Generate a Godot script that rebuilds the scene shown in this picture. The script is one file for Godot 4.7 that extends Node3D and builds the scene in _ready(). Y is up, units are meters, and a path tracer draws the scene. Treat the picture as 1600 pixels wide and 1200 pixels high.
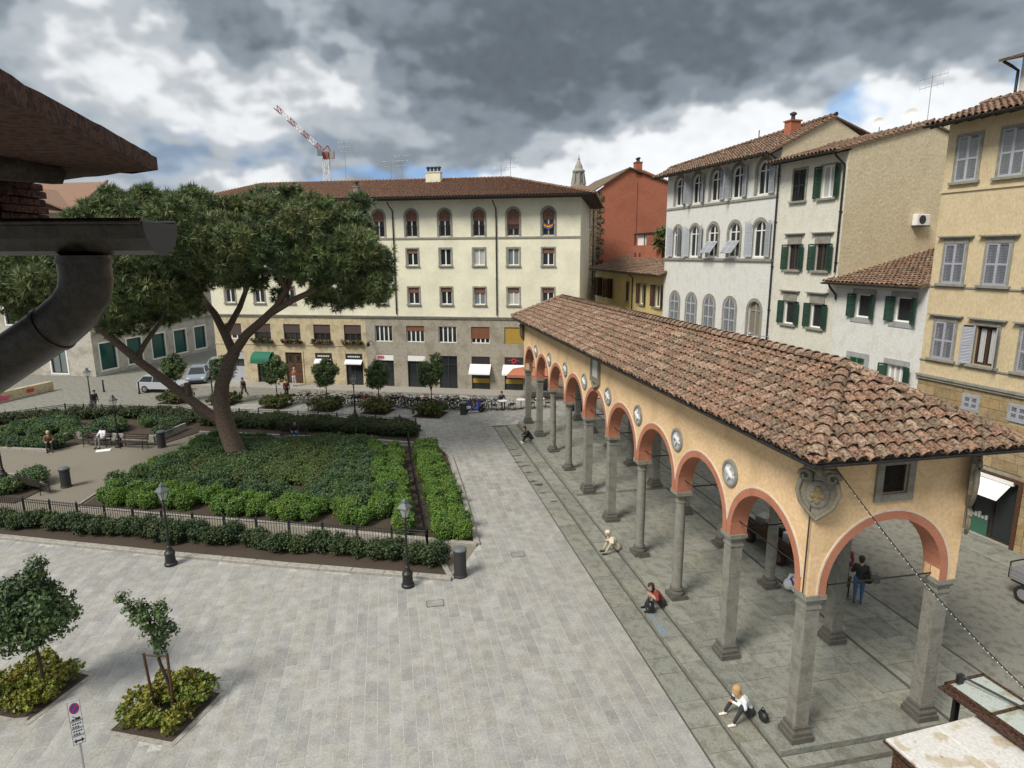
extends Node3D
# A square with a long arcaded market loggia, a fenced garden with an umbrella pine and old town houses, seen from an upper window.

const EYE := Vector3(0, 12, 0)
const FOCAL := 994.07
const PITCH := 0.203
const ROLL := -0.0053
const LOGGIA_AT := Vector3(6.9469, 0, -13.6296)
const LOGGIA_TURN := 0.1972
const BAY := 3.309
const WIDE := 3.557
const LONG := 29.781

var rng := RandomNumberGenerator.new()
var T := {}      # textures
var M := {}      # materials
var cache := {}  # shared meshes

# ---------------------------------------------------------------- mesh builder
class MB:
	var v := PackedVector3Array()
	var n := PackedVector3Array()
	var c := PackedColorArray()
	var col := Color(1, 1, 1)
	var x := Transform3D()
	func tri(a: Vector3, b: Vector3, d: Vector3) -> void:   # counter-clockwise seen from outside
		a = x * a; b = x * b; d = x * d
		var q := (b - a).cross(d - a)
		if q.length_squared() < 1e-16:
			return
		q = q.normalized()
		v.push_back(a); v.push_back(d); v.push_back(b)
		n.push_back(q); n.push_back(q); n.push_back(q)
		c.push_back(col); c.push_back(col); c.push_back(col)
	func tris(a: Vector3, b: Vector3, d: Vector3, na: Vector3, nb: Vector3, nd: Vector3) -> void:
		v.push_back(x * a); v.push_back(x * d); v.push_back(x * b)
		n.push_back((x.basis * na).normalized()); n.push_back((x.basis * nd).normalized()); n.push_back((x.basis * nb).normalized())
		c.push_back(col); c.push_back(col); c.push_back(col)
	func quad(a: Vector3, b: Vector3, d: Vector3, e: Vector3) -> void:
		tri(a, b, d); tri(a, d, e)
	func box(lo: Vector3, hi: Vector3) -> void:
		var a := Vector3(lo.x, lo.y, lo.z); var b := Vector3(hi.x, lo.y, lo.z); var d := Vector3(hi.x, hi.y, lo.z); var e := Vector3(lo.x, hi.y, lo.z)
		var f := Vector3(lo.x, lo.y, hi.z); var g := Vector3(hi.x, lo.y, hi.z); var h := Vector3(hi.x, hi.y, hi.z); var i := Vector3(lo.x, hi.y, hi.z)
		quad(f, g, h, i); quad(b, a, e, d); quad(a, f, i, e); quad(g, b, d, h); quad(i, h, d, e); quad(a, b, g, f)
	func bc(at: Vector3, s: Vector3) -> void:
		box(at - s * 0.5, at + s * 0.5)
	func bevel(lo: Vector3, hi: Vector3, r: float) -> void:    # box whose top edges are chamfered
		var a := Vector3(lo.x, lo.y, lo.z); var b := Vector3(hi.x, lo.y, lo.z); var d := Vector3(hi.x, lo.y, hi.z); var e := Vector3(lo.x, lo.y, hi.z)
		var u := Vector3(0, hi.y - lo.y - r, 0); var t := hi.y
		var a2 := Vector3(lo.x + r, t, lo.z + r); var b2 := Vector3(hi.x - r, t, lo.z + r); var d2 := Vector3(hi.x - r, t, hi.z - r); var e2 := Vector3(lo.x + r, t, hi.z - r)
		quad(e, d, d + u, e + u); quad(b, a, a + u, b + u); quad(a, e, e + u, a + u); quad(d, b, b + u, d + u)
		quad(e + u, d + u, d2, e2); quad(b + u, a + u, a2, b2); quad(a + u, e + u, e2, a2); quad(d + u, b + u, b2, d2); quad(e2, d2, b2, a2)
	func lathe(p: Array, seg := 12, at := Vector3.ZERO, flat := false) -> void:   # p: Vector2(radius, y) from the bottom up
		for i in p.size() - 1:
			var q0: Vector2 = p[i]; var q1: Vector2 = p[i + 1]
			var s := Vector2(q1.y - q0.y, q0.x - q1.x).normalized()
			for k in seg:
				var t0 := TAU * k / seg; var t1 := TAU * (k + 1) / seg
				var d0 := Vector3(cos(t0), 0, -sin(t0)); var d1 := Vector3(cos(t1), 0, -sin(t1))
				var a := at + d0 * q0.x + Vector3(0, q0.y, 0); var b := at + d1 * q0.x + Vector3(0, q0.y, 0)
				var d := at + d1 * q1.x + Vector3(0, q1.y, 0); var e := at + d0 * q1.x + Vector3(0, q1.y, 0)
				if flat:
					quad(a, b, d, e)
				else:
					var n0 := d0 * s.x + Vector3(0, s.y, 0); var n1 := d1 * s.x + Vector3(0, s.y, 0)
					if q0.x > 1e-4:
						tris(a, b, d, n0, n1, n1)
					if q1.x > 1e-4:
						tris(a, d, e, n0, n1, n0)
	func tube(p: Array, r: Array, seg := 7, cap := true) -> void:
		var side := Vector3.ZERO
		var rings := []; var norms := []
		for i in p.size():
			var a: Vector3 = p[maxi(i - 1, 0)]; var b: Vector3 = p[mini(i + 1, p.size() - 1)]
			var d := (b - a).normalized()
			if side == Vector3.ZERO:
				side = d.cross(Vector3.UP if absf(d.y) < 0.9 else Vector3.RIGHT).normalized()
			side = (side - d * side.dot(d)).normalized()
			var w := d.cross(side)
			var ring := []; var nn := []
			for k in seg:
				var t := TAU * k / seg
				var o := side * cos(t) + w * sin(t)
				ring.append(p[i] + o * float(r[i] if i < r.size() else r[-1])); nn.append(o)
			rings.append(ring); norms.append(nn)
		for i in p.size() - 1:
			for k in seg:
				var m := (k + 1) % seg
				tris(rings[i][k], rings[i][m], rings[i + 1][m], norms[i][k], norms[i][m], norms[i + 1][m])
				tris(rings[i][k], rings[i + 1][m], rings[i + 1][k], norms[i][k], norms[i + 1][m], norms[i + 1][k])
		if cap:
			for k in seg:
				tri(p[0], rings[0][(k + 1) % seg], rings[0][k])
				tri(p[-1], rings[-1][k], rings[-1][(k + 1) % seg])
	func bar(a: Vector3, b: Vector3, w: float) -> void:
		tube([a, b], [w], 4)
	func ball(at: Vector3, r: Vector3, seg := 8, rows := 5) -> void:
		for i in rows:
			for k in seg:
				var q := []
				for s in [[i, k], [i, k + 1], [i + 1, k + 1], [i + 1, k]]:
					var f: float = PI * s[0] / rows - PI / 2; var t: float = TAU * s[1] / seg
					q.append(Vector3(cos(f) * cos(t), sin(f), -cos(f) * sin(t)))
				if i > 0:
					tris(at + q[0] * r, at + q[1] * r, at + q[2] * r, q[0] / r, q[1] / r, q[2] / r)
				if i < rows - 1 or rows == 1:
					tris(at + q[0] * r, at + q[2] * r, at + q[3] * r, q[0] / r, q[2] / r, q[3] / r)
				elif i == rows - 1:
					tris(at + q[0] * r, at + q[1] * r, at + q[3] * r, q[0] / r, q[1] / r, q[3] / r)
	func poly(p: PackedVector2Array, z0: float, z1: float) -> void:     # a flat outline in x, y given depth from z0 up to z1
		var t := Geometry2D.triangulate_polygon(p)
		var area := 0.0
		for i in p.size():
			area += p[i].cross(p[(i + 1) % p.size()])
		for i in range(0, t.size(), 3):
			var a := p[t[i]]; var b := p[t[i + 1]]; var d := p[t[i + 2]]
			if (b - a).cross(d - a) < 0:
				var s := b; b = d; d = s
			tri(Vector3(a.x, a.y, z1), Vector3(b.x, b.y, z1), Vector3(d.x, d.y, z1))
			if z1 > z0:
				tri(Vector3(a.x, a.y, z0), Vector3(d.x, d.y, z0), Vector3(b.x, b.y, z0))
		if z1 > z0:
			for i in p.size():
				var a := p[i]; var b := p[(i + 1) % p.size()]
				if area > 0:
					quad(Vector3(a.x, a.y, z0), Vector3(b.x, b.y, z0), Vector3(b.x, b.y, z1), Vector3(a.x, a.y, z1))
				else:
					quad(Vector3(b.x, b.y, z0), Vector3(a.x, a.y, z0), Vector3(a.x, a.y, z1), Vector3(b.x, b.y, z1))
	func flat(p: PackedVector2Array, y: float) -> void:                 # an outline on the ground (x, z) facing up
		var t := Geometry2D.triangulate_polygon(p)
		for i in range(0, t.size(), 3):
			var a := p[t[i]]; var b := p[t[i + 1]]; var d := p[t[i + 2]]
			if (b - a).cross(d - a) > 0:
				var s := b; b = d; d = s
			tri(Vector3(a.x, y, a.y), Vector3(b.x, y, b.y), Vector3(d.x, y, d.y))
	func done() -> ArrayMesh:
		var m := ArrayMesh.new()
		if v.is_empty():
			return m
		var a := []
		a.resize(Mesh.ARRAY_MAX)
		a[Mesh.ARRAY_VERTEX] = v; a[Mesh.ARRAY_NORMAL] = n; a[Mesh.ARRAY_COLOR] = c
		m.add_surface_from_arrays(Mesh.PRIMITIVE_TRIANGLES, a)
		return m

# ---------------------------------------------------------------- nodes
func thing(called: String, label: String, category: String, at := Vector3.ZERO, turn := 0.0, group := "") -> Node3D:
	var o := Node3D.new()
	o.name = called
	add_child(o, true)
	o.position = at
	o.rotation.y = turn
	o.set_meta("label", label); o.set_meta("category", category)
	if group:
		o.set_meta("group", group)
	return o

func part(parent: Node3D, called: String, what, mat: Material, at := Vector3.ZERO, turn := 0.0) -> MeshInstance3D:
	var o := MeshInstance3D.new()
	o.name = called
	o.mesh = what.done() if what is MB else what
	o.material_override = mat
	o.position = at
	o.rotation.y = turn
	parent.add_child(o, true)
	return o

func struct(called: String, what, mat: Material) -> MeshInstance3D:
	var o := part(self, called, what, mat)
	o.set_meta("kind", "structure")
	return o

func hold(parent: Node3D, called: String, at := Vector3.ZERO, turn := 0.0) -> Node3D:
	var o := Node3D.new()
	o.name = called
	parent.add_child(o, true)
	o.position = at
	o.rotation.y = turn
	return o

func copy(o: Node3D, at: Vector3, turn := 0.0, label := "") -> Node3D:
	var r: Node3D = o.duplicate()
	r.name = o.name
	add_child(r, true)
	r.position = at
	r.rotation.y = turn
	if label:
		r.set_meta("label", label)
	return r

func many(parent: Node3D, called: String, mesh: Mesh, mat: Material, xf: Array, colors: Array = [], stuff := false) -> MultiMeshInstance3D:
	var mm := MultiMesh.new()
	mm.transform_format = MultiMesh.TRANSFORM_3D
	mm.use_colors = not colors.is_empty()
	mm.mesh = mesh
	mm.instance_count = xf.size()
	for i in xf.size():
		mm.set_instance_transform(i, xf[i])
		if colors:
			mm.set_instance_color(i, colors[i])
	var o := MultiMeshInstance3D.new()
	o.name = called
	o.multimesh = mm
	o.material_override = mat
	parent.add_child(o, true)
	if stuff:
		o.set_meta("kind", "stuff")
	return o

# the pieces nearest the window become parts of their own, the rest one part
func pieces(parent: Node3D, called: String, rest_called: String, mesh: Mesh, tones: Array, mats: Array, rest_mat: Material, xf: Array, most := 300) -> void:
	var inv := parent.global_transform.affine_inverse()
	var eye := inv * EYE
	var order := []
	for i in xf.size():
		order.append([(xf[i].origin - eye).length_squared(), i])
	order.sort_custom(func(a, b): return a[0] < b[0])
	var rest := []; var cols := []
	for k in order.size():
		var i: int = order[k][1]
		var w := rng.randi() % tones.size()
		if k < most:
			var o := MeshInstance3D.new()
			o.name = called
			o.mesh = mesh
			o.material_override = mats[w]
			o.transform = xf[i]
			parent.add_child(o, true)
		else:
			rest.append(xf[i]); cols.append(tones[w])
	if rest:
		many(parent, rest_called, mesh, rest_mat, rest, cols, true)

# ---------------------------------------------------------------- pixels of the 1600 x 1200 photograph to rays
func ray(px: float, py: float) -> Vector3:
	var u := px - 800.0; var w := py - 600.0
	var r := Vector2(u, w).rotated(-ROLL)
	var y := -r.y
	return Vector3(r.x, y * cos(PITCH) - FOCAL * sin(PITCH), -(FOCAL * cos(PITCH) + y * sin(PITCH))) / FOCAL

func gp(px: float, py: float, h := 0.0) -> Vector3:     # where the ray meets the level h
	var d := ray(px, py)
	return EYE + d * ((h - EYE.y) / d.y)

func zp(px: float, py: float, z: float) -> Vector3:     # where it meets the depth z
	var d := ray(px, py)
	return EYE + d * (z / d.z)

# ---------------------------------------------------------------- textures and materials
func noise(seed_: int, freq: float, oct := 4, kind := FastNoiseLite.TYPE_SIMPLEX_SMOOTH) -> FastNoiseLite:
	var f := FastNoiseLite.new()
	f.seed = seed_; f.frequency = freq; f.noise_type = kind
	f.fractal_octaves = oct
	return f

# grey picture: a coarse and a fine layer, both seamless; value from lo to hi
func grey(seed_: int, f1: float, f2: float, mix: float, lo: float, hi: float, contrast := 1.0, size := 512) -> Image:
	var a := noise(seed_, f1, 5).get_seamless_image(size, size).get_data()
	var b := noise(seed_ + 7, f2, 4).get_seamless_image(size, size).get_data()
	var out := PackedByteArray()
	out.resize(size * size * 3)
	for i in size * size:
		var t := (a[i] * (1.0 - mix) + b[i] * mix) / 255.0
		t = clampf((t - 0.5) * contrast + 0.5, 0.0, 1.0)
		var g := int(255.0 * lerpf(lo, hi, t))
		out[i * 3] = g; out[i * 3 + 1] = g; out[i * 3 + 2] = g
	return Image.create_from_data(size, size, false, Image.FORMAT_RGB8, out)

# blotches of one colour (sRGB) on white, with an edge of their own
func blotch(seed_: int, f: float, cut: float, soft: float, tint: Color, f2: float, cut2: float, tint2: Color, size := 512) -> Image:
	var a := noise(seed_, f, 5).get_seamless_image(size, size).get_data()
	var b := noise(seed_ + 3, f2, 5).get_seamless_image(size, size).get_data()
	var g := noise(seed_ + 5, 0.09, 3).get_seamless_image(size, size).get_data()
	var out := PackedByteArray()
	out.resize(size * size * 3)
	for i in size * size:
		var t := clampf((a[i] / 255.0 - cut) / soft, 0.0, 1.0)
		var u := clampf((b[i] / 255.0 - cut2) / soft, 0.0, 1.0)
		var k := 0.86 + 0.14 * g[i] / 255.0
		var q := Color(1, 1, 1).lerp(tint, t).lerp(tint2, u) * k
		out[i * 3] = int(255 * minf(q.r, 1)); out[i * 3 + 1] = int(255 * minf(q.g, 1)); out[i * 3 + 2] = int(255 * minf(q.b, 1))
	return Image.create_from_data(size, size, false, Image.FORMAT_RGB8, out)

func tex(im: Image) -> ImageTexture:
	return ImageTexture.create_from_image(im)

func bump(seed_: int, f: float, oct: int, strength: float) -> ImageTexture:
	var im := noise(seed_, f, oct).get_seamless_image(512, 512)
	im.convert(Image.FORMAT_RGBA8)
	im.bump_map_to_normal_map(strength)
	return tex(im)

func lin(r: float, g: float, b: float) -> Color:
	return Color(r, g, b).linear_to_srgb()

func mat(id: String, col: Color, rough := 0.85, t := "", scale := 0.5, nrm := "", ns := 0.5, metal := 0.0) -> StandardMaterial3D:   # col: linear base colour
	var m := StandardMaterial3D.new()
	m.resource_name = id
	var s := col.linear_to_srgb()
	s.a = col.a
	m.albedo_color = s
	m.roughness = rough
	m.metallic = metal
	if t:
		m.albedo_texture = T[t]
	if nrm:
		m.normal_enabled = true; m.normal_texture = T[nrm]; m.normal_scale = ns
	if t or nrm:
		m.uv1_triplanar = true; m.uv1_world_triplanar = true
		m.uv1_scale = Vector3(scale, scale, scale)
	M[id] = m
	return m

func toned(id: String, tones: Array, rough: float, t: String, scale: float, nrm := "", ns := 0.5) -> Array:   # one material per tone, and one that takes the tone from the copy's colour
	var a := []
	for i in tones.size():
		a.append(mat("%s %d" % [id, i], tones[i], rough, t, scale, nrm, ns))
	var r := mat(id, Color(1, 1, 1), rough, t, scale, nrm, ns)
	r.vertex_color_use_as_albedo = true
	return a

func make_materials() -> void:
	T.plaster = tex(grey(11, 0.006, 0.05, 0.35, 0.88, 1.0, 1.4))
	T.grain = tex(grey(21, 0.03, 0.15, 0.5, 0.7, 1.0, 1.5))
	T.stone = tex(grey(31, 0.012, 0.08, 0.5, 0.80, 1.0, 1.6, 1024))
	T.streak = tex(blotch(131, 0.014, 0.50, 0.3, Color(0.955, 0.95, 0.935), 0.045, 0.6, Color(0.95, 0.945, 0.93)))
	T.worn = tex(blotch(41, 0.008, 0.5, 0.35, Color(0.93, 0.925, 0.91), 0.03, 0.6, Color(0.96, 0.955, 0.94)))
	T.weather = tex(blotch(51, 0.012, 0.48, 0.35, Color(0.86, 0.84, 0.81), 0.05, 0.58, Color(0.84, 0.83, 0.80)))
	T.lichen = tex(blotch(61, 0.03, 0.49, 0.08, Color(0.42, 0.38, 0.33), 0.055, 0.66, Color(0.98, 0.95, 0.86)))
	T.dirt = tex(blotch(71, 0.015, 0.5, 0.3, Color(0.84, 0.83, 0.81), 0.07, 0.62, Color(0.9, 0.9, 0.89)))
	T.bark = tex(grey(81, 0.03, 0.12, 0.5, 0.35, 1.0, 2.2))
	T.rust = tex(blotch(91, 0.02, 0.5, 0.12, Color(0.55, 0.42, 0.36), 0.05, 0.6, Color(0.45, 0.40, 0.38)))
	T.stains = tex(blotch(121, 0.01, 0.58, 0.12, Color(0.90, 0.86, 0.78), 0.03, 0.77, Color(0.80, 0.70, 0.58)))
	T.n_fine = bump(101, 0.12, 3, 3.0)
	T.n_rough = bump(111, 0.04, 5, 6.0)
	# ground
	mat("asphalt", Color(0.25, 0.248, 0.215), 0.9, "dirt", 0.3, "n_fine", 0.4)
	mat("road far", Color(0.2, 0.195, 0.185), 0.9, "dirt", 0.2)
	mat("mortar", Color(0.58, 0.575, 0.54), 0.95, "grain", 0.6)
	mat("earth", Color(0.075, 0.055, 0.038), 1.0, "stone", 0.8, "n_rough", 1.0)
	mat("gravel", Color(0.30, 0.27, 0.215), 1.0, "grain", 1.1, "n_fine", 0.8)
	mat("kerb", Color(0.40, 0.385, 0.35), 0.9, "weather", 0.7, "n_fine", 0.4)
	mat("dark joint", Color(0.10, 0.098, 0.085), 1.0, "stone", 0.8)
	# loggia
	mat("ochre", Color(0.86, 0.61, 0.355), 0.95, "worn", 0.16, "n_fine", 0.05)
	mat("terracotta paint", Color(0.50, 0.205, 0.125), 0.9, "worn", 0.35, "n_fine", 0.15)
	mat("white line", Color(0.76, 0.66, 0.55), 0.9, "worn", 0.5)
	mat("pietra serena", Color(0.275, 0.272, 0.238), 0.88, "weather", 0.45, "n_rough", 0.3)
	mat("pietra dark", Color(0.13, 0.125, 0.11), 0.9, "weather", 0.6, "n_rough", 0.4)
	mat("majolica", Color(0.72, 0.73, 0.72), 0.35, "worn", 2.0)
	mat("marble", Color(0.66, 0.66, 0.63), 0.6, "worn", 0.9)
	mat("gold stone", Color(0.30, 0.22, 0.11), 0.7, "weather", 1.5)
	mat("carved", Color(0.25, 0.23, 0.18), 0.85, "weather", 1.6, "n_rough", 0.6)
	mat("wood dark", Color(0.065, 0.045, 0.032), 0.85, "bark", 0.8)
	mat("wood", Color(0.17, 0.075, 0.035), 0.7, "bark", 0.9)
	mat("gutter", Color(0.035, 0.034, 0.033), 0.5, "rust", 0.8)
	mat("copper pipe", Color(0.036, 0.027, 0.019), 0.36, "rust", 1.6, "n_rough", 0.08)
	mat("iron", Color(0.014, 0.014, 0.015), 0.5)
	mat("iron grey", Color(0.032, 0.033, 0.035), 0.55)
	mat("steel", Color(0.42, 0.43, 0.45), 0.35, "", 1, "", 0, 0.6)
	mat("zinc", Color(0.15, 0.17, 0.18), 0.5, "worn", 2.0, "", 0, 0.2)
	# walls
	mat("cream wall", Color(0.84, 0.815, 0.645), 0.95, "plaster", 0.12, "n_fine", 0.05)
	mat("beige stone", Color(0.62, 0.53, 0.355), 0.95, "weather", 0.12, "n_fine", 0.2)
	mat("grey stone", Color(0.40, 0.37, 0.305), 0.95, "weather", 0.12, "n_fine", 0.2)
	mat("trim grey", Color(0.32, 0.315, 0.275), 0.9, "weather", 0.4)
	mat("blue grey trim", Color(0.40, 0.42, 0.43), 0.9, "weather", 0.4)
	mat("white wall", Color(0.76, 0.77, 0.745), 0.95, "streak", 0.25, "n_fine", 0.15)
	mat("old cream wall", Color(0.75, 0.74, 0.65), 0.95, "streak", 0.22, "n_fine", 0.2)
	mat("raw wall", Color(0.76, 0.665, 0.47), 1.0, "streak", 0.15, "n_fine", 0.25)
	mat("yellow wall", Color(0.68, 0.565, 0.365), 0.95, "streak", 0.2, "n_fine", 0.06)
	mat("dull yellow wall", Color(0.66, 0.53, 0.24), 0.95, "worn", 0.12)
	mat("red wall", Color(0.44, 0.155, 0.09), 0.95, "worn", 0.08)
	mat("brown stone", Color(0.20, 0.155, 0.10), 1.0, "lichen", 0.15, "n_rough", 0.8)
	mat("pale wall", Color(0.55, 0.53, 0.47), 0.95, "weather", 0.1)
	for id in ["yellow wall", "white wall", "old cream wall", "raw wall"]:      # rain streaks run down the plaster
		M[id].uv1_scale.y *= 0.5
	# windows
	mat("pane", Color(0.022, 0.027, 0.03), 0.06)
	mat("pane pale", Color(0.16, 0.19, 0.2), 0.08)
	mat("pane green", Color(0.012, 0.075, 0.062), 0.08)
	mat("curtain", Color(0.62, 0.63, 0.6), 0.9, "grain", 2.0)
	mat("white frame", Color(0.78, 0.78, 0.76), 0.5)
	mat("brown frame", Color(0.055, 0.028, 0.02), 0.6)
	mat("roller", Color(0.20, 0.10, 0.07), 0.7, "plaster", 1.0)
	mat("roller dark", Color(0.075, 0.052, 0.046), 0.7)
	mat("roller rust", Color(0.22, 0.085, 0.04), 0.7, "plaster", 1.0)
	mat("roller yellow", Color(0.50, 0.33, 0.055), 0.7, "dirt", 1.0)
	mat("shutter grey", Color(0.47, 0.50, 0.55), 0.6, "worn", 1.2)
	mat("shutter lilac", Color(0.41, 0.43, 0.50), 0.6, "worn", 1.2)
	mat("shutter green", Color(0.010, 0.055, 0.032), 0.55, "worn", 1.2)
	mat("shutter faded", Color(0.05, 0.15, 0.10), 0.6, "worn", 1.2)
	mat("shutter black", Color(0.012, 0.018, 0.017), 0.5)
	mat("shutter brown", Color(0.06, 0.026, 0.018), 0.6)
	mat("white cloth", Color(0.80, 0.80, 0.80), 0.9)
	mat("green cloth", Color(0.015, 0.14, 0.085), 0.8)
	mat("rust cloth", Color(0.40, 0.145, 0.085), 0.9)
	mat("sign dark", Color(0.03, 0.03, 0.033), 0.4)
	mat("sign white", Color(0.78, 0.78, 0.78), 0.4)
	mat("red paint", Color(0.52, 0.03, 0.03), 0.4)
	mat("pink paint", Color(0.60, 0.10, 0.20), 0.4)
	mat("blue paint", Color(0.035, 0.06, 0.33), 0.4)
	mat("black paint", Color(0.012, 0.012, 0.013), 0.4)
	mat("rubber", Color(0.015, 0.015, 0.015), 0.85)
	mat("kiosk roof", Color(0.70, 0.69, 0.66), 0.6, "stains", 0.22)
	mat("rust iron", Color(0.10, 0.05, 0.03), 0.8, "rust", 1.2)
	mat("milky glass", Color(0.50, 0.56, 0.53), 0.25, "stains", 0.4)
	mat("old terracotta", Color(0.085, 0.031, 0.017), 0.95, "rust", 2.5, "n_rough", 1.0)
	# plants
	for p in [["leaf", 0.35], ["needle", 0.3]]:
		var m := mat(p[0], Color(1, 1, 1), 0.55)
		m.vertex_color_use_as_albedo = true
		m.backlight_enabled = true
		m.backlight = Color(p[1], p[1], p[1])
	mat("pine bark", Color(0.30, 0.215, 0.165), 0.95, "bark", 0.9, "n_rough", 1.2).uv1_scale = Vector3(1.3, 0.45, 1.3)
	mat("bark", Color(0.10, 0.075, 0.055), 0.95, "bark", 2.0)
	var pm := mat("people", Color(1, 1, 1), 0.8)
	pm.vertex_color_use_as_albedo = true
	# tiles and stones
	T.tones_tile = [Color(0.36, 0.22, 0.15), Color(0.335, 0.21, 0.15), Color(0.405, 0.25, 0.175), Color(0.305, 0.21, 0.148), Color(0.43, 0.28, 0.20), Color(0.35, 0.255, 0.185), Color(0.27, 0.195, 0.14), Color(0.465, 0.335, 0.25)]
	T.tile = toned("roof tile", T.tones_tile, 0.9, "lichen", 0.75, "n_rough", 0.3)
	T.tones_slab = [Color(0.385, 0.382, 0.36), Color(0.405, 0.403, 0.38), Color(0.365, 0.362, 0.342), Color(0.392, 0.383, 0.35), Color(0.335, 0.333, 0.315), Color(0.415, 0.412, 0.39), Color(0.358, 0.358, 0.345), Color(0.38, 0.37, 0.335)]
	T.slab = toned("paving slab", T.tones_slab, 0.85, "stone", 0.13)
	T.tones_flag = [Color(0.275, 0.285, 0.25), Color(0.30, 0.31, 0.272), Color(0.25, 0.258, 0.228), Color(0.29, 0.293, 0.247), Color(0.262, 0.275, 0.245), Color(0.315, 0.322, 0.28)]
	T.flag = toned("flagstone", T.tones_flag, 0.85, "weather", 0.35, "n_rough", 0.35)
	T.tones_ashlar = [Color(0.43, 0.31, 0.155), Color(0.38, 0.285, 0.15), Color(0.46, 0.345, 0.19), Color(0.35, 0.265, 0.15), Color(0.41, 0.32, 0.19)]
	T.ashlar = toned("ashlar", T.tones_ashlar, 0.95, "weather", 0.5, "n_rough", 0.5)

# ---------------------------------------------------------------- sky
const CLOUD := [
	[150, 200, 195, 130, 135, 165, 135, 125, 120, 115, 112, 115, 118, 115, 120, 130, 140],
	[165, 205, 200, 150, 118, 170, 125, 120, 112, 110, 105, 110, 118, 130, 125, 145, 160],
	[170, 195, 200, 190, 160, 205, 135, 112, 108, 110, 115, 118, 125, 140, 150, 150, 165],
	[165, 185, 205, 200, 195, 205, 165, 125, 112, 118, 125, 138, 165, 165, 235, 230, 205],
	[160, 175, 180, 200, 200, 185, 168, 146, 138, 138, 148, 200, 238, 205, 240, 240, 228],
	[160, 160, 155, 155, 165, 152, 150, 150, 154, 195, 236, 240, 236, 215, 225, 230, 225],
	[170, 170, 180, 180, 215, 175, 150, 205, 236, 240, 240, 236, 230, 220, 225, 230, 225]]
const SKY_GAIN := 2.2
const BLUE := [[690, 270, 70, 20, 1.0], [1335, 175, 45, 40, 0.9], [1590, 115, 30, 22, 0.7], [300, 240, 200, 38, 0.25], [70, 195, 90, 45, 0.25], [540, 282, 70, 12, 0.8]]

func cloud_tone(px: float, py: float) -> float:
	var gx := clampf(px / 100.0, 0, 15.999); var gy := clampf(py / 48.0, 0, 5.999)
	var i := int(gx); var j := int(gy)
	var fx := smoothstep(0, 1, gx - i); var fy := smoothstep(0, 1, gy - j)
	return lerpf(lerpf(CLOUD[j][i], CLOUD[j][i + 1], fx), lerpf(CLOUD[j + 1][i], CLOUD[j + 1][i + 1], fx), fy)

func make_sky() -> Texture2D:
	var w := 2048; var h := 1024
	var big := noise(901, 0.9, 5); var fine := noise(902, 2.6, 5); var warp := noise(903, 1.3, 4); var puff := noise(905, 2.6, 5)
	var f := PackedFloat32Array()
	f.resize(w * h * 3)
	var cp := cos(PITCH); var sp := sin(PITCH)
	for j in h:
		var th := PI * (j + 0.5) / h
		var y := cos(th); var s := sin(th)
		for i in w:
			var at := (j * w + i) * 3
			if y < -0.02:
				f[at] = 0.12; f[at + 1] = 0.118; f[at + 2] = 0.11
				continue
			var ph := TAU * (i + 0.5) / w
			var x := sin(ph) * s; var z := -cos(ph) * s
			var k := 1.0 / (maxf(y, 0.0) + 0.16)
			var q := Vector3(x * k, y * 0.6, z * k)
			var a := big.get_noise_3dv(q); var b := fine.get_noise_3dv(q)
			var tone := lerpf(160.0, 205.0, smoothstep(0.25, 0.75, y)) + 70.0 * a
			var blue := clampf(-0.1 - a * 0.5, 0.0, 0.3)
			var depth := -z * cp - y * sp
			if depth > 0.1:
				var px := 800.0 + FOCAL * x / depth; var py := 600.0 - FOCAL * (y * cp - z * sp) / depth
				var out := maxf(maxf(-px, px - 1600.0), maxf(-py, 0.0))
				if out < 350.0:
					var u := warp.get_noise_3d(x * 9.0, y * 13.0, z * 9.0); var v := warp.get_noise_3d(x * 9.0 + 40.0, y * 13.0, z * 9.0)
					var g := cloud_tone(px + u * 75.0, py + v * 38.0)
					var bl := 0.0
					for e in BLUE:
						var dx: float = (px + u * 60.0 - e[0]) / e[2]; var dy: float = (py + v * 30.0 - e[1]) / e[3]
						bl = maxf(bl, e[4] * clampf(1.6 - 1.2 * sqrt(dx * dx + dy * dy), 0.0, 1.0))
					var m := smoothstep(0.0, 350.0, out)
					tone = lerpf(g, tone, m); blue = lerpf(bl, blue, m)
			var p := puff.get_noise_3d(x * 6.0, y * 11.0, z * 6.0)
			var v := tone + 28.0 * p + 16.0 * b
			var layer := 106.0 + 30.0 * smoothstep(116.0, 140.0, v) + 44.0 * smoothstep(148.0, 174.0, v) + 58.0 * smoothstep(184.0, 206.0, v)
			tone = lerpf(tone + 14.0 * b, layer, 0.74) + 7.0 * fine.get_noise_3d(x * 14.0, y * 22.0, z * 14.0)
			blue = clampf(blue - maxf(p, 0.0) * 0.8, 0.0, 1.0)
			var l := pow(clampf(tone, 80.0, 243.0) / 255.0, 2.2)
			var g := smoothstep(110.0, 225.0, tone)      # dark cloud is blue grey, bright cloud white
			f[at] = lerpf(l * lerpf(0.83, 0.97, g), 0.22, blue * 0.85) / SKY_GAIN; f[at + 1] = lerpf(l * lerpf(1.0, 1.0, g), 0.42, blue * 0.8) / SKY_GAIN; f[at + 2] = lerpf(l * lerpf(1.17, 1.03, g), 0.76, blue * 0.8) / SKY_GAIN
	return ImageTexture.create_from_image(Image.create_from_data(w, h, false, Image.FORMAT_RGBF, f.to_byte_array()))

# ---------------------------------------------------------------- ground
func v2(p: Vector3) -> Vector2:
	return Vector2(p.x, p.z)

func inside(p: Vector2, polys: Array) -> bool:
	for q in polys:
		if Geometry2D.is_point_in_polygon(p, q):
			return true
	return false

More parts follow.
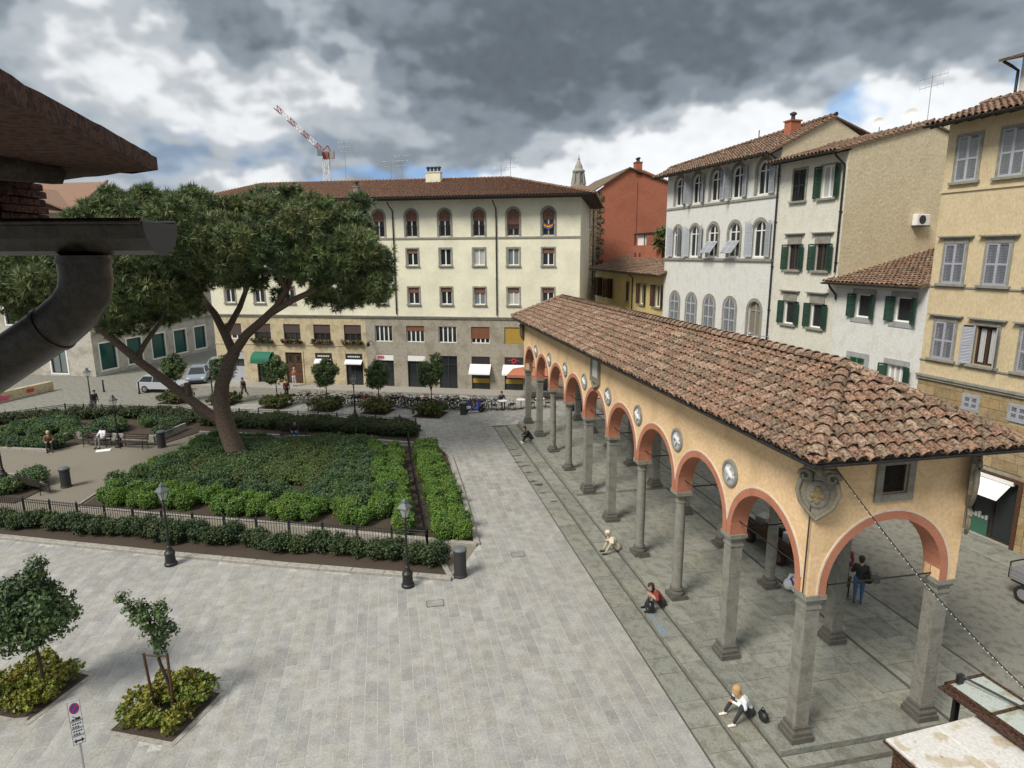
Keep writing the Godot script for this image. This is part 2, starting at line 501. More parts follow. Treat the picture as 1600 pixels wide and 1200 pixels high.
var garden: PackedVector2Array
var pits := []
const PIT_TURN := -0.419     # against the paving

func build_ground() -> void:
	var b := MB.new()
	b.quad(Vector3(-500, -0.02, 60), Vector3(500, -0.02, 60), Vector3(500, -0.02, -700), Vector3(-500, -0.02, -700))
	struct("ground", b, M["asphalt"])
	b = MB.new()
	b.flat(PackedVector2Array([Vector2(-3, 6), Vector2(40, 6), Vector2(40, -20), Vector2(20, -24), Vector2(6, -75), Vector2(0, -75), Vector2(8, -44), Vector2(-1, -46)]), -0.008)
	struct("road", b, M["asphalt"])
	garden = PackedVector2Array([Vector2(-40, -29.2), Vector2(-2.3, -21.8), Vector2(-1.45, -24.8), Vector2(-4.4, -38.2), Vector2(-5.9, -39.1), Vector2(-6.4, -42.6), Vector2(-20, -45.9), Vector2(-34, -47.5), Vector2(-40, -40)])
	for p in [[Vector3(-9.28, 0, -14.95), 1.85], [Vector3(-13.5, 0, -15.75), 1.9], [Vector3(-19.0, 0, -49.9), 2.2], [Vector3(-14.7, 0, -48.9), 2.2], [Vector3(-10.4, 0, -47.9), 2.2], [Vector3(-6.2, 0, -46.9), 2.2], [Vector3(-28.0, 0, -51.7), 2.2], [Vector3(-23.6, 0, -51.0), 2.2]]:
		pits.append(p)
	# light stone paving of the square
	var root := Node3D.new()
	root.name = "pavement"; root.set_meta("kind", "structure")
	add_child(root)
	root.position = LOGGIA_AT; root.rotation.y = LOGGIA_TURN
	b = MB.new()
	var inv := root.transform.affine_inverse()
	b.quad(Vector3(-58, 0.0, 9), Vector3(-2.3, 0.0, 9), Vector3(-2.3, 0.0, -31.1), Vector3(-58, 0.0, -31.1))
	b.quad(Vector3(-58, 0.0, -31.1), Vector3(6.5, 0.0, -31.1), Vector3(6.5, 0.0, -42), Vector3(-58, 0.0, -42))
	part(root, "mortar_bed", b, M["mortar"])
	var slab := MB.new()
	slab.bevel(Vector3(-0.5, -1, -0.5), Vector3(0.5, 0, 0.5), 0.006)
	var mesh := slab.done()
	var keep := [garden]
	for p in pits:
		var h: float = p[1] * 0.5 + 0.05
		var c: Vector3 = inv * p[0]
		var sq := PackedVector2Array()
		for s in 4:
			sq.append(Vector2(c.x, c.z) + Vector2(h * 1.414, 0).rotated(PI / 4 + PI / 2 * s - PIT_TURN))
		keep.append(sq)
	var xf := []
	var rows := 0.0
	var x := -56.0
	while x < 6.0:
		var wide := [0.31, 0.36, 0.33, 0.39, 0.34][rng.randi() % 5] as float
		if x < -2.3 and x + wide > -2.5:
			wide = -2.3 - x
		var z := 8.0 - rng.randf() * 0.6
		while z > -41.5:
			var long := rng.randf_range(0.55, 1.15)
			var c := Vector3(x + wide * 0.5, 0, z - long * 0.5)
			if (c.x < -2.3 or c.z < -31.6) and not (c.x > -2.3 and c.z > -31.1 - long * 0.5):
				var w := root.transform * c
				var pit := false
				for k in range(1, keep.size()):
					pit = pit or Geometry2D.is_point_in_polygon(Vector2(c.x, c.z), keep[k])
				if not pit and not Geometry2D.is_point_in_polygon(Vector2(w.x, w.z), garden):
					var t := Transform3D(Basis.from_scale(Vector3(wide - 0.022, 0.03, long - 0.022)), c + Vector3(0, 0.004 + rng.randf() * 0.003, 0))
					xf.append(t)
			z -= long
		x += wide
	pieces(root, "paving_slab", "paving_slabs", mesh, T.tones_slab, T.slab, M["paving slab"], xf)
	for p in [[2.73, 20.26, 0.6, 0.42], [-0.2, 23.9, 0.55, 0.4]]:     # inspection covers
		b = MB.new()
		b.box(Vector3(-p[2] * 0.5, 0, -p[3] * 0.5), Vector3(p[2] * 0.5, 0.016, p[3] * 0.5))
		var c: Vector3 = inv * Vector3(-p[0], 0, -p[1])
		var o := part(root, "inspection_cover_rim", b, M["dark joint"], c)
		b = MB.new()
		b.box(Vector3(-p[2] * 0.5 + 0.025, 0.016, -p[3] * 0.5 + 0.025), Vector3(p[2] * 0.5 - 0.025, 0.0175, p[3] * 0.5 - 0.025))
		part(o, "inspection_cover", b, T.slab[4])
	# planting pits cut in the paving
	for i in pits.size():
		var h: float = pits[i][1] * 0.5
		b = MB.new()
		b.quad(Vector3(-h, 0.006, h), Vector3(h, 0.006, h), Vector3(h, 0.006, -h), Vector3(-h, 0.006, -h))
		part(root, "pit_soil", b, M["earth"], inv * pits[i][0], PIT_TURN)
		b = MB.new()
		for s in 4:
			b.x = Transform3D(Basis(Vector3.UP, PI / 2 * s), Vector3.ZERO)
			b.box(Vector3(-h - 0.14, 0.0, h), Vector3(h, 0.02, h + 0.14))
		part(root, "pit_rim", b, M["kerb"], inv * pits[i][0], PIT_TURN)
	# road kerb and footway of the houses on the right
	var row := Node3D.new()
	row.name = "sidewalk"; row.set_meta("kind", "structure")
	add_child(row)
	row.position = Vector3(20, 0, -24.5); row.rotation.y = deg_to_rad(-73.5)
	b = MB.new()
	b.box(Vector3(-50, -0.02, 0.0), Vector3(14, 0.112, 1.3))
	part(row, "bed", b, M["dark joint"])
	xf = []
	for k in 64:
		var z := 0.02
		for wz in [0.42, 0.44, 0.42]:
			xf.append(Transform3D(Basis.from_scale(Vector3(0.68, 0.03, wz - 0.012)), Vector3(-30 + k * 0.69 + (0.3 if wz == 0.44 else 0.0), 0.122, z + wz * 0.5)))
			z += wz
	pieces(row, "flagstone", "flagstones", mesh, T.tones_flag, T.flag, M["flagstone"], xf)
	xf = []
	for k in 52:
		xf.append(Transform3D(Basis.from_scale(Vector3(1.0, 0.16, 0.2)), Vector3(-38 + k * 1.01, 0.118 + rng.randf() * 0.004, 1.41)))
	pieces(row, "kerbstone", "kerbstones", mesh, T.tones_flag, T.flag, M["flagstone"], xf)
	# footway before the long cream house
	var fw := MB.new()
	fw.x = Transform3D(Basis(Vector3.UP, deg_to_rad(-10)), Vector3(-11.5, 0, -57.1))
	fw.box(Vector3(-24, -0.02, 0), Vector3(22, 0.1, 2.2))
	struct("sidewalk", fw, M["kerb"])

func build_loggia_floor() -> void:
	var root := Node3D.new()
	root.name = "loggia_pavement"; root.set_meta("kind", "structure")
	add_child(root)
	root.position = LOGGIA_AT; root.rotation.y = LOGGIA_TURN
	var b := MB.new()
	b.box(Vector3(-2.3, -0.02, -31), Vector3(7.1, 0.005, 2.6))
	b.box(Vector3(-1.36, 0.005, -30.6), Vector3(4.4, 0.135, 0.76))
	b.box(Vector3(-0.64, 0.135, -30.2), Vector3(4.1, 0.285, 0.38))
	b.box(Vector3(-0.64, 0.285, -30.2), Vector3(4.1, 0.405, -16.3))
	part(root, "bed", b, M["dark joint"])
	var slab := MB.new()
	slab.bevel(Vector3(-0.5, -1, -0.5), Vector3(0.5, 0, 0.5), 0.012)
	var mesh := slab.done()
	var xf := []
	# x0, x1, z0 (near), z1 (far), top, rows, length
	for a in [[-2.26, -1.42, 2.6, -31.0, 0.018, 1, 0.9, 0.03], [-1.37, -0.70, 0.78, -30.6, 0.15, 1, 1.3, 0.15], [-0.65, -0.12, 0.4, -16.28, 0.30, 1, 1.4, 0.16], [-0.65, -0.12, -16.28, -30.2, 0.42, 1, 1.4, 0.28],
			[-0.12, 4.1, 0.4, -16.28, 0.30, 5, 1.0, 0.16], [-0.12, 4.1, -16.28, -30.2, 0.42, 5, 1.0, 0.28], [4.1, 7.0, 0.9, -31.0, 0.012, 4, 0.95, 0.03], [-1.37, 7.0, 2.6, 0.78, 0.012, 9, 0.9, 0.03], [-0.65, 4.1, 0.78, 0.4, 0.15, 4, 1.2, 0.15]]:
		var wide: float = (a[1] - a[0]) / a[5]
		for r in a[5]:
			var z: float = a[2]
			while z > a[3] + 0.05:
				var long: float = a[6] * rng.randf_range(0.65, 1.35)
				if z - long < a[3] + 0.35:
					long = z - a[3]
				if long > a[2] - a[3]:
					long = a[2] - a[3]
				var tilt := Basis(Vector3(rng.randf() - 0.5, 0, rng.randf() - 0.5).normalized(), rng.randf() * 0.004)
				xf.append(Transform3D(tilt * Basis.from_scale(Vector3(wide - 0.016, a[7], long - 0.016)), Vector3(a[0] + wide * (r + 0.5), a[4] + rng.randf() * 0.008, z - long * 0.5)))
				z -= long
	pieces(root, "flagstone", "flagstones", mesh, T.tones_flag, T.flag, M["flagstone"], xf)
	# damp and dirt patches on the outer strip, and a smear of blue chalk
	var inv := root.transform.affine_inverse()
	mat("damp stone", Color(0.085, 0.083, 0.068), 0.6, "weather", 0.6)
	mat("blue chalk", Color(0.23, 0.31, 0.39), 0.95, "weather", 1.5)
	for q in [[780, 666, 0.5, 0.25], [803, 702, 0.35, 0.08], [808, 712, 0.4, 0.1], [812, 722, 0.45, 0.08], [820, 728, 0.4, 0.1], [826, 738, 0.3, 0.12], [833, 752, 0.3, 0.14], [842, 757, 0.32, 0.2], [848, 770, 0.25, 0.09], [866, 783, 0.24, 0.08], [1170, 1172, 0.16, 0.3], [1335, 1150, 0.18, 0.07], [1008, 870, 0.3, 0.1], [1020, 962, 0.07, 0.3], [1034, 985, 0.12, 0.42], [1026, 978, 0.1, 0.2]]:
		var blue: bool = q[0] in [1020, 1034, 1026]
		var level := 0.029
		if q[0] == 1335:
			level = 0.162
		elif q[0] == 1008:
			level = 0.312
		elif blue:
			level = 0.031 if q[0] == 1026 else 0.162
		var c: Vector3 = inv * gp(q[0], q[1], level)
		var pl := PackedVector2Array()
		for k in 18:
			var a := TAU * k / 18
			pl.append(Vector2(c.x + cos(a) * q[2] * rng.randf_range(0.55, 1.1), c.z + sin(a) * q[3] * rng.randf_range(0.55, 1.1)))
		var s := MB.new()
		s.flat(pl, level)
		part(root, "chalk_smear" if blue else "damp_patch", s, M["blue chalk"] if blue else M["damp stone"])

# ---------------------------------------------------------------- walls with openings, in a frame of x along, y up, z out
# opening: [centre x, foot y, width, height, arched]
func wall(b: MB, x0: float, x1: float, y0: float, y1: float, ops: Array, deep := 0.22, z := 0.0, reveal := true, back := false) -> void:
	var xs := [x0, x1]; var ys := [y0, y1]
	for o in ops:
		xs.append_array([o[0] - o[2] * 0.5, o[0] + o[2] * 0.5]); ys.append_array([o[1], o[1] + o[3]])
	xs.sort(); ys.sort()
	for j in ys.size() - 1:
		if ys[j + 1] - ys[j] < 1e-4 or ys[j] < y0 - 1e-4 or ys[j + 1] > y1 + 1e-4:
			continue
		var ym: float = (ys[j] + ys[j + 1]) * 0.5
		var start := -1e9
		var prev := -1e9
		for i in xs.size():
			var open := true
			if i < xs.size() - 1 and xs[i + 1] - xs[i] > 1e-5:
				var xm: float = (xs[i] + xs[i + 1]) * 0.5
				open = false
				for o in ops:
					if absf(xm - o[0]) < o[2] * 0.5 and ym > o[1] and ym < o[1] + o[3]:
						open = true
						break
			elif i < xs.size() - 1:
				continue
			if not open and start < -1e8:
				start = xs[i]
			if open and start > -1e8:
				prev = xs[i]
				b.quad(Vector3(start, ys[j], z), Vector3(prev, ys[j], z), Vector3(prev, ys[j + 1], z), Vector3(start, ys[j + 1], z))
				if back:
					b.quad(Vector3(prev, ys[j], z - deep), Vector3(start, ys[j], z - deep), Vector3(start, ys[j + 1], z - deep), Vector3(prev, ys[j + 1], z - deep))
				start = -1e9
	for o in ops:
		var p := outline(o)
		if o[4]:
			var r: float = o[2] * 0.5; var top: float = o[1] + o[3]
			for k in range(2, p.size() - 1):
				var cx: float = o[0] + (r if (p[k].x + p[k + 1].x) * 0.5 > o[0] else -r)
				b.tri(Vector3(cx, top, z), Vector3(p[k + 1].x, p[k + 1].y, z), Vector3(p[k].x, p[k].y, z))
				if back:
					b.tri(Vector3(cx, top, z - deep), Vector3(p[k].x, p[k].y, z - deep), Vector3(p[k + 1].x, p[k + 1].y, z - deep))
		if reveal:
			reveals(b, p, z, z - deep)

func reveals(b: MB, p: PackedVector2Array, z0: float, z1: float, closed := true) -> void:
	for k in p.size() if closed else p.size() - 1:
		var a := p[k]; var c := p[(k + 1) % p.size()]
		b.quad(Vector3(a.x, a.y, z1), Vector3(a.x, a.y, z0), Vector3(c.x, c.y, z0), Vector3(c.x, c.y, z1))

func outline(o: Array, grow := 0.0, seg := 14) -> PackedVector2Array:     # counter-clockwise: foot left, foot right, then over the top back to the left
	var x: float = o[0]; var y: float = o[1]; var r: float = o[2] * 0.5 + grow; var h: float = o[3] + grow
	var p := PackedVector2Array([Vector2(x - r, y - (grow if not o[4] else 0.0)), Vector2(x + r, y - (grow if not o[4] else 0.0))])
	if not o[4]:
		p.append_array([Vector2(x + r, y + h), Vector2(x - r, y + h)])
		return p
	for k in seg + 1:
		var t := PI * k / seg
		p.append(Vector2(x + cos(t) * r, y + h - r + sin(t) * r))
	return p

func ring(b: MB, inner: PackedVector2Array, outer: PackedVector2Array, z0: float, z1: float, skip_foot := false) -> void:   # a moulding between two outlines
	for k in inner.size():
		if skip_foot and k == 0:
			continue
		var m := (k + 1) % inner.size()
		var a := inner[k]; var c := inner[m]; var d := outer[m]; var e := outer[k]
		b.quad(Vector3(e.x, e.y, z1), Vector3(d.x, d.y, z1), Vector3(c.x, c.y, z1), Vector3(a.x, a.y, z1))
		b.quad(Vector3(d.x, d.y, z0), Vector3(d.x, d.y, z1), Vector3(e.x, e.y, z1), Vector3(e.x, e.y, z0))
		b.quad(Vector3(a.x, a.y, z0), Vector3(a.x, a.y, z1), Vector3(c.x, c.y, z1), Vector3(c.x, c.y, z0))

# ---------------------------------------------------------------- roofs
func tile_mesh(r0 := 0.115, r1 := 0.088, long := 0.44, seg := 6) -> ArrayMesh:      # half-round tile: foot at the origin, running up along y, z out
	var key := "tile %f %f" % [r0, long]
	if cache.has(key):
		return cache[key]
	var b := MB.new()
	for k in seg:
		var t0 := PI * k / seg; var t1 := PI * (k + 1) / seg
		var d0 := Vector3(cos(t0), 0, sin(t0)); var d1 := Vector3(cos(t1), 0, sin(t1))
		var up := Vector3(0, long, -0.03)
		b.tris(d0 * r0, d0 * r1 + up, d1 * r1 + up, d0, d0, d1)
		b.tris(d0 * r0, d1 * r1 + up, d1 * r0, d0, d1, d1)
		b.quad(d0 * r0, d1 * r0, d1 * (r0 - 0.018), d0 * (r0 - 0.018))
	cache[key] = b.done()
	return cache[key]

# fills a sloping face with tiles; corners in the parent's frame, eave first: left foot, right foot, right top, left top
func tile_face(xf: Array, a: Vector3, b: Vector3, c: Vector3, d: Vector3, pitch := 0.27, course := 0.34, lift := 0.03) -> void:
	var u := (b - a).normalized()
	var nrm := (b - a).cross(d - a if d.distance_to(a) > 0.01 else c - a).normalized()
	var v := nrm.cross(u)
	var poly := PackedVector2Array()
	for p in [a, b, c, d]:
		var q := Vector2((p - a).dot(u), (p - a).dot(v))
		if poly.is_empty() or poly[-1].distance_to(q) > 0.01:
			poly.append(q)
	var top := 0.0; var left := 0.0; var right := 0.0
	for q in poly:
		top = maxf(top, q.y); left = minf(left, q.x); right = maxf(right, q.x)
	var basis := Basis(u, v, nrm)
	var nx := int((right - left) / pitch); var ny := int(top / course + 0.4)
	for j in ny:
		for i in nx + 1:
			var q := Vector2(left + (i + 0.5) * (right - left) / (nx + 1), j * course)
			if Geometry2D.is_point_in_polygon(q + Vector2(0, 0.12), poly):
				var w := Basis(nrm, rng.randfn(0, 0.02)) * Basis(u, -0.055 + rng.randfn(0, 0.012))
				xf.append(Transform3D(w * basis, a + u * (q.x + rng.randfn(0, 0.008)) + v * (q.y - 0.05 + rng.randfn(0, 0.014)) + nrm * (lift + rng.randf() * 0.012)))

func slab_face(b: MB, p: Array, thick: float) -> void:      # a sloping sheet with thickness below it
	var n: Vector3 = (p[1] - p[0]).cross(p[2] - p[0]).normalized() * thick
	for i in range(1, p.size() - 1):
		b.tri(p[0], p[i], p[i + 1])
		b.tri(p[0] - n, p[i + 1] - n, p[i] - n)
	for i in p.size():
		var m := (i + 1) % p.size()
		b.quad(p[i] - n, p[m] - n, p[m], p[i])

func ridge_tiles(xf: Array, a: Vector3, b: Vector3) -> void:
	var d := (b - a).normalized()
	var side := d.cross(Vector3.UP).normalized()
	var out := side.cross(d)
	var k := 0.0
	while k < a.distance_to(b) - 0.1:
		xf.append(Transform3D(Basis(d, rng.randfn(0, 0.03)) * Basis(side, d, out) * Basis.from_scale(Vector3(1.35, 1.0, 1.25)), a + d * k + out * (0.035 + rng.randf() * 0.01)))
		k += 0.36

func half_gutter(b: MB, p: Array, r := 0.075) -> void:      # an open half-round channel along p
	for i in p.size() - 1:
		var d: Vector3 = (p[i + 1] - p[i]).normalized()
		var s := d.cross(Vector3.UP).normalized()
		for k in 6:
			var t0 := PI * k / 6; var t1 := PI * (k + 1) / 6
			var o0 := s * cos(t0) * r - Vector3.UP * sin(t0) * r; var o1 := s * cos(t1) * r - Vector3.UP * sin(t1) * r
			b.quad(p[i] + o0, p[i] + o1, p[i + 1] + o1, p[i + 1] + o0)
			b.quad(p[i] + o1 * 0.9, p[i] + o0 * 0.9, p[i + 1] + o0 * 0.9, p[i + 1] + o1 * 0.9)
		b.bar(p[i] + s * r, p[i + 1] + s * r, 0.012)
		b.bar(p[i] - s * r, p[i + 1] - s * r, 0.012)

# ---------------------------------------------------------------- loggia
func column(parent: Node3D, at: Vector3, top: float, round_: bool) -> void:
	var o := hold(parent, "column", at)
	o.scale = Vector3(0.9, 1, 0.9) if round_ else Vector3(0.84, 1, 0.84)
	var h := top - at.y
	var key := "col %.2f %s" % [h, round_]
	if not cache.has(key):
		var s := MB.new(); var f := MB.new(); var c := MB.new()
		if round_:
			f.box(Vector3(-0.32, 0, -0.32), Vector3(0.32, 0.14, 0.32))
			f.lathe([Vector2(0.30, 0.14), Vector2(0.31, 0.18), Vector2(0.295, 0.24), Vector2(0.25, 0.27), Vector2(0.24, 0.30), Vector2(0.26, 0.33), Vector2(0.23, 0.37), Vector2(0.198, 0.40)], 16)
			s.lathe([Vector2(0.198, 0.40), Vector2(0.20, h * 0.4), Vector2(0.18, h - 0.42)], 18)
			c.lathe([Vector2(0.18, h - 0.42), Vector2(0.21, h - 0.41), Vector2(0.21, h - 0.37), Vector2(0.185, h - 0.36), Vector2(0.185, h - 0.26), Vector2(0.26, h - 0.16), Vector2(0.28, h - 0.13)], 16)
			c.box(Vector3(-0.30, h - 0.13, -0.30), Vector3(0.30, h, 0.30))
		else:
			f.bevel(Vector3(-0.35, 0, -0.35), Vector3(0.35, 0.16, 0.35), 0.02)
			f.bevel(Vector3(-0.31, 0.16, -0.31), Vector3(0.31, 0.30, 0.31), 0.05)
			f.bevel(Vector3(-0.26, 0.30, -0.26), Vector3(0.26, 0.42, 0.26), 0.04)
			s.box(Vector3(-0.215, 0.42, -0.215), Vector3(0.215, h - 0.38, 0.215))
			c.box(Vector3(-0.245, h - 0.38, -0.245), Vector3(0.245, h - 0.32, 0.245))
			c.box(Vector3(-0.22, h - 0.32, -0.22), Vector3(0.22, h - 0.20, 0.22))
			c.box(Vector3(-0.27, h - 0.20, -0.27), Vector3(0.27, h - 0.12, 0.27))
			c.box(Vector3(-0.32, h - 0.12, -0.32), Vector3(0.32, h, 0.32))
		cache[key] = [s.done(), f.done(), c.done()]
	part(o, "shaft", cache[key][0], M["pietra serena"])
	part(o, "base", cache[key][1], M["pietra dark"])
	part(o, "capital", cache[key][2], M["pietra serena"])

func arc_band(b: MB, cx: float, cy: float, foot: float, r0: float, r1: float, z0: float, z1: float, t_min := 0.0) -> void:     # a stilted arch moulding
	var inner := PackedVector2Array(); var outer := PackedVector2Array()
	if t_min == 0.0 and foot < cy:
		inner.append(Vector2(cx + r0, foot)); outer.append(Vector2(cx + r1, foot))
	for k in 25:
		var t := lerpf(t_min, PI - t_min, k / 24.0)
		inner.append(Vector2(cx + cos(t) * r0, cy + sin(t) * r0)); outer.append(Vector2(cx + cos(t) * r1, cy + sin(t) * r1))
	if t_min == 0.0 and foot < cy:
		inner.append(Vector2(cx - r0, foot)); outer.append(Vector2(cx - r1, foot))
	for k in inner.size() - 1:
		var a := inner[k]; var c := inner[k + 1]; var d := outer[k + 1]; var e := outer[k]
		b.quad(Vector3(e.x, e.y, z1), Vector3(d.x, d.y, z1), Vector3(c.x, c.y, z1), Vector3(a.x, a.y, z1))
		b.quad(Vector3(d.x, d.y, z0), Vector3(d.x, d.y, z1), Vector3(e.x, e.y, z1), Vector3(e.x, e.y, z0))
		b.quad(Vector3(a.x, a.y, z0), Vector3(a.x, a.y, z1), Vector3(c.x, c.y, z1), Vector3(c.x, c.y, z0))

func scroll(b: MB, p: Array, r0: float, r1: float) -> void:
	var radii := []
	for i in p.size():
		radii.append(lerpf(r0, r1, float(i) / (p.size() - 1)))
	b.tube(p, radii, 6)

func coat_of_arms(parent: Node3D, at: Vector3, turn: float, size := 1.0, golden := true) -> void:     # carved shield: frame with scrolls, field, device
	var o := hold(parent, "coat_of_arms", at, turn)
	o.scale = Vector3.ONE * size
	var b := MB.new()
	b.poly(PackedVector2Array([Vector2(0, -0.75), Vector2(0.2, -0.5), Vector2(0.4, -0.3), Vector2(0.5, 0.05), Vector2(0.45, 0.35), Vector2(0.5, 0.6), Vector2(0.35, 0.78), Vector2(0.1, 0.7), Vector2(0, 0.8), Vector2(-0.1, 0.7), Vector2(-0.35, 0.78), Vector2(-0.5, 0.6), Vector2(-0.45, 0.35), Vector2(-0.5, 0.05), Vector2(-0.4, -0.3), Vector2(-0.2, -0.5)]), 0, 0.12)
	for s in [-1.0, 1.0]:
		var p := []
		for k in 15:
			var t := k / 14.0
			var a := t * TAU * 1.1
			p.append(Vector3(s * (0.34 + cos(a) * 0.17 * (1 - t * 0.7)), 0.52 + sin(a) * 0.17 * (1 - t * 0.7), 0.16 + t * 0.06))
		scroll(b, p, 0.07, 0.03)
		scroll(b, [Vector3(s * 0.44, 0.42, 0.13), Vector3(s * 0.52, 0.1, 0.15), Vector3(s * 0.42, -0.25, 0.15), Vector3(s * 0.22, -0.5, 0.14), Vector3(0, -0.72, 0.12)], 0.075, 0.05)
		scroll(b, [Vector3(s * 0.05, 0.66, 0.12), Vector3(s * 0.22, 0.74, 0.16), Vector3(s * 0.4, 0.72, 0.14)], 0.06, 0.05)
	b.ball(Vector3(0, 0.66, 0.15), Vector3(0.12, 0.14, 0.1))
	part(o, "frame", b, M["carved"])
	b = MB.new()
	b.ball(Vector3(0, 0.0, 0.1), Vector3(0.31, 0.42, 0.12), 14, 8)
	part(o, "field", b, M["pietra serena"])
	b = MB.new()
	for s in [[0, 0.16, 0.1], [-0.12, 0.0, 0.08], [0.12, 0.0, 0.08], [0, -0.14, 0.09], [0.0, 0.02, 0.1]]:
		b.ball(Vector3(s[0], s[1], 0.2), Vector3(s[2], s[2] * 1.2, 0.05))
	b.tube([Vector3(-0.16, -0.2, 0.18), Vector3(0, -0.05, 0.22), Vector3(0.15, 0.2, 0.18)], [0.03], 5)
	part(o, "device", b, M["gold stone"] if golden else M["marble"])

func tondo(parent: Node3D, at: Vector3, turn: float, kind: int) -> void:      # round plaque: stone rim, dark glazed disc, white creature in relief
	var o := hold(parent, "roundel", at, turn)
	if not cache.has("rim"):
		var r := MB.new()
		var lay := Transform3D(Basis(Vector3.RIGHT, PI / 2), Vector3.ZERO)
		r.x = lay
		r.lathe([Vector2(0.29, 0.02), Vector2(0.30, 0.055), Vector2(0.34, 0.065), Vector2(0.385, 0.05), Vector2(0.40, 0.0)].map(func(p): return Vector2(p.x, p.y)), 24)
		cache.rim = r.done()
		var d := MB.new()
		d.x = lay
		d.lathe([Vector2(0.30, 0.0), Vector2(0.30, 0.025), Vector2(0.0, 0.03)], 24)
		cache.disc = d.done()
	part(o, "rim", cache.rim, M["pietra serena"])
	part(o, "disc", cache.disc, M["shutter grey"])
	var b := MB.new()
	var bend := [0.0, 0.5, -0.4, 0.9][kind % 4] as float
	var pts := []
	for k in 9:
		var t := k / 8.0
		pts.append(Vector3(lerpf(-0.2, 0.2, t), 0.10 * sin(t * PI * 1.4 + bend), 0.04))
	b.tube(pts, [0.015, 0.05, 0.085, 0.10, 0.095, 0.08, 0.06, 0.03, 0.05], 7)
	b.tube([Vector3(0.0, 0.05, 0.05), Vector3(0.06, 0.17, 0.05), Vector3(0.02, 0.22, 0.05)], [0.05, 0.04, 0.015], 5)
	b.tube([Vector3(0.03, -0.04, 0.05), Vector3(-0.04, -0.16, 0.05), Vector3(-0.10, -0.2, 0.05)], [0.05, 0.04, 0.015], 5)
	b.tube([Vector3(0.2, 0.02, 0.04), Vector3(0.25, 0.09, 0.04)], [0.04, 0.012], 5)
	b.tube([Vector3(0.2, 0.0, 0.04), Vector3(0.24, -0.08, 0.04)], [0.04, 0.012], 5)
	part(o, "creature_relief", b, M["majolica"])

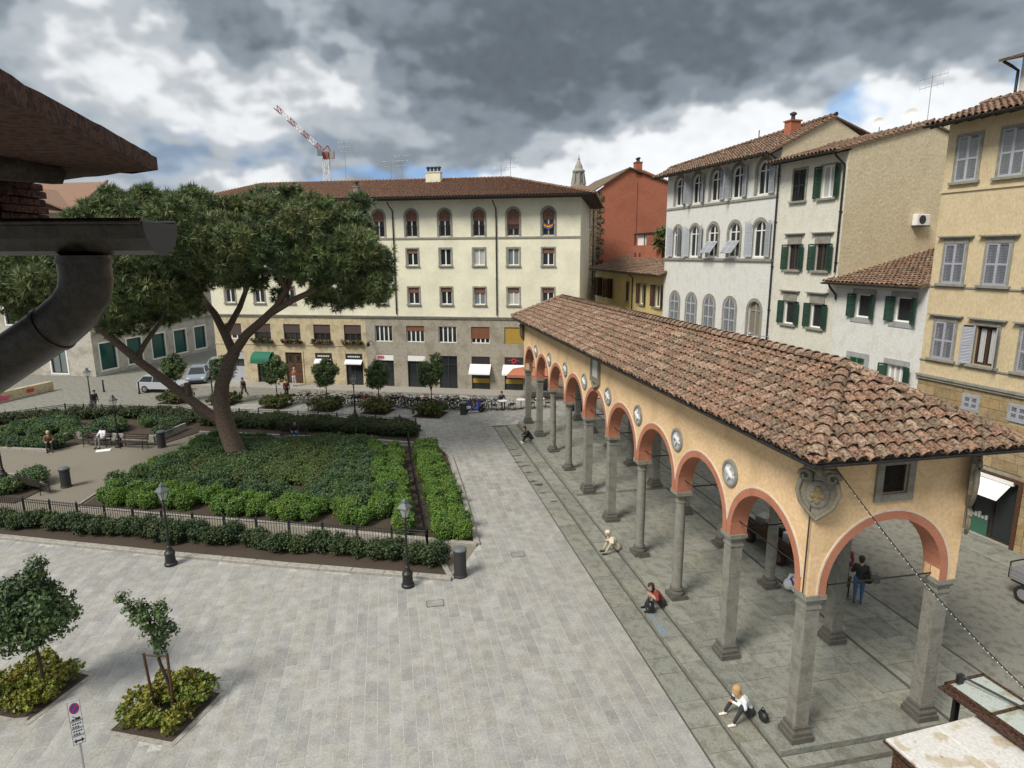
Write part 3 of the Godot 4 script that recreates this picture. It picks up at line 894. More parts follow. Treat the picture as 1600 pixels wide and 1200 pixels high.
func build_loggia() -> void:
	var o := thing("loggia", "long ochre arcaded loggia with grey columns and a tiled hipped roof", "loggia", LOGGIA_AT, LOGGIA_TURN)
	var spring := 4.22
	var square_at := [0, 1, 4, 5, 8, 9]                 # counted from the near corner
	for k in 10:
		var y := 0.428 if k >= 5 else 0.308
		for x in [0.0, WIDE]:
			column(o, Vector3(x, y, -k * BAY), spring, not (k in square_at))
	var ops := []
	var r := 1.445; var cy := 4.40
	for k in 9:
		ops.append([-(k + 0.5) * BAY, spring, r * 2, cy + r - spring, true])
	var t := 0.47
	var red := M["terracotta paint"] as Material
	# the two long walls, then the two end walls; each: frame turn, frame origin, x0, x1, openings
	var loft := [WIDE * 0.5 - 0.05, 6.58, 0.66, 0.7, false]
	var ends := [[WIDE * 0.5, spring, 1.55 * 2, 4.40 + 1.55 - spring, true]]
	var far := [[-WIDE * 0.5, spring, 1.55 * 2, 4.40 + 1.55 - spring, true]]
	for a in [[-PI / 2, Vector3(-0.235, 0, 0), -LONG - 0.235, 0.235, ops], [PI / 2, Vector3(WIDE + 0.235, 0, -LONG), -LONG - 0.235, 0.235, ops], [0.0, Vector3(0, 0, 0.235), -0.235, WIDE + 0.235, ends], [PI, Vector3(0, 0, -LONG - 0.235), -WIDE - 0.28, 0.235, far]]:
		var b := MB.new()
		wall(b, a[2], a[3], spring, 7.66, a[4] + [loft] if a[0] == 0.0 else a[4], t, 0.0, false, true)
		if a[0] == 0.0:
			reveals(b, outline(loft), 0.0, -t)
		var i := 0
		for q in a[4]:        # undersides between the arches
			var lo: float = a[2] if i == 0 and a[4].size() == 1 else q[0] - BAY * 0.5
			for s in [[q[0] + r if a[4].size() > 1 else q[0] + 1.55, (q[0] + BAY * 0.5) if a[4].size() > 1 else a[3]], [lo, q[0] - r if a[4].size() > 1 else q[0] - 1.55]]:
				b.quad(Vector3(s[0], spring, -t), Vector3(s[1], spring, -t), Vector3(s[1], spring, 0), Vector3(s[0], spring, 0))
			i += 1
		part(o, "wall", b, M["ochre"], a[1], a[0])
		var n := 0
		for q in a[4]:
			var s := MB.new()
			var p := outline(q, 0.0, 24)
			p.remove_at(0)
			p.append(Vector2(q[0] - q[2] * 0.5, q[1]))
			reveals(s, p, 0.0, -t, false)
			var rr: float = q[2] * 0.5
			arc_band(s, q[0], q[1] + q[3] - rr, spring, rr - 0.004, rr + 0.195, 0.0, 0.025)
			arc_band(s, q[0], q[1] + q[3] - rr, spring, rr - 0.004, rr + 0.195, -t - 0.025, -t)
			part(o, "arch", s, red, a[1], a[0])
			s = MB.new()
			arc_band(s, q[0], q[1] + q[3] - rr, spring, rr + 0.195, rr + 0.238, 0.0, 0.022, 0.11 if a[4].size() > 1 else 0.0)
			part(o, "arch_outline", s, M["white line"], a[1], a[0])
			n += 1
	# tie rods across and along
	for k in 10:
		var b := MB.new()
		b.bar(Vector3(0.2, 4.30, -k * BAY), Vector3(WIDE - 0.2, 4.30, -k * BAY), 0.022)
		part(o, "tie_rod", b, M["iron"])
	for k in 9:
		var b := MB.new()
		b.bar(Vector3(0, 4.62, -k * BAY - 0.2), Vector3(0, 4.62, -(k + 1) * BAY + 0.2), 0.02)
		part(o, "tie_rod", b, M["iron"])
	var lb := MB.new()
	lb.bc(Vector3(WIDE * 0.5, 4.30, 0), Vector3(0.14, 0.17, 0.14))
	part(o, "lamp_box", lb, M["iron grey"])
	# ceiling under the roof
	var c := MB.new()
	c.box(Vector3(-0.2, 6.36, -LONG - 0.2), Vector3(WIDE + 0.2, 6.44, 0.2))
	part(o, "ceiling", c, M["wood dark"])
	# roof
	var e := 0.9; var ye := 7.70; var yr := 9.12
	var nl := Vector3(-e, ye, e); var nr := Vector3(WIDE + e, ye, e); var fl := Vector3(-e, ye, -LONG - e); var fr := Vector3(WIDE + e, ye, -LONG - e)
	var half := WIDE * 0.5 + e
	var rn := Vector3(WIDE * 0.5, yr, e - half); var rf := Vector3(WIDE * 0.5, yr, -LONG - e + half)
	var roof := hold(o, "roof")
	var b2 := MB.new()
	for f in [[fl, nl, rn, rf], [nl, nr, rn], [nr, fr, rf, rn], [fr, fl, rf]]:
		slab_face(b2, f, 0.07)
	b2.box(Vector3(-e + 0.1, ye - 0.07, -LONG - e + 0.1), Vector3(WIDE + e - 0.1, ye - 0.045, e - 0.1))
	part(roof, "underlay", b2, T.tile[6])
	var xf := []
	tile_face(xf, nl, nr, rn, rn, 0.32, 0.345)
	tile_face(xf, fl, nl, rn, rf, 0.32, 0.345)
	tile_face(xf, nr, fr, rf, rn, 0.32, 0.345)
	tile_face(xf, fr, fl, rf, rf, 0.32, 0.345)
	ridge_tiles(xf, nl + Vector3(0.05, 0.06, -0.05), rn + Vector3(0, 0.07, 0)); ridge_tiles(xf, nr + Vector3(-0.05, 0.06, -0.05), rn + Vector3(0, 0.07, 0))
	ridge_tiles(xf, rn + Vector3(0, 0.08, 0), rf + Vector3(0, 0.08, 0)); ridge_tiles(xf, fl + Vector3(0, 0.06, 0), rf + Vector3(0, 0.07, 0))
	pieces(roof, "roof_tile", "roof_tiles", tile_mesh(0.138, 0.108, 0.46), T.tones_tile, T.tile, M["roof tile"], xf)
	var g := MB.new()
	half_gutter(g, [nl + Vector3(-0.05, -0.03, 0.05), nr + Vector3(0.05, -0.03, 0.05)], 0.07)
	half_gutter(g, [fl + Vector3(-0.05, -0.03, -0.05), nl + Vector3(-0.05, -0.03, 0.05)], 0.07)
	half_gutter(g, [nr + Vector3(0.05, -0.03, 0.05), fr + Vector3(0.05, -0.03, -0.05)], 0.07)
	part(o, "gutter", g, M["gutter"])
	for k in range(1, 9):
		tondo(o, Vector3(-0.235, 5.97, -k * BAY), -PI / 2, k)
	# marble inscription in the middle of the long side
	var pl := hold(o, "plaque", Vector3(-0.235, 6.85, -4.5 * BAY), -PI / 2)
	var q := MB.new()
	ring(q, PackedVector2Array([Vector2(-0.42, -0.36), Vector2(0.42, -0.36), Vector2(0.42, 0.42), Vector2(-0.42, 0.42)]), PackedVector2Array([Vector2(-0.62, -0.6), Vector2(0.62, -0.6), Vector2(0.58, 0.62), Vector2(-0.58, 0.62)]), 0, 0.1)
	q.tube([Vector3(-0.45, -0.66, 0.06), Vector3(0, -0.85, 0.08), Vector3(0.45, -0.66, 0.06)], [0.05, 0.09, 0.05], 6)
	part(pl, "frame", q, M["carved"])
	q = MB.new()
	q.box(Vector3(-0.42, -0.36, 0.0), Vector3(0.42, 0.42, 0.05))
	part(pl, "slab", q, M["marble"])
	coat_of_arms(o, Vector3(-0.18, 6.72, 0.22), -PI / 4, 0.82)
	coat_of_arms(o, Vector3(WIDE + 0.2, 6.75, 0.24), PI / 4, 0.86)
	coat_of_arms(o, Vector3(WIDE + 0.27, 5.7, 0.26), PI / 4, 0.42, false)
	coat_of_arms(o, Vector3(-0.2, 6.75, -LONG - 0.2), -PI * 0.75, 0.8)
	# loft window of the near end
	var w := hold(o, "loft_window", Vector3(WIDE * 0.5 - 0.05, 6.88, 0.235))
	q = MB.new()
	ring(q, PackedVector2Array([Vector2(-0.33, -0.3), Vector2(0.33, -0.3), Vector2(0.33, 0.4), Vector2(-0.33, 0.4)]), PackedVector2Array([Vector2(-0.5, -0.47), Vector2(0.5, -0.47), Vector2(0.5, 0.55), Vector2(-0.5, 0.55)]), 0, 0.07)
	part(w, "frame", q, M["pietra serena"])
	q = MB.new()
	for k in 13:
		q.x = Transform3D(Basis(Vector3.RIGHT, 0.7), Vector3(0, -0.27 + k * 0.054, -0.06))
		q.box(Vector3(-0.33, -0.04, -0.006), Vector3(0.33, 0.04, 0.006))
	q.x = Transform3D()
	part(w, "louvres", q, M["wood dark"])
	# pipe down the near corner
	q = MB.new()
	q.tube([Vector3(-0.33, 7.5, 0.2), Vector3(-0.33, 4.3, 0.2)], [0.018], 6)
	part(o, "cable", q, M["iron grey"])

# ---------------------------------------------------------------- windows
func leaf(w: float, h: float, r: float, side: float) -> ArrayMesh:      # louvred shutter leaf, hinge at the origin, reaching w towards side; r: arch radius of the whole opening
	var key := "leaf %.2f %.2f %.2f %.0f" % [w, h, r, side]
	if cache.has(key):
		return cache[key]
	var b := MB.new()
	var edge := func(y: float) -> float:       # how far the outline lies in from the hinge at height y
		return 0.0 if r <= 0.0 or y < h - r else r - sqrt(maxf(0.0, r * r - pow(y - (h - r), 2)))
	var put := func(x0: float, x1: float, y0: float, y1: float, z: float) -> void:
		b.box(Vector3(minf(x0 * side, x1 * side), y0, -z), Vector3(maxf(x0 * side, x1 * side), y1, z))
	var s := 0.055
	var hs := h - (r if r > 0.0 else 0.0)
	put.call(0.0, s, 0.0, hs, 0.02)
	put.call(w - s, w, 0.0, h - 0.01, 0.02)
	for y in [0.0, hs * 0.5 - 0.04, hs - 0.07]:
		put.call(s, w - s, y, y + 0.075, 0.02)
	if r > 0.0:
		for k in 6:
			var y0 := lerpf(hs, h - 0.02, k / 6.0); var y1 := lerpf(hs, h - 0.02, (k + 1) / 6.0)
			var e: float = edge.call((y0 + y1) * 0.5)
			put.call(e, minf(e + s * 1.3, w), y0, y1, 0.02)
	else:
		put.call(s, w - s, h - 0.06, h, 0.02)
	var y := 0.1
	while y < h - 0.08:
		var e: float = edge.call(y + 0.03)
		if e + s < w - s:
			b.x = Transform3D(Basis(Vector3.RIGHT, 0.6), Vector3(0, y, 0))
			put.call(e + s * 0.8, w - s * 0.8, -0.03, 0.03, 0.005)
			b.x = Transform3D()
		y += 0.062
	cache[key] = b.done()
	return cache[key]

func window(p: Node3D, x: float, y: float, w: float, h: float, o := {}) -> Node3D:
	var win := hold(p, o.get("called", "window"), Vector3(x, y, 0))
	var arch: bool = o.get("arch", false)
	var z: float = o.get("z", -0.17)
	var op := [0.0, 0.0, w, h, arch]
	var id := "%.2f %.2f %s" % [w, h, arch]
	if o.has("sur"):
		var key: String = "sur %s %.2f %s" % [id, o.sur, o.has("sur_out")]
		if not cache.has(key):
			var b := MB.new()
			ring(b, outline(op), outline(op, o.sur), -0.02, 0.035, arch)
			cache[key] = b.done()
		part(win, "surround", cache[key], o.get("sur_mat", M["trim grey"]))
	var key2 := "pane " + id + str(z)
	if not cache.has(key2):
		var b := MB.new()
		b.poly(outline(op), z, z)
		cache[key2] = b.done()
	part(win, "pane", cache[key2], o.get("pane", M["pane"]))
	if not o.has("nosash"):
		var n: int = o.get("sashes", 2)
		var key: String = "sash %s %d %.2f" % [id, n, z]
		if not cache.has(key):
			var b := MB.new()
			var q := outline(op); var inner := outline(op, -0.065)
			if arch:
				inner[0].y += 0.065; inner[1].y += 0.065
			ring(b, inner, q, z, z + 0.05)
			for k in range(1, n):
				var mx := -w * 0.5 + w * k / n
				b.box(Vector3(mx - 0.05, 0.05, z), Vector3(mx + 0.05, h - 0.03 if not arch else h - 0.07, z + 0.045))
			if arch:
				b.box(Vector3(-w * 0.5 + 0.05, h - w * 0.5 - 0.03, z), Vector3(w * 0.5 - 0.05, h - w * 0.5 + 0.03, z + 0.043))
			cache[key] = b.done()
		part(win, "sash", cache[key], o.get("sash", M["white frame"]))
	if o.get("roller", 0.0) > 0.0:
		var f: float = o.roller
		var b := MB.new()
		var yy := h * (1.0 - f)
		while yy < h - 0.02:
			var hw := w * 0.5 - 0.02
			if arch and yy > h - w * 0.5:
				hw = sqrt(maxf(0.001, pow(w * 0.5, 2) - pow(yy + 0.05 - (h - w * 0.5), 2))) - 0.01
			if hw > 0.03:
				b.box(Vector3(-hw, yy, z + 0.07), Vector3(hw, minf(yy + 0.066, h - 0.005), z + 0.085))
			yy += 0.072
		part(win, "roller_blind", b, o.get("roller_mat", M["roller"]))
	if o.has("rail"):
		var b := MB.new()
		b.box(Vector3(-w * 0.5, o.rail - 0.03, -0.07), Vector3(w * 0.5, o.rail, -0.04))
		b.box(Vector3(-w * 0.5, 0.06, -0.07), Vector3(w * 0.5, 0.09, -0.04))
		for k in 13:
			b.bar(Vector3(-w * 0.5 + w * (k + 0.5) / 13, 0.07, -0.055), Vector3(-w * 0.5 + w * (k + 0.5) / 13, o.rail, -0.055), 0.014)
		part(win, "railing", b, M["iron grey"])
	if o.has("shut"):
		var sm: Material = o.get("smat", M["shutter grey"])
		var rr := w * 0.5 if arch else 0.0
		var angles: Array = o.shut           # left and right leaf in degrees, 0 closed; a negative one is missing
		for s in 2:
			if angles[s] >= 0:
				var side := 1.0 if s == 0 else -1.0
				part(win, "shutter", leaf(w * 0.5, h, rr, side), sm, Vector3(-side * w * 0.5, 0, 0.02 if angles[s] < 1 else 0.055), -side * deg_to_rad(angles[s]))
	if o.has("tilt"):       # lower flap of the shutters pushed outwards
		var sm: Material = o.get("smat", M["shutter grey"])
		for side in [1.0, -1.0]:
			var f := part(win, "shutter_flap", leaf(w * 0.5, h * 0.45, 0.0, side), sm, Vector3(-side * w * 0.5, h * 0.47, 0.03))
			f.rotation = Vector3(PI - 0.65, 0, 0)
	if o.has("sill"):
		var b := MB.new()
		b.bevel(Vector3(-w * 0.5 - o.sill, -0.12, 0.0), Vector3(w * 0.5 + o.sill, -0.005, 0.14), 0.015)
		part(win, "sill", b, o.get("sur_mat", M["trim grey"]))
	if o.has("lintel"):
		var b := MB.new()
		b.box(Vector3(-w * 0.5 - 0.1, h + 0.02, 0.0), Vector3(w * 0.5 + 0.1, h + o.lintel, 0.05))
		b.box(Vector3(-w * 0.5 - 0.26, h + o.lintel, 0.0), Vector3(w * 0.5 + 0.26, h + o.lintel + 0.06, 0.13))
		b.box(Vector3(-w * 0.5 - 0.32, h + o.lintel + 0.06, 0.0), Vector3(w * 0.5 + 0.32, h + o.lintel + 0.12, 0.19))
		part(win, "lintel", b, o.get("sur_mat", M["trim grey"]))
	return win

func strip(p: Node3D, called: String, x0: float, x1: float, y0: float, y1: float, z: float, m: Material) -> void:
	var b := MB.new()
	b.box(Vector3(x0, y0, 0.0), Vector3(x1, y1, z))
	part(p, called, b, m)

func downpipe(p: Node3D, x: float, top: float, foot: float, kick := 0.8) -> void:
	var b := MB.new()
	b.tube([Vector3(x - 0.1, top + 0.1, kick), Vector3(x - 0.05, top - 0.12, kick - 0.05), Vector3(x, top - 0.55, 0.1), Vector3(x, top - 0.8, 0.09), Vector3(x, foot, 0.09)], [0.055], 8)
	var y := foot + 0.5
	while y < top - 1.0:
		b.box(Vector3(x - 0.075, y, 0.0), Vector3(x + 0.075, y + 0.04, 0.15))
		y += 2.6
	part(p, "downpipe", b, M["gutter"])

func shell(p: Node3D, x0: float, x1: float, y1: float, deep: float, m: Material) -> void:      # the sides and the back
	var b := MB.new()
	b.quad(Vector3(x0, 0, -deep), Vector3(x0, 0, 0), Vector3(x0, y1, 0), Vector3(x0, y1, -deep))
	b.quad(Vector3(x1, 0, 0), Vector3(x1, 0, -deep), Vector3(x1, y1, -deep), Vector3(x1, y1, 0))
	b.quad(Vector3(x1, 0, -deep), Vector3(x0, 0, -deep), Vector3(x0, y1, -deep), Vector3(x1, y1, -deep))
	part(p, "side_walls", b, m)

# gable roof with its ridge along x; rise reached at depth ridge, then falling again to the back
func gable_roof(p: Node3D, x0: float, x1: float, y: float, over: float, ridge: float, rise: float, deep: float, left := 1.0) -> void:
	var roof := hold(p, "roof")
	var slope := rise / ridge
	var a := Vector3(x0, y - over * slope, over); var b := Vector3(x1, y - over * slope, over)
	var c := Vector3(x1, y + rise, -ridge); var d := Vector3(x0, y + rise * left, -ridge * left)
	var yb := y + rise - (deep - ridge + 0.3) * slope
	if left < 1.0:
		yb = y + rise - 1.2
	var e := Vector3(x0, yb * left + (y - 0.5) * (1.0 - left), -deep - 0.3); var f := Vector3(x1, yb, -deep - 0.3)
	var m := MB.new()
	slab_face(m, [a, b, c, d], 0.09)
	slab_face(m, [f, e, d, c], 0.09)
	part(roof, "underlay", m, T.tile[6])
	var xf := []
	tile_face(xf, a, b, c, d)
	if left == 1.0:
		tile_face(xf, f, e, d, c)
	ridge_tiles(xf, c + Vector3(0, 0.07, 0), d + Vector3(0, 0.07, 0))
	roof_stuff(roof, xf)
	m = MB.new()
	var k := x0 + 0.2
	while k < x1:
		var s := Vector3(k, y - over * slope - 0.16 + 0.05, over - 0.08)
		m.tube([s, Vector3(k, y - 0.16 + 0.02, -0.1)], [0.05], 4)
		k += 0.55
	part(roof, "rafters", m, M["wood dark"])
	m = MB.new()
	half_gutter(m, [a + Vector3(0, -0.03, 0.06), b + Vector3(0, -0.03, 0.06)], 0.085)
	part(roof, "gutter", m, M["gutter"])

func roof_stuff(roof: Node3D, xf: Array) -> void:
	var cols := []
	for i in xf.size():
		cols.append(T.tones_tile[rng.randi() % T.tones_tile.size()])
	many(roof, "roof_tiles", tile_mesh(), M["roof tile"], xf, cols, true)

func aerial(p: Node3D, at: Vector3, h: float, kind := 0) -> void:
	var b := MB.new()
	b.bar(at, at + Vector3(0, h, 0), 0.022)
	for k in 3 if kind == 0 else 2:
		var y := h - 0.1 - k * 0.45
		var l := 0.9 - k * 0.2
		b.bar(at + Vector3(-l, y, 0), at + Vector3(l, y, 0), 0.011)
		for j in 5:
			b.bar(at + Vector3(-l + j * l * 0.5, y - 0.16, 0), at + Vector3(-l + j * l * 0.5, y + 0.16, 0), 0.007)
	part(p, "aerial", b, M["steel"])

func chimney(p: Node3D, at: Vector3, w: float, h: float, m: Material, pots := 3) -> void:
	var c := hold(p, "chimney", at)
	var b := MB.new()
	b.box(Vector3(-w * 0.5, -1.0, -0.35), Vector3(w * 0.5, h, 0.35))
	b.box(Vector3(-w * 0.5 - 0.06, h, -0.41), Vector3(w * 0.5 + 0.06, h + 0.08, 0.41))
	part(c, "stack", b, m)
	for k in pots:
		var q := MB.new()
		var x := -w * 0.5 + w * (k + 0.5) / pots
		q.lathe([Vector2(0.13, h + 0.08), Vector2(0.11, h + 0.35), Vector2(0.2, h + 0.4), Vector2(0.2, h + 0.5), Vector2(0.03, h + 0.58)], 8, Vector3(x, 0, 0))
		part(c, "pot", q, M["iron grey"])

func text(p: Node3D, called: String, words: String, at: Vector3, size: float, m: Material, serif := false) -> void:
	var t := TextMesh.new()
	var f := SystemFont.new()
	f.font_names = PackedStringArray(["Droid Serif" if serif else "Droid Sans"])
	t.font = f
	t.text = words
	t.font_size = 32
	t.pixel_size = size / 32.0
	t.depth = 0.012
	part(p, called, t, m, at)

# ---------------------------------------------------------------- the long cream house across the square
func build_cream() -> void:
	var o := thing("apartment_building", "long cream apartment block with arched top windows behind the bicycles", "building", Vector3(-11.5, 0, -57.1), deg_to_rad(-10))
	var x0 := -16.9; var x1 := 17.5; var div := -1.75
	var top := []; var low_a := []; var low_b := []
	for k in range(-5, 6):
		var x := -0.05 + 2.975 * k
		if x + 0.8 > x1:
			continue
		top.append([x, 13.42, 1.02, 2.24, true]); top.append([x, 10.98, 1.0, 1.4, false]); top.append([x, 7.62, 1.0, 1.45, false])
		(low_a if x < div else low_b).append([x, 4.22, 1.66, 1.46, false])
		(low_a if x < div else low_b).append([x, 0.1, 1.66, 2.95, false])
	var b := MB.new()
	wall(b, x0, x1, 6.55, 16.5, top)
	part(o, "upper_wall", b, M["cream wall"])
	b = MB.new()
	wall(b, x0, div, 0, 6.35, low_a)
	part(o, "beige_base", b, M["beige stone"])
	b = MB.new()
	wall(b, div, x1, 0, 6.35, low_b)
	part(o, "grey_base", b, M["grey stone"])
	shell(o, x0, x1, 16.5, 13.0, M["cream wall"])
	strip(o, "cornice", x0 - 0.05, x1 + 0.05, 6.35, 6.47, 0.10, M["trim grey"])
	strip(o, "cornice", x0 - 0.1, x1 + 0.1, 6.47, 6.56, 0.16, M["trim grey"])
	strip(o, "string_course", x0 - 0.03, x1 + 0.03, 13.2, 13.36, 0.06, M["trim grey"])
	strip(o, "string_course", x0 - 0.02, div, 3.72, 3.80, 0.05, M["beige stone"])
	var rolls := {Vector2i(0, 2): 0.3, Vector2i(1, 3): 0.28, Vector2i(5, 3): 0.3, Vector2i(1, 2): 0.32, Vector2i(3, 2): 0.33, Vector2i(4, 2): 0.25, Vector2i(5, 2): 0.28, Vector2i(2, 2): 0.25}
	for k in range(-5, 6):
		var x := -0.05 + 2.975 * k
		var d := {"arch": true, "sur": 0.17, "roller": 0.42, "rail": 0.95}
		if k == 4:
			d.roller = 0.75
		window(o, x, 13.42, 1.02, 2.24, d)
		var panes := [M["pane"], M["pane"], M["pane pale"], M["pane"], M["curtain"]]
		window(o, x, 10.98, 1.0, 1.4, {"pane": panes[(k * 3 + 20) % 5], "sur": 0.13, "roller": rolls.get(Vector2i(k, 3), 0.0), "sill": 0.16})
		window(o, x, 7.62, 1.0, 1.45, {"pane": panes[(k * 2 + 21) % 5], "sur": 0.13, "roller": rolls.get(Vector2i(k, 2), 0.2 if k < 0 else 0.0), "roller_mat": M["roller"], "sill": 0.16})
		if x < div:
			var wn := window(o, x, 4.22, 1.66, 1.46, {"sashes": 3, "sash": M["brown frame"] if k > -5 else M["white frame"], "roller": 0.55 if k > -5 else 0.75, "roller_mat": M["roller dark"]})
			if k > -5:
				var fb := MB.new()
				fb.box(Vector3(-0.95, -0.3, 0.03), Vector3(0.95, -0.08, 0.3))
				part(wn, "flower_box", fb, M["shutter brown"])
				var xf := []; var cols := []
				for i in 60:
					xf.append(Transform3D(Basis.from_euler(Vector3(rng.randf() * 6, rng.randf() * 6, 0)) * 1.1, Vector3(rng.randf_range(-1, 1), rng.randf_range(-0.25, 0.08), rng.randf_range(0.1, 0.4))))
					cols.append(Color(0.05, 0.085, 0.025) * rng.randf_range(0.6, 1.5) if rng.randf() < 0.85 else Color(0.3, 0.06, 0.05))
				bake(wn, "flowers", leaf_clump(), M["leaf"], xf, cols)
		else:
			window(o, x, 4.22, 1.66, 1.46, {"sashes": 4, "roller": [0.0, 0.32, 0.0, 0.72, 0.98, 0.4][k], "roller_mat": M["roller yellow"] if k == 4 else M["roller rust"]})
	# ground floor: shops and doors
	for k in range(-5, 6):
		var x := -0.05 + 2.975 * k
		match k:
			-3:
				var dr := hold(o, "door", Vector3(x, 0.1, 0))
				b = MB.new()
				b.box(Vector3(-0.83, 0, -0.2), Vector3(0.83, 2.95, -0.14))
				for s in [-1.0, 1.0]:
					for y in [0.2, 1.1, 2.0]:
						b.bevel(Vector3(s * 0.41 - 0.3, y, -0.15), Vector3(s * 0.41 + 0.3, y + 0.75, -0.1), 0.02)
				part(dr, "leaves", b, M["wood"])
				b = MB.new()
				for s in [-1.0, 1.0]:
					b.box(Vector3(s * 0.41 - 0.18, 2.1, -0.1), Vector3(s * 0.41 + 0.18, 2.65, -0.09))
				part(dr, "glazing", b, M["pane"])
				b = MB.new()
				ring(b, outline([0, 0, 1.66, 2.95, false]), outline([0, 0, 1.66, 2.95, false], 0.14), 0, 0.06, true)
				part(dr, "surround", b, M["beige stone"])
			2:
				var dr := hold(o, "door", Vector3(x, 0.1, 0))
				b = MB.new()
				ring(b, outline([0, 0, 1.5, 2.8, false]), outline([0, 0, 1.66, 2.95, false]), -0.2, -0.1)
				b.box(Vector3(-0.04, 0, -0.2), Vector3(0.04, 2.8, -0.1))
				b.box(Vector3(-0.75, 2.1, -0.2), Vector3(0.75, 2.17, -0.1))
				part(dr, "frame", b, M["iron grey"])
				b = MB.new()
				b.box(Vector3(-0.76, 0, -0.19), Vector3(0.76, 2.85, -0.16))
				part(dr, "pane", b, M["pane"])
			_:
				var sh := window(o, x, 0.1, 1.66, 2.95, {"called": "shop_front", "sashes": 2, "sash": M["iron grey"], "z": -0.2})
				if k == -5:
					b = MB.new()
					b.box(Vector3(-0.8, 0, -0.12), Vector3(0.8, 1.5, -0.08)); b.box(Vector3(-0.8, 2.2, -0.12), Vector3(0.8, 2.93, -0.08))
					part(sh, "panel", b, M["shutter grey"])
				elif k == -4:
					b = MB.new()
					b.tube([Vector3(-0.95, 2.55, 0.1), Vector3(0.95, 2.55, 0.1)], [0.05], 6)
					for i in 8:
						var a0 := PI * 0.5 * i / 8; var a1 := PI * 0.5 * (i + 1) / 8
						b.quad(Vector3(-0.95, 2.2 + 0.75 * cos(a0), 0.9 * sin(a0)), Vector3(-0.95, 2.2 + 0.75 * cos(a1), 0.9 * sin(a1)), Vector3(0.95, 2.2 + 0.75 * cos(a1), 0.9 * sin(a1)), Vector3(0.95, 2.2 + 0.75 * cos(a0), 0.9 * sin(a0)))
					b.quad(Vector3(-0.95, 1.95, 0.9), Vector3(0.95, 1.95, 0.9), Vector3(0.95, 2.2, 0.9), Vector3(-0.95, 2.2, 0.9))
					part(sh, "awning", b, M["green cloth"])
				else:
					b = MB.new()
					b.box(Vector3(-0.83, 2.4 if k < 3 else 2.3, -0.1), Vector3(0.83, 2.93, -0.04))
					part(sh, "sign_board", b, M["sign dark"] if k in [-2, -1, 3, 4] else M["sign white"])
					if k == 0:
						b = MB.new()
						b.box(Vector3(-0.75, 2.55, -0.04), Vector3(-0.05, 2.8, -0.032))
						part(sh, "sign_mark", b, M["pink paint"])
					if k == 4:
						b = MB.new()
						for s in [-1.0, 1.0]:
							b.tube([Vector3(s * 0.12, 2.62, -0.03), Vector3(s * 0.3, 2.7, -0.03), Vector3(s * 0.5, 2.6, -0.03)], [0.03], 5)
						b.x = Transform3D(Basis(Vector3.RIGHT, PI / 2), Vector3(0, 2.62, -0.03))
						b.lathe([Vector2(0.12, 0), Vector2(0.14, 0.02), Vector2(0.2, 0.02), Vector2(0.22, 0)], 14)
						part(sh, "sign_mark", b, M["red paint"])
					if k in [-2, -1]:
						b = MB.new()
						for i in 7:
							b.box(Vector3(-0.6 + i * 0.17, 2.6, -0.04), Vector3(-0.6 + i * 0.17 + 0.11, 2.72, -0.034))
						part(sh, "sign_lettering", b, M["sign white"])
						b = MB.new()
						for i in 10:
							b.quad(Vector3(-0.83 + i * 0.166, 2.05, 0.42), Vector3(-0.83 + i * 0.166 + 0.083, 1.98, 0.42), Vector3(-0.83 + (i + 1) * 0.166, 2.05, 0.42), Vector3(-0.83 + i * 0.166 + 0.083, 2.2, 0.4))
						b.quad(Vector3(-0.83, 2.06, 0.42), Vector3(0.83, 2.06, 0.42), Vector3(0.83, 2.4, 0.0), Vector3(-0.83, 2.4, 0.0))
						part(sh, "awning", b, M["white cloth"])
					if k in [3, 4]:
						b = MB.new()
						b.quad(Vector3(-0.95, 1.58, 0.75), Vector3(0.95, 1.58, 0.75), Vector3(0.95, 2.28, 0.02), Vector3(-0.95, 2.28, 0.02))
						b.quad(Vector3(-0.95, 1.45, 0.75), Vector3(0.95, 1.45, 0.75), Vector3(0.95, 1.58, 0.75), Vector3(-0.95, 1.58, 0.75))
						part(sh, "awning", b, M["white cloth"])
						b = MB.new()
						b.box(Vector3(-0.78, 0.55, -0.18), Vector3(0.78, 0.95, -0.14))
						part(sh, "counter", b, M["roller yellow"])
	for x in [1.28, 10.4]:
		downpipe(o, x, 16.2, 6.7, 1.0)
	# roof: overhanging eaves, hipped at the right end, two tones of tile
	var e := 1.25; var ye := 16.62; var ridge := 7.0; var yr := 18.9; var deep := 14.0
	var roof := hold(o, "roof")
	var A := Vector3(x0 - 1.0, ye, e); var B := Vector3(x1 + e, ye, e); var C := Vector3(x1 + e - 8.6, yr, -ridge); var D := Vector3(x0 + 2.0, yr, -ridge)
	var E2 := Vector3(x1 + e, ye, -deep - e); var F2 := Vector3(x0 - 1.0, ye, -deep - e)
	b = MB.new()
	slab_face(b, [A, B, C, D], 0.1); slab_face(b, [B, E2, C], 0.1); slab_face(b, [E2, F2, D, C], 0.1); slab_face(b, [F2, A, D], 0.1)
	b.box(Vector3(x0 - 0.9, ye - 0.16, -deep - 1), Vector3(x1 + e - 0.15, ye - 0.09, e - 0.12))
	part(roof, "underlay", b, M["wood dark"])
	var xf := []
	tile_face(xf, A, B, C, D, 0.27, 0.36); tile_face(xf, B, E2, C, C, 0.27, 0.36); tile_face(xf, F2, A, D, D, 0.27, 0.36)
	ridge_tiles(xf, C, D); ridge_tiles(xf, B, C); ridge_tiles(xf, A, D)
	var cols := []
	for q in xf:
		var t: Color = T.tones_tile[rng.randi() % T.tones_tile.size()]
		cols.append(Color(0.48, 0.265, 0.18).lerp(t, 0.4))
	many(roof, "roof_tiles", tile_mesh(), M["roof tile"], xf, cols, true)
	b = MB.new()
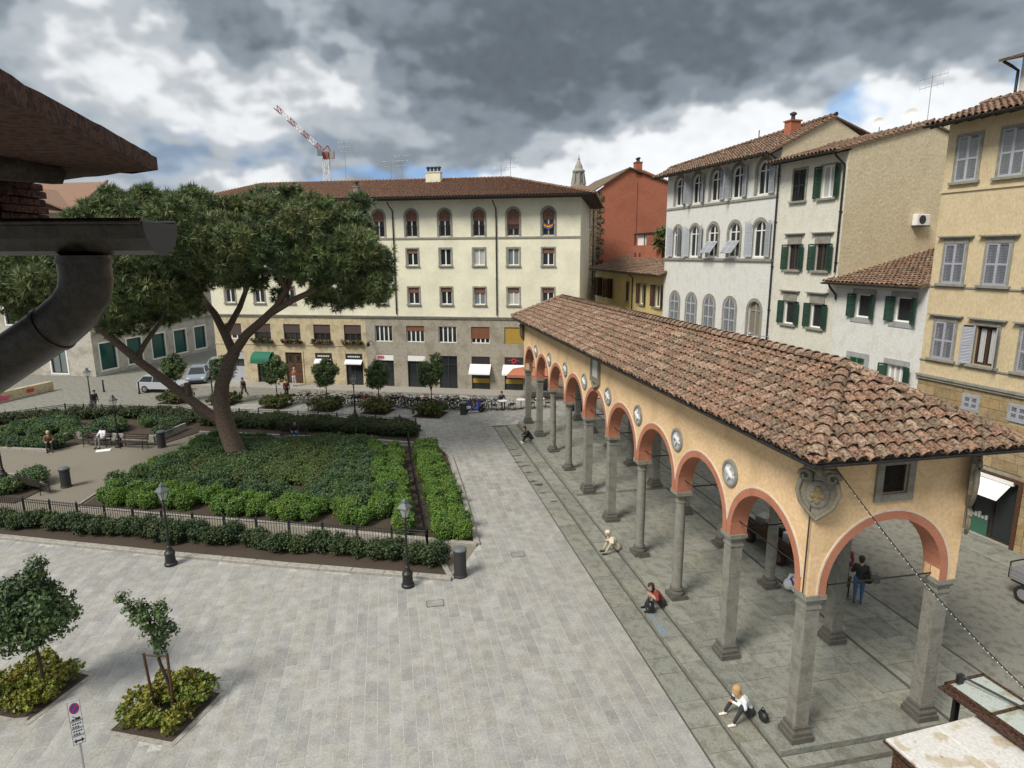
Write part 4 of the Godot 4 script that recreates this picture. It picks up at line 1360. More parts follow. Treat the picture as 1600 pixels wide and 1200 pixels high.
	half_gutter(b, [A + Vector3(0, -0.05, 0.08), B + Vector3(0.05, -0.05, 0.08)], 0.09)
	part(roof, "gutter", b, M["gutter"])
	chimney(o, Vector3(3.4, 18.6, -5.6), 1.4, 0.75, M["cream wall"], 4)
	chimney(o, Vector3(-2.4, 17.3, -1.2), 0.4, 0.45, M["trim grey"], 1)
	chimney(o, Vector3(-8.5, 17.4, -1.6), 0.4, 0.45, M["trim grey"], 1)
	for a in [[-6.2, 5.0], [-1.5, 2.6], [-0.4, 3.2], [9.4, 1.8], [10.3, 2.6]]:
		aerial(roof, Vector3(a[0], minf(18.8, 19.6 - maxf(0, a[0] - 9) * 0.5), -7.6), a[1] * 0.8, int(a[0]) % 2)
	# wall lamp and house numbers
	b = MB.new()
	b.tube([Vector3(-1.2, 4.2, 0), Vector3(-1.2, 4.35, 0.5), Vector3(-1.2, 4.2, 0.9)], [0.03], 5)
	b.lathe([Vector2(0.05, 3.85), Vector2(0.16, 3.95), Vector2(0.18, 4.15), Vector2(0.04, 4.28)], 8, Vector3(-1.2, 0, 0.9))
	part(o, "wall_lamp", b, M["iron"])
	# rainbow cloth hung in the last top window
	var f := thing("rainbow_flag", "small rainbow cloth hanging in the last arched top window of cream block", "flag", o.transform * Vector3(14.83, 14.45, -0.02), deg_to_rad(-10))
	for k in 6:
		b = MB.new()
		var pts := []
		for j in 7:
			var t := j / 6.0
			pts.append(Vector3(-0.4 + 0.8 * t, -0.06 * k - 0.16 * sin(t * PI), 0.03 * sin(t * 11.0)))
		for j in 6:
			b.quad(pts[j] - Vector3(0, 0.065, 0), pts[j + 1] - Vector3(0, 0.065, 0), pts[j + 1], pts[j])
		part(f, "stripe", b, mat("flag %d" % k, [Color(0.55, 0.03, 0.03), Color(0.7, 0.2, 0.02), Color(0.7, 0.55, 0.03), Color(0.05, 0.3, 0.08), Color(0.03, 0.15, 0.55), Color(0.2, 0.04, 0.3)][k], 0.8))

# ---------------------------------------------------------------- the row of houses on the right
const ROW_AT := Vector3(20, 0, -24.5)

func row_at(x: float, z := 0.0) -> Vector3:
	return ROW_AT + Basis(Vector3.UP, deg_to_rad(-73.5)) * Vector3(x, 0, z)

func row_thing(called: String, label: String, x: float) -> Node3D:
	return thing(called, label, "building", row_at(x), deg_to_rad(-73.5))

func build_row() -> void:
	build_white()
	build_narrow()
	build_low_white()
	build_yellow()

func build_white() -> void:
	var W := 12.85                                      # from -27.8 to -14.95
	var o := row_thing("townhouse", "tall white townhouse with three rows of arched grey windows beyond the loggia", -27.8)
	var xs := [1.8, 4.1, 6.4, 8.8, 11.35]
	var ops := []
	for i in 5:
		ops.append([xs[i], 15.42, 1.15, 1.98, true]); ops.append([xs[i], 11.68, 1.2, 2.2, true]); ops.append([xs[i], 6.72, 1.2, 2.22, true])
	ops.append_array([[2.5, 0.12, 2.2, 3.0, true], [6.4, 0.12, 2.2, 3.0, true], [10.2, 0.12, 2.2, 3.0, true]])
	var b := MB.new()
	wall(b, 0, W, 0, 18.05, ops)
	part(o, "wall", b, M["white wall"])
	var g := M["shutter grey"] as Material
	for i in 5:
		window(o, xs[i], 15.42, 1.15, 1.98, {"arch": true, "sur": 0.24, "shut": [[-1, 150], [100, 160], [-1, 170], [95, 165], [-1, 172]][i], "smat": g})
		var mid := {"arch": true, "sur": 0.2, "smat": g}
		if i in [2, 3]:
			mid["tilt"] = true
		else:
			mid["shut"] = [[160, 120], [150, 165], [], [], [165, 168]][i]
		window(o, xs[i], 11.68, 1.2, 2.2, mid)
		var low := {"arch": true, "sur": 0.2, "smat": g, "shut": [0, 0]}
		if i == 4:
			low = {"arch": true, "sur": 0.2, "sash": M["kerb"], "pane": M["carved"]}
		window(o, xs[i], 6.72, 1.2, 2.22, low)
	for x in [2.5, 6.4, 10.2]:
		window(o, x, 0.12, 2.2, 3.0, {"called": "shop_front", "arch": true, "sash": M["brown frame"], "sur": 0.22})
	strip(o, "string_course", 0, W, 15.16, 15.3, 0.07, M["trim grey"])
	strip(o, "string_course", 0, W, 11.42, 11.58, 0.12, M["trim grey"])
	strip(o, "string_course", 0, W, 6.36, 6.48, 0.07, M["trim grey"])
	strip(o, "grey_band", 0, W, 5.2, 6.36, 0.03, M["blue grey trim"])
	var s := MB.new()
	s.quad(Vector3(0, 0, -9), Vector3(0, 0, 0), Vector3(0, 18.05, 0), Vector3(0, 18.05, -9))
	part(o, "side_wall", s, M["white wall"])
	s = MB.new()
	s.x = Transform3D(Basis(), Vector3(W, 0, 0))
	s.quad(Vector3(0, 0, 0), Vector3(0, 0, -7), Vector3(0, 18.05, -7), Vector3(0, 18.05, 0))
	s.tri(Vector3(0, 18.05, 0), Vector3(0, 18.05, -7.0), Vector3(0, 19.7, -3.5))
	part(o, "gable_wall", s, M["raw wall"])
	gable_roof(o, -0.6, W + 0.12, 18.08, 1.0, 3.5, 1.7, 7.0, 0.12)
	chimney(o, Vector3(11.2, 19.2, -1.9), 0.6, 0.5, M["red wall"], 1)
	b = MB.new()
	b.bar(Vector3(7.4, 18.9, -2.4), Vector3(7.4, 19.9, -2.4), 0.04)
	part(o, "vent_pipe", b, M["gutter"])
	downpipe(o, W - 0.05, 17.7, 0.2, 0.85)

func build_narrow() -> void:
	var W := 5.05                                       # from -14.95 to -9.9
	var o := row_thing("narrow_house", "narrow cream house with dark green shutters and blank weathered gable wall", -14.95)
	var xs := [1.65, 3.8]
	var ops := []
	for i in 2:
		ops.append_array([[xs[i], 14.8, 0.95, 1.66, false], [xs[i], 10.98, 0.9, 1.42, false], [xs[i], 7.86, 0.9, 1.32, false], [xs[i], 3.7, 0.9, 1.5, false]])
	ops.append([1.3, 0.12, 1.2, 2.5, false]); ops.append([3.5, 0.12, 1.9, 2.6, false])
	var b := MB.new()
	wall(b, 0, W, 0, 17.2, ops)
	part(o, "wall", b, M["old cream wall"])
	var gr := M["shutter green"] as Material
	window(o, xs[0], 14.8, 0.95, 1.66, {"sur": 0.14, "sill": 0.2, "shut": [0, 0], "smat": M["shutter black"]})
	window(o, xs[1], 14.8, 0.95, 1.66, {"sur": 0.1, "sill": 0.2, "shut": [172, 165], "smat": gr, "pane": M["curtain"]})
	for i in 2:
		window(o, xs[i], 10.98, 0.9, 1.42, {"sur": 0.1, "lintel": 0.5, "sill": 0.2, "shut": [168, 165], "smat": gr, "sash": M["brown frame"]})
		window(o, xs[i], 7.86, 0.9, 1.32, {"sur": 0.1, "lintel": 0.5, "sill": 0.2, "shut": [172, 168], "smat": gr, "sashes": 1})
		window(o, xs[i], 3.7, 0.9, 1.5, {"sur": 0.1, "lintel": 0.5, "sill": 0.2, "shut": [0, 0], "smat": gr})
	window(o, 1.3, 0.12, 1.2, 2.5, {"called": "door", "sash": M["wood"], "pane": M["wood dark"]})
	window(o, 3.5, 0.12, 1.9, 2.6, {"called": "shop_front", "sash": M["iron grey"]})
	var s := MB.new()
	s.x = Transform3D(Basis(), Vector3(W, 0, 0))
	s.quad(Vector3(0, 0, 0), Vector3(0, 0, -13), Vector3(0, 17.2, -13), Vector3(0, 17.2, 0))
	s.quad(Vector3(0, 17.2, 0), Vector3(0, 17.2, -13), Vector3(0, 18.5, -13), Vector3(0, 18.55, -5.2))
	part(o, "gable_wall", s, M["raw wall"])
	s = MB.new()
	s.quad(Vector3(0, 0, -13), Vector3(0, 0, 0), Vector3(0, 17.2, 0), Vector3(0, 18.2, -13))
	part(o, "side_wall", s, M["raw wall"])
	gable_roof(o, -0.1, W + 0.1, 17.22, 0.85, 5.2, 1.35, 9.0, 0.55)
	downpipe(o, W - 0.12, 16.9, 10.9, 0.7)
	for a in [[2.2, 18.62, -4.6, 0.30], [3.9, 18.72, -5.0, 0.38]]:      # satellite dishes
		var d := hold(o, "satellite_dish", Vector3(a[0], a[1], a[2]))
		b = MB.new()
		b.bar(Vector3(0, -0.4, 0), Vector3(0, 0.35, 0), 0.03)
		part(d, "mast", b, M["steel"])
		b = MB.new()
		b.x = Transform3D(Basis(Vector3.UP, 0.5) * Basis(Vector3.RIGHT, 1.2), Vector3(0, 0.4, 0.05))
		b.lathe([Vector2(0.02, 0.0), Vector2(a[3] * 0.6, 0.06), Vector2(a[3], 0.16)], 14)
		part(d, "dish", b, M["sign white"] if a[3] < 0.5 else M["roller rust"])
	aerial(o, Vector3(4.7, 18.7, -5.2), 2.3, 1)
	# air conditioner on the gable
	var ac := hold(o, "air_conditioner", Vector3(W + 0.02, 13.35, -5.0), PI / 2)
	b = MB.new()
	b.bevel(Vector3(-0.42, 0, 0), Vector3(0.42, 0.58, 0.32), 0.03)
	part(ac, "casing", b, M["sign white"])
	b = MB.new()
	b.x = Transform3D(Basis(Vector3.RIGHT, PI / 2), Vector3(-0.08, 0.29, 0.32))
	b.lathe([Vector2(0.23, 0), Vector2(0.23, 0.012), Vector2(0, 0.012)], 16)
	part(ac, "fan_grille", b, M["iron grey"])
	b = MB.new()
	b.box(Vector3(-0.45, -0.06, 0), Vector3(0.45, 0, 0.34))
	part(ac, "bracket", b, M["iron grey"])
	# street lamp arm on the wall
	b = MB.new()
	b.tube([Vector3(0.05, 6.9, 0), Vector3(0.3, 7.0, 0.9), Vector3(0.5, 7.2, 1.5)], [0.025], 5)
	b.ball(Vector3(0.5, 7.2, 1.6), Vector3(0.1, 0.12, 0.25), 8, 5)
	part(o, "lamp_arm", b, M["steel"])

func build_low_white() -> void:
	var W := 5.45                                       # from -9.9 to -4.45
	var o := row_thing("low_house", "low white house with green shutters and a rising tiled roof beside yellow house", -9.9)
	var xs := [1.88, 4.22]
	var ops := []
	for i in 2:
		ops.append_array([[xs[i], 8.72, 0.92, 1.16, false], [xs[i], 5.5, 0.92, 1.16, false]])
	ops.append([1.6, 0.12, 2.0, 2.7, false]); ops.append([4.1, 0.12, 1.8, 2.7, false])
	var b := MB.new()
	wall(b, 0, W, 0, 10.6, ops)
	part(o, "wall", b, M["white wall"])
	var gr := M["shutter green"] as Material
	for i in 2:
		window(o, xs[i], 8.72, 0.92, 1.16, {"sur": 0.26, "sur_mat": M["blue grey trim"], "shut": [168, 150], "smat": gr, "sashes": 1})
		window(o, xs[i], 5.5, 0.92, 1.16, {"sur": 0.26, "sur_mat": M["blue grey trim"], "shut": [0, 0] if i == 0 else [165, 160], "smat": M["shutter faded"] if i == 0 else gr, "sashes": 3, "pane": M["pane"] if i == 0 else M["curtain"]})
	window(o, 1.6, 0.12, 2.0, 2.7, {"called": "shop_front", "sash": M["iron grey"], "sur": 0.2, "sur_mat": M["blue grey trim"]})
	window(o, 4.1, 0.12, 1.8, 2.7, {"called": "shop_front", "sash": M["wood"], "sur": 0.2, "sur_mat": M["blue grey trim"]})
	var roof := hold(o, "roof")
	var a := Vector3(-0.35, 10.42, 0.6); var c := Vector3(W + 0.02, 10.42, 0.6); var d := Vector3(W + 0.02, 12.1, -6.6); var e := Vector3(0.02, 12.1, -6.6)
	b = MB.new()
	slab_face(b, [a, c, d, e], 0.09)
	part(roof, "underlay", b, T.tile[6])
	var xf := []
	tile_face(xf, a, c, d, e)
	roof_stuff(roof, xf)
	b = MB.new()
	half_gutter(b, [a + Vector3(0, -0.03, 0.06), c + Vector3(0, -0.03, 0.06)], 0.08)
	part(roof, "gutter", b, M["gutter"])
	downpipe(o, 0.12, 10.3, 9.5, 0.55)
	b = MB.new()
	b.box(Vector3(0, 0, -6.7), Vector3(W, 13.6, -6.6))
	part(o, "rear_wall", b, M["white wall"])
	b = MB.new()
	b.box(Vector3(2.3, 12.1, -6.6), Vector3(3.1, 13.5, -6.54))
	part(o, "rear_door", b, M["shutter black"])

func build_yellow() -> void:
	var x0 := -4.45
	var W := 14.0
	var o := row_thing("yellow_house", "yellow house with lilac louvred shutters above a brown stone ground floor", x0)
	var xs := []
	for k in 7:
		xs.append(1.0 + 1.85 * k)
	var ops := []
	for x in xs:
		ops.append_array([[x, 14.86, 0.92, 1.78, false], [x, 10.62, 0.92, 1.66, false], [x, 7.32, 0.92, 1.62, false]])
	var b := MB.new()
	wall(b, 0, W, 6.5, 17.5, ops)
	part(o, "wall", b, M["yellow wall"])
	for i in xs.size():
		window(o, xs[i], 14.86, 0.92, 1.78, {"sur": 0.13, "sill": 0.2, "shut": [0, 0], "smat": M["shutter grey"]})
		window(o, xs[i], 10.62, 0.92, 1.66, {"sur": 0.11, "sill": 0.22, "lintel": 0.22, "shut": [0, 0], "smat": M["shutter lilac"]})
		window(o, xs[i], 7.32, 0.92, 1.62, {"sur": 0.11, "sill": 0.22, "lintel": 0.2, "shut": [0, 0] if i != 1 else [150, 125], "smat": M["shutter lilac"], "sash": M["brown frame"] if i == 1 else M["white frame"]})
		if i == 1:
			var c := MB.new()
			for s in [-1.0, 1.0]:
				var prev := Vector3.ZERO
				for k in 9:
					var p := Vector3(s * 0.22 - 0.12 + k * 0.03, 0, -0.15 + 0.014 * sin(k * 2.4))
					if k > 0:
						c.quad(prev + Vector3(0, 0.1, 0), p + Vector3(0, 0.1, 0), p + Vector3(0, 1.5, 0), prev + Vector3(0, 1.5, 0))
					prev = p
			var cw := hold(o, "curtained_casement", Vector3(xs[i], 7.32, 0))
			part(cw, "curtain", c, M["curtain"])
	strip(o, "string_course", -0.02, W, 14.44, 14.55, 0.06, M["yellow wall"])
	strip(o, "string_course", -0.02, W, 10.44, 10.5, 0.05, M["trim grey"])
	strip(o, "string_course", -0.02, W, 7.14, 7.2, 0.05, M["trim grey"])
	strip(o, "cornice", -0.05, W, 6.42, 6.52, 0.16, M["trim grey"])
	strip(o, "cornice", -0.04, W, 6.3, 6.42, 0.1, M["trim grey"])
	# stone ground floor: a backing wall, then block by block
	var low := [[4.0, 0.12, 2.1, 2.75, false], [8.4, 0.12, 2.4, 2.75, false], [4.55, 5.4, 0.62, 0.55, false], [6.4, 5.4, 0.62, 0.55, false], [2.6, 5.4, 0.62, 0.55, false]]
	b = MB.new()
	wall(b, 0, W, 0, 6.3, low, 0.3, -0.03)
	b.quad(Vector3(0, 0, -9), Vector3(0, 0, -0.03), Vector3(0, 6.3, -0.03), Vector3(0, 6.3, -9))
	part(o, "mortar_wall", b, M["grey stone"])
	var st := MB.new()
	st.x = Transform3D(Basis(Vector3.RIGHT, PI / 2), Vector3.ZERO)
	st.bevel(Vector3(-0.5, -0.1, -0.5), Vector3(0.5, 0.0, 0.5), 0.03)
	var xf := []
	var row := 0
	var y := 0.02
	while y < 6.2:
		var h := minf(0.42 if row % 3 else 0.36, 6.29 - y)
		var x := 0.0
		while x < 9.4:
			var w := rng.randf_range(0.6, 1.15)
			if x == 0.0:
				w = 0.5 if row % 2 else 0.85
			var lo := x; var hi := x + w
			for q in low:
				if y + h > q[1] + 0.02 and y < q[1] + q[3] - 0.02:
					if lo < q[0] and hi > q[0] - q[2] * 0.5:
						hi = q[0] - q[2] * 0.5
					elif lo >= q[0] - q[2] * 0.5 - 0.01 and lo < q[0] + q[2] * 0.5:
						lo = q[0] + q[2] * 0.5
						hi = maxf(hi, lo + 0.4)
			if hi - lo > 0.12:
				xf.append(Transform3D(Basis.from_scale(Vector3(hi - lo - 0.014, h - 0.014, 0.4)), Vector3((lo + hi) * 0.5, y + h * 0.5, rng.randf() * 0.012)))
			x = maxf(hi, x + 0.15)
		y += h
		row += 1
	pieces(o, "stone_block", "stone_blocks", st.done(), T.tones_ashlar, T.ashlar, M["ashlar"], xf)
	for q in low.slice(2):
		window(o, q[0], q[1], q[2], q[3], {"sur": 0.09, "sur_mat": M["blue grey trim"], "shut": [0, 0], "smat": M["shutter lilac"]})
	for k in 2:
		var q: Array = low[k]
		var sh := window(o, q[0], q[1], q[2], q[3], {"called": "shop_front", "sash": M["wood dark"], "z": -0.28, "pane": M["pane"]})
		b = MB.new()
		ring(b, outline([0, 0, q[2] - 0.02, q[3] - 0.02, false]), outline([0, 0, q[2], q[3], false], 0.14), -0.1, 0.07, true)
		part(sh, "wooden_surround", b, M["wood"])
		if k == 0:
			b = MB.new()
			b.quad(Vector3(-1.0, 2.05, 0.75), Vector3(0.75, 2.05, 0.75), Vector3(0.75, 2.6, 0.06), Vector3(-1.0, 2.6, 0.06))
			b.quad(Vector3(0.75, 2.05, 0.745), Vector3(-1.0, 2.05, 0.745), Vector3(-1.0, 2.59, 0.055), Vector3(0.75, 2.59, 0.055))
			part(sh, "awning", b, M["white cloth"])
			b = MB.new()
			b.box(Vector3(-0.9, 2.62, 0.0), Vector3(0.85, 2.78, 0.1))
			part(sh, "awning_cassette", b, M["sign white"])
			b = MB.new()
			b.box(Vector3(-0.95, 0.0, -0.24), Vector3(-0.1, 0.7, -0.2))
			part(sh, "display_plinth", b, M["shutter faded"])
			b = MB.new()
			for i in 5:
				b.box(Vector3(-0.85 + i * 0.15, 0.72, -0.26), Vector3(-0.75 + i * 0.15, 0.72 + 0.12 + 0.07 * (i % 3), -0.2))
			part(sh, "goods", b, M["curtain"])
	gable_roof(o, -0.35, W, 17.52, 0.95, 5.0, 1.6, 10.0, 0.45)
	b = MB.new()
	b.quad(Vector3(0, 6.3, -9), Vector3(0, 6.3, 0), Vector3(0, 17.5, 0), Vector3(0, 17.5, -9))
	b.tri(Vector3(0, 17.5, -9), Vector3(0, 17.5, 0), Vector3(0, 18.2, -2.3))
	part(o, "side_wall", b, M["raw wall"])
	# upper storey set back on the roof
	var up := hold(o, "attic_storey", Vector3(0.75, 17.6, -2.6))
	b = MB.new()
	b.box(Vector3(0, 0, -3), Vector3(6, 2.4, 0))
	part(up, "wall", b, M["old cream wall"])
	b = MB.new()
	slab_face(b, [Vector3(-0.5, 2.3, 0.7), Vector3(6, 2.3, 0.7), Vector3(6, 3.2, -3.5), Vector3(-0.5, 3.2, -3.5)], 0.1)
	part(up, "roof", b, T.tile[6])
	b = MB.new()
	b.tube([Vector3(-0.35, 2.2, 0.6), Vector3(-0.2, 2.0, 0.3), Vector3(-0.05, 1.8, 0.1), Vector3(-0.05, 0.9, 0.1), Vector3(-0.35, 0.6, 0.4)], [0.06], 7)
	part(up, "downpipe", b, M["gutter"])

# ---------------------------------------------------------------- the street beyond
func build_far() -> void:
	# low yellow house along the street behind the loggia
	var tn := deg_to_rad(-82.0)
	var at := Vector3(12.16, 0, -50.96)
	var ax := Basis(Vector3.UP, tn)
	var o := thing("low_yellow_house", "low dull yellow house with brown shutters and roof terrace beyond the loggia", "building", at, tn)
	var wins := [[-1.35, 7.6, 1.3, 1.75], [-5.2, 7.55, 1.1, 1.75], [-9.2, 7.5, 0.75, 1.8], [-14.6, 7.5, 1.2, 1.9], [-18.3, 7.5, 1.2, 1.9]]
	var ops := []
	for w in wins:
		ops.append([w[0], w[1], w[2], w[3], false])
	var b := MB.new()
	wall(b, -20.5, 0.0, 0, 10.4, ops)
	part(o, "wall", b, M["dull yellow wall"])
	b = MB.new()
	b.quad(Vector3(0, 0, 0), Vector3(0, 0, -8), Vector3(0, 10.4, -8), Vector3(0, 10.4, 0))
	part(o, "side_wall", b, M["dull yellow wall"])
	for i in wins.size():
		var w: Array = wins[i]
		window(o, w[0], w[1], w[2], w[3], {"sur": 0.08, "sill": 0.15, "shut": [165, 160] if i < 2 else ([0, 0] if i == 2 else [120, 110]), "smat": M["shutter brown"], "sash": M["white frame"] if i < 2 else M["brown frame"]})
	gable_roof(o, -20.6, 0.3, 10.5, 0.8, 6.5, 2.2, 9.0)
	downpipe(o, -7.7, 10.3, 0.2, 0.6)
	# roof terrace
	var tr := hold(o, "roof_terrace", Vector3(-16.5, 10.95, -2.6))
	b = MB.new()
	b.box(Vector3(0, 0, -3.5), Vector3(8.8, 1.7, 0))
	part(tr, "parapet", b, M["red wall"])
	b = MB.new()
	b.box(Vector3(0, 2.8, -3.4), Vector3(10.5, 2.95, -0.3))
	for x in [0.1, 3.0, 6.0, 8.6]:
		b.box(Vector3(x, 1.7, -0.4), Vector3(x + 0.08, 2.8, -0.32))
	part(tr, "canopy", b, M["iron"])
	b = MB.new()
	b.box(Vector3(0.5, 1.75, -0.6), Vector3(3.0, 2.75, -0.55))
	part(tr, "blind", b, M["white cloth"])
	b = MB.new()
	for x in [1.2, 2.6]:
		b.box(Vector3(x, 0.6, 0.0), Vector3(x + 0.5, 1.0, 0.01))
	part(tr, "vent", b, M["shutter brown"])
	var pl := thing("terrace_plants", "green creeper and potted plants on the terrace below the red gable", "plants", at + ax * Vector3(-8.6, 12.9, -2.4), tn)
	var xf := []; var cols := []
	for k in 900:
		var p := Vector3(rng.randf_range(0, 6.5), rng.randf_range(-0.6, 1.3) * (0.6 + 0.4 * sin(k * 0.01)), rng.randf_range(-1.0, 0.4))
		xf.append(Transform3D(Basis.from_euler(Vector3(rng.randf() * 6, rng.randf() * 6, 0)) * 1.6, p))
		cols.append(Color(0.06, 0.11, 0.03) * rng.randf_range(0.5, 1.6) if rng.randf() < 0.8 else Color(0.25, 0.09, 0.04))
	bake(pl, "foliage", leaf_clump(), M["leaf"], xf, cols)
	b = MB.new()
	for k in 5:
		b.lathe([Vector2(0.16, -1.0), Vector2(0.22, -0.6), Vector2(0.2, -0.6)], 8, Vector3(0.4 + k, 0, -0.3))
	part(pl, "pots", b, M["roller rust"])
	# tall house with the brick red gable, stone front along the street
	var r := thing("red_gable_house", "tall house with a plain brick red gable wall and brown stone street front", "building", at + ax * Vector3(-20.6, 0, 0), tn)
	ops = [[-3.0, 14.6, 1.2, 3.0, false], [-6.5, 14.6, 1.2, 3.0, false], [-5.0, 10.3, 1.0, 2.4, false], [-4.2, 5.0, 1.0, 3.0, false]]
	b = MB.new()
	wall(b, -14, 0, 0, 18.4, ops, 0.3)
	part(r, "street_wall", b, M["brown stone"])
	for q in ops:
		window(r, q[0], q[1], q[2], q[3], {"sur": 0.15, "sash": M["brown frame"], "shut": [0, 0] if q[1] < 12 else [-1, -1], "smat": M["shutter brown"], "z": -0.24})
	b = MB.new()
	b.poly(PackedVector2Array([Vector2(0, 0), Vector2(8.6, 0), Vector2(8.6, 19.4), Vector2(5.2, 20.7), Vector2(3.4, 20.9), Vector2(0, 18.5)]), 0, 0.05)
	part(r, "gable_wall", b, M["red wall"], Vector3.ZERO, PI / 2)
	b = MB.new()
	for k in 26:
		b.box(Vector3(0.0, 4.0 + k * 0.56, 0.05), Vector3(0.45 if k % 2 else 0.8, 4.52 + k * 0.56, 0.12))
	part(r, "quoins", b, M["brown stone"], Vector3.ZERO, PI / 2)
	b = MB.new()
	b.tube([Vector3(4.4, 13.2, 0.1), Vector3(4.4, 19.5, 0.1)], [0.05], 6)
	part(r, "wall_pipe", b, M["red wall"], Vector3.ZERO, PI / 2)
	b = MB.new()
	slab_face(b, [Vector3(-14, 18.2, 1.0), Vector3(0.3, 18.2, 1.0), Vector3(0.3, 21.0, -3.5), Vector3(-14, 21.0, -3.5)], 0.12)
	slab_face(b, [Vector3(0.3, 19.3, -8.8), Vector3(-14, 19.3, -8.8), Vector3(-14, 21.0, -3.5), Vector3(0.3, 21.0, -3.5)], 0.12)
	part(r, "roof", b, T.tile[6])
	chimney(r, Vector3(-0.4, 20.9, -4.6), 0.9, 0.6, M["red wall"], 2)
	downpipe(r, -1.0, 18.0, 0.2, 0.7)
	# stone lantern of a far dome
	var l := thing("dome_lantern", "far pale stone lantern with a pointed cap rising above the rooftops", "tower", Vector3(31.95, 0, -313.8))
	b = MB.new()
	b.lathe([Vector2(7.5, 0), Vector2(7.5, 37.5), Vector2(10.5, 38.6), Vector2(6.0, 42.0), Vector2(3.6, 43.0)], 16, Vector3.ZERO, true)
	part(l, "dome", b, T.tile[5])
	b = MB.new()
	b.lathe([Vector2(3.4, 42.8), Vector2(3.4, 43.7), Vector2(2.2, 43.9), Vector2(2.2, 49.0), Vector2(3.0, 49.3), Vector2(2.9, 50.0), Vector2(2.0, 50.6), Vector2(1.7, 52.0), Vector2(0.9, 53.6), Vector2(0.4, 54.6), Vector2(0.55, 55.2), Vector2(0.2, 55.8), Vector2(0.1, 57.2)], 12, Vector3.ZERO, true)
	part(l, "lantern", b, M["kerb"])
	for k in 8:
		b = MB.new()
		var d := Vector3(cos(TAU * k / 8), 0, sin(TAU * k / 8))
		b.tube([d * 3.3 + Vector3(0, 43.7, 0), d * 2.5 + Vector3(0, 49.1, 0)], [0.35, 0.25], 5)
		part(l, "buttress", b, M["kerb"])
	# street house at the far left, with green shop windows
	var p0 := Vector3(-41.9, 0, -63.0); var p1 := Vector3(-38.7, 0, -82.0)
	var tn2 := atan2(-(p1 - p0).z, (p1 - p0).x)
	var s := thing("street_house", "grey plastered house with green shop windows along the side street", "building", p0, tn2)
	ops = []
	for k in 5:
		ops.append([1.9 + k * 3.7, 0.5, 2.1, 2.7, false])
	for k in 5:
		ops.append_array([[1.9 + k * 3.7, 5.2, 1.1, 1.8, false], [1.9 + k * 3.7, 9.0, 1.1, 1.8, false], [1.9 + k * 3.7, 12.6, 1.1, 1.6, false]])
	b = MB.new()
	wall(b, 0, 20, 0, 16.0, ops)
	part(s, "wall", b, M["pale wall"])
	for k in 5:
		window(s, 1.9 + k * 3.7, 0.5, 2.1, 2.7, {"called": "shop_window", "sur": 0.16, "sur_mat": M["white frame"], "sashes": 1, "sash": M["iron grey"], "pane": M["pane green"]})
		for y in [5.2, 9.0, 12.6]:
			window(s, 1.9 + k * 3.7, y, 1.1, 1.8 if y < 12 else 1.6, {"sur": 0.13, "sill": 0.14})
	strip(s, "cornice", 0, 20, 4.2, 4.4, 0.12, M["trim grey"])
	# its front on the square
	b = MB.new()
	ops = [[3.2, 0.3, 1.8, 2.8, false], [8.0, 0.3, 1.8, 2.8, false], [3.2, 5.2, 1.1, 1.8, false], [8.0, 5.2, 1.1, 1.8, false], [3.2, 12.6, 1.1, 1.6, false], [8.0, 12.6, 1.1, 1.6, false]]
	wall(b, 0, 12, 0, 16.0, ops)
	var front := thing("corner_house", "grey plastered corner house with white framed doors facing the square", "building", p0 - Basis(Vector3.UP, deg_to_rad(-8.6)).x * 12.0, deg_to_rad(-8.6))
	part(front, "wall", b, M["pale wall"])
	for q in ops:
		window(front, q[0], q[1], q[2], q[3], {"sur": 0.16, "sur_mat": M["white frame"], "sashes": 2, "sash": M["iron grey"], "pane": M["pane pale"] if q[1] < 1 else M["pane"]})
	b = MB.new()
	slab_face(b, [Vector3(-1.2, 16.0, 1.0), Vector3(21, 16.0, 1.0), Vector3(21, 18.6, -6), Vector3(-1.2, 18.6, -6)], 0.15)
	part(s, "roof", b, T.tile[2])
	b = MB.new()
	slab_face(b, [Vector3(-2, 16.0, 1.0), Vector3(12.8, 16.0, 1.0), Vector3(10.2, 19.6, -7), Vector3(-2, 19.6, -7)], 0.15)
	part(front, "roof", b, T.tile[2])
	b = MB.new()
	b.tube([Vector3(12.7, 16.1, 0.9), Vector3(10.2, 19.7, -7)], [0.14], 6)
	part(front, "hip_ridge", b, T.tile[4])
	# tower crane far behind the roofs
	crane()

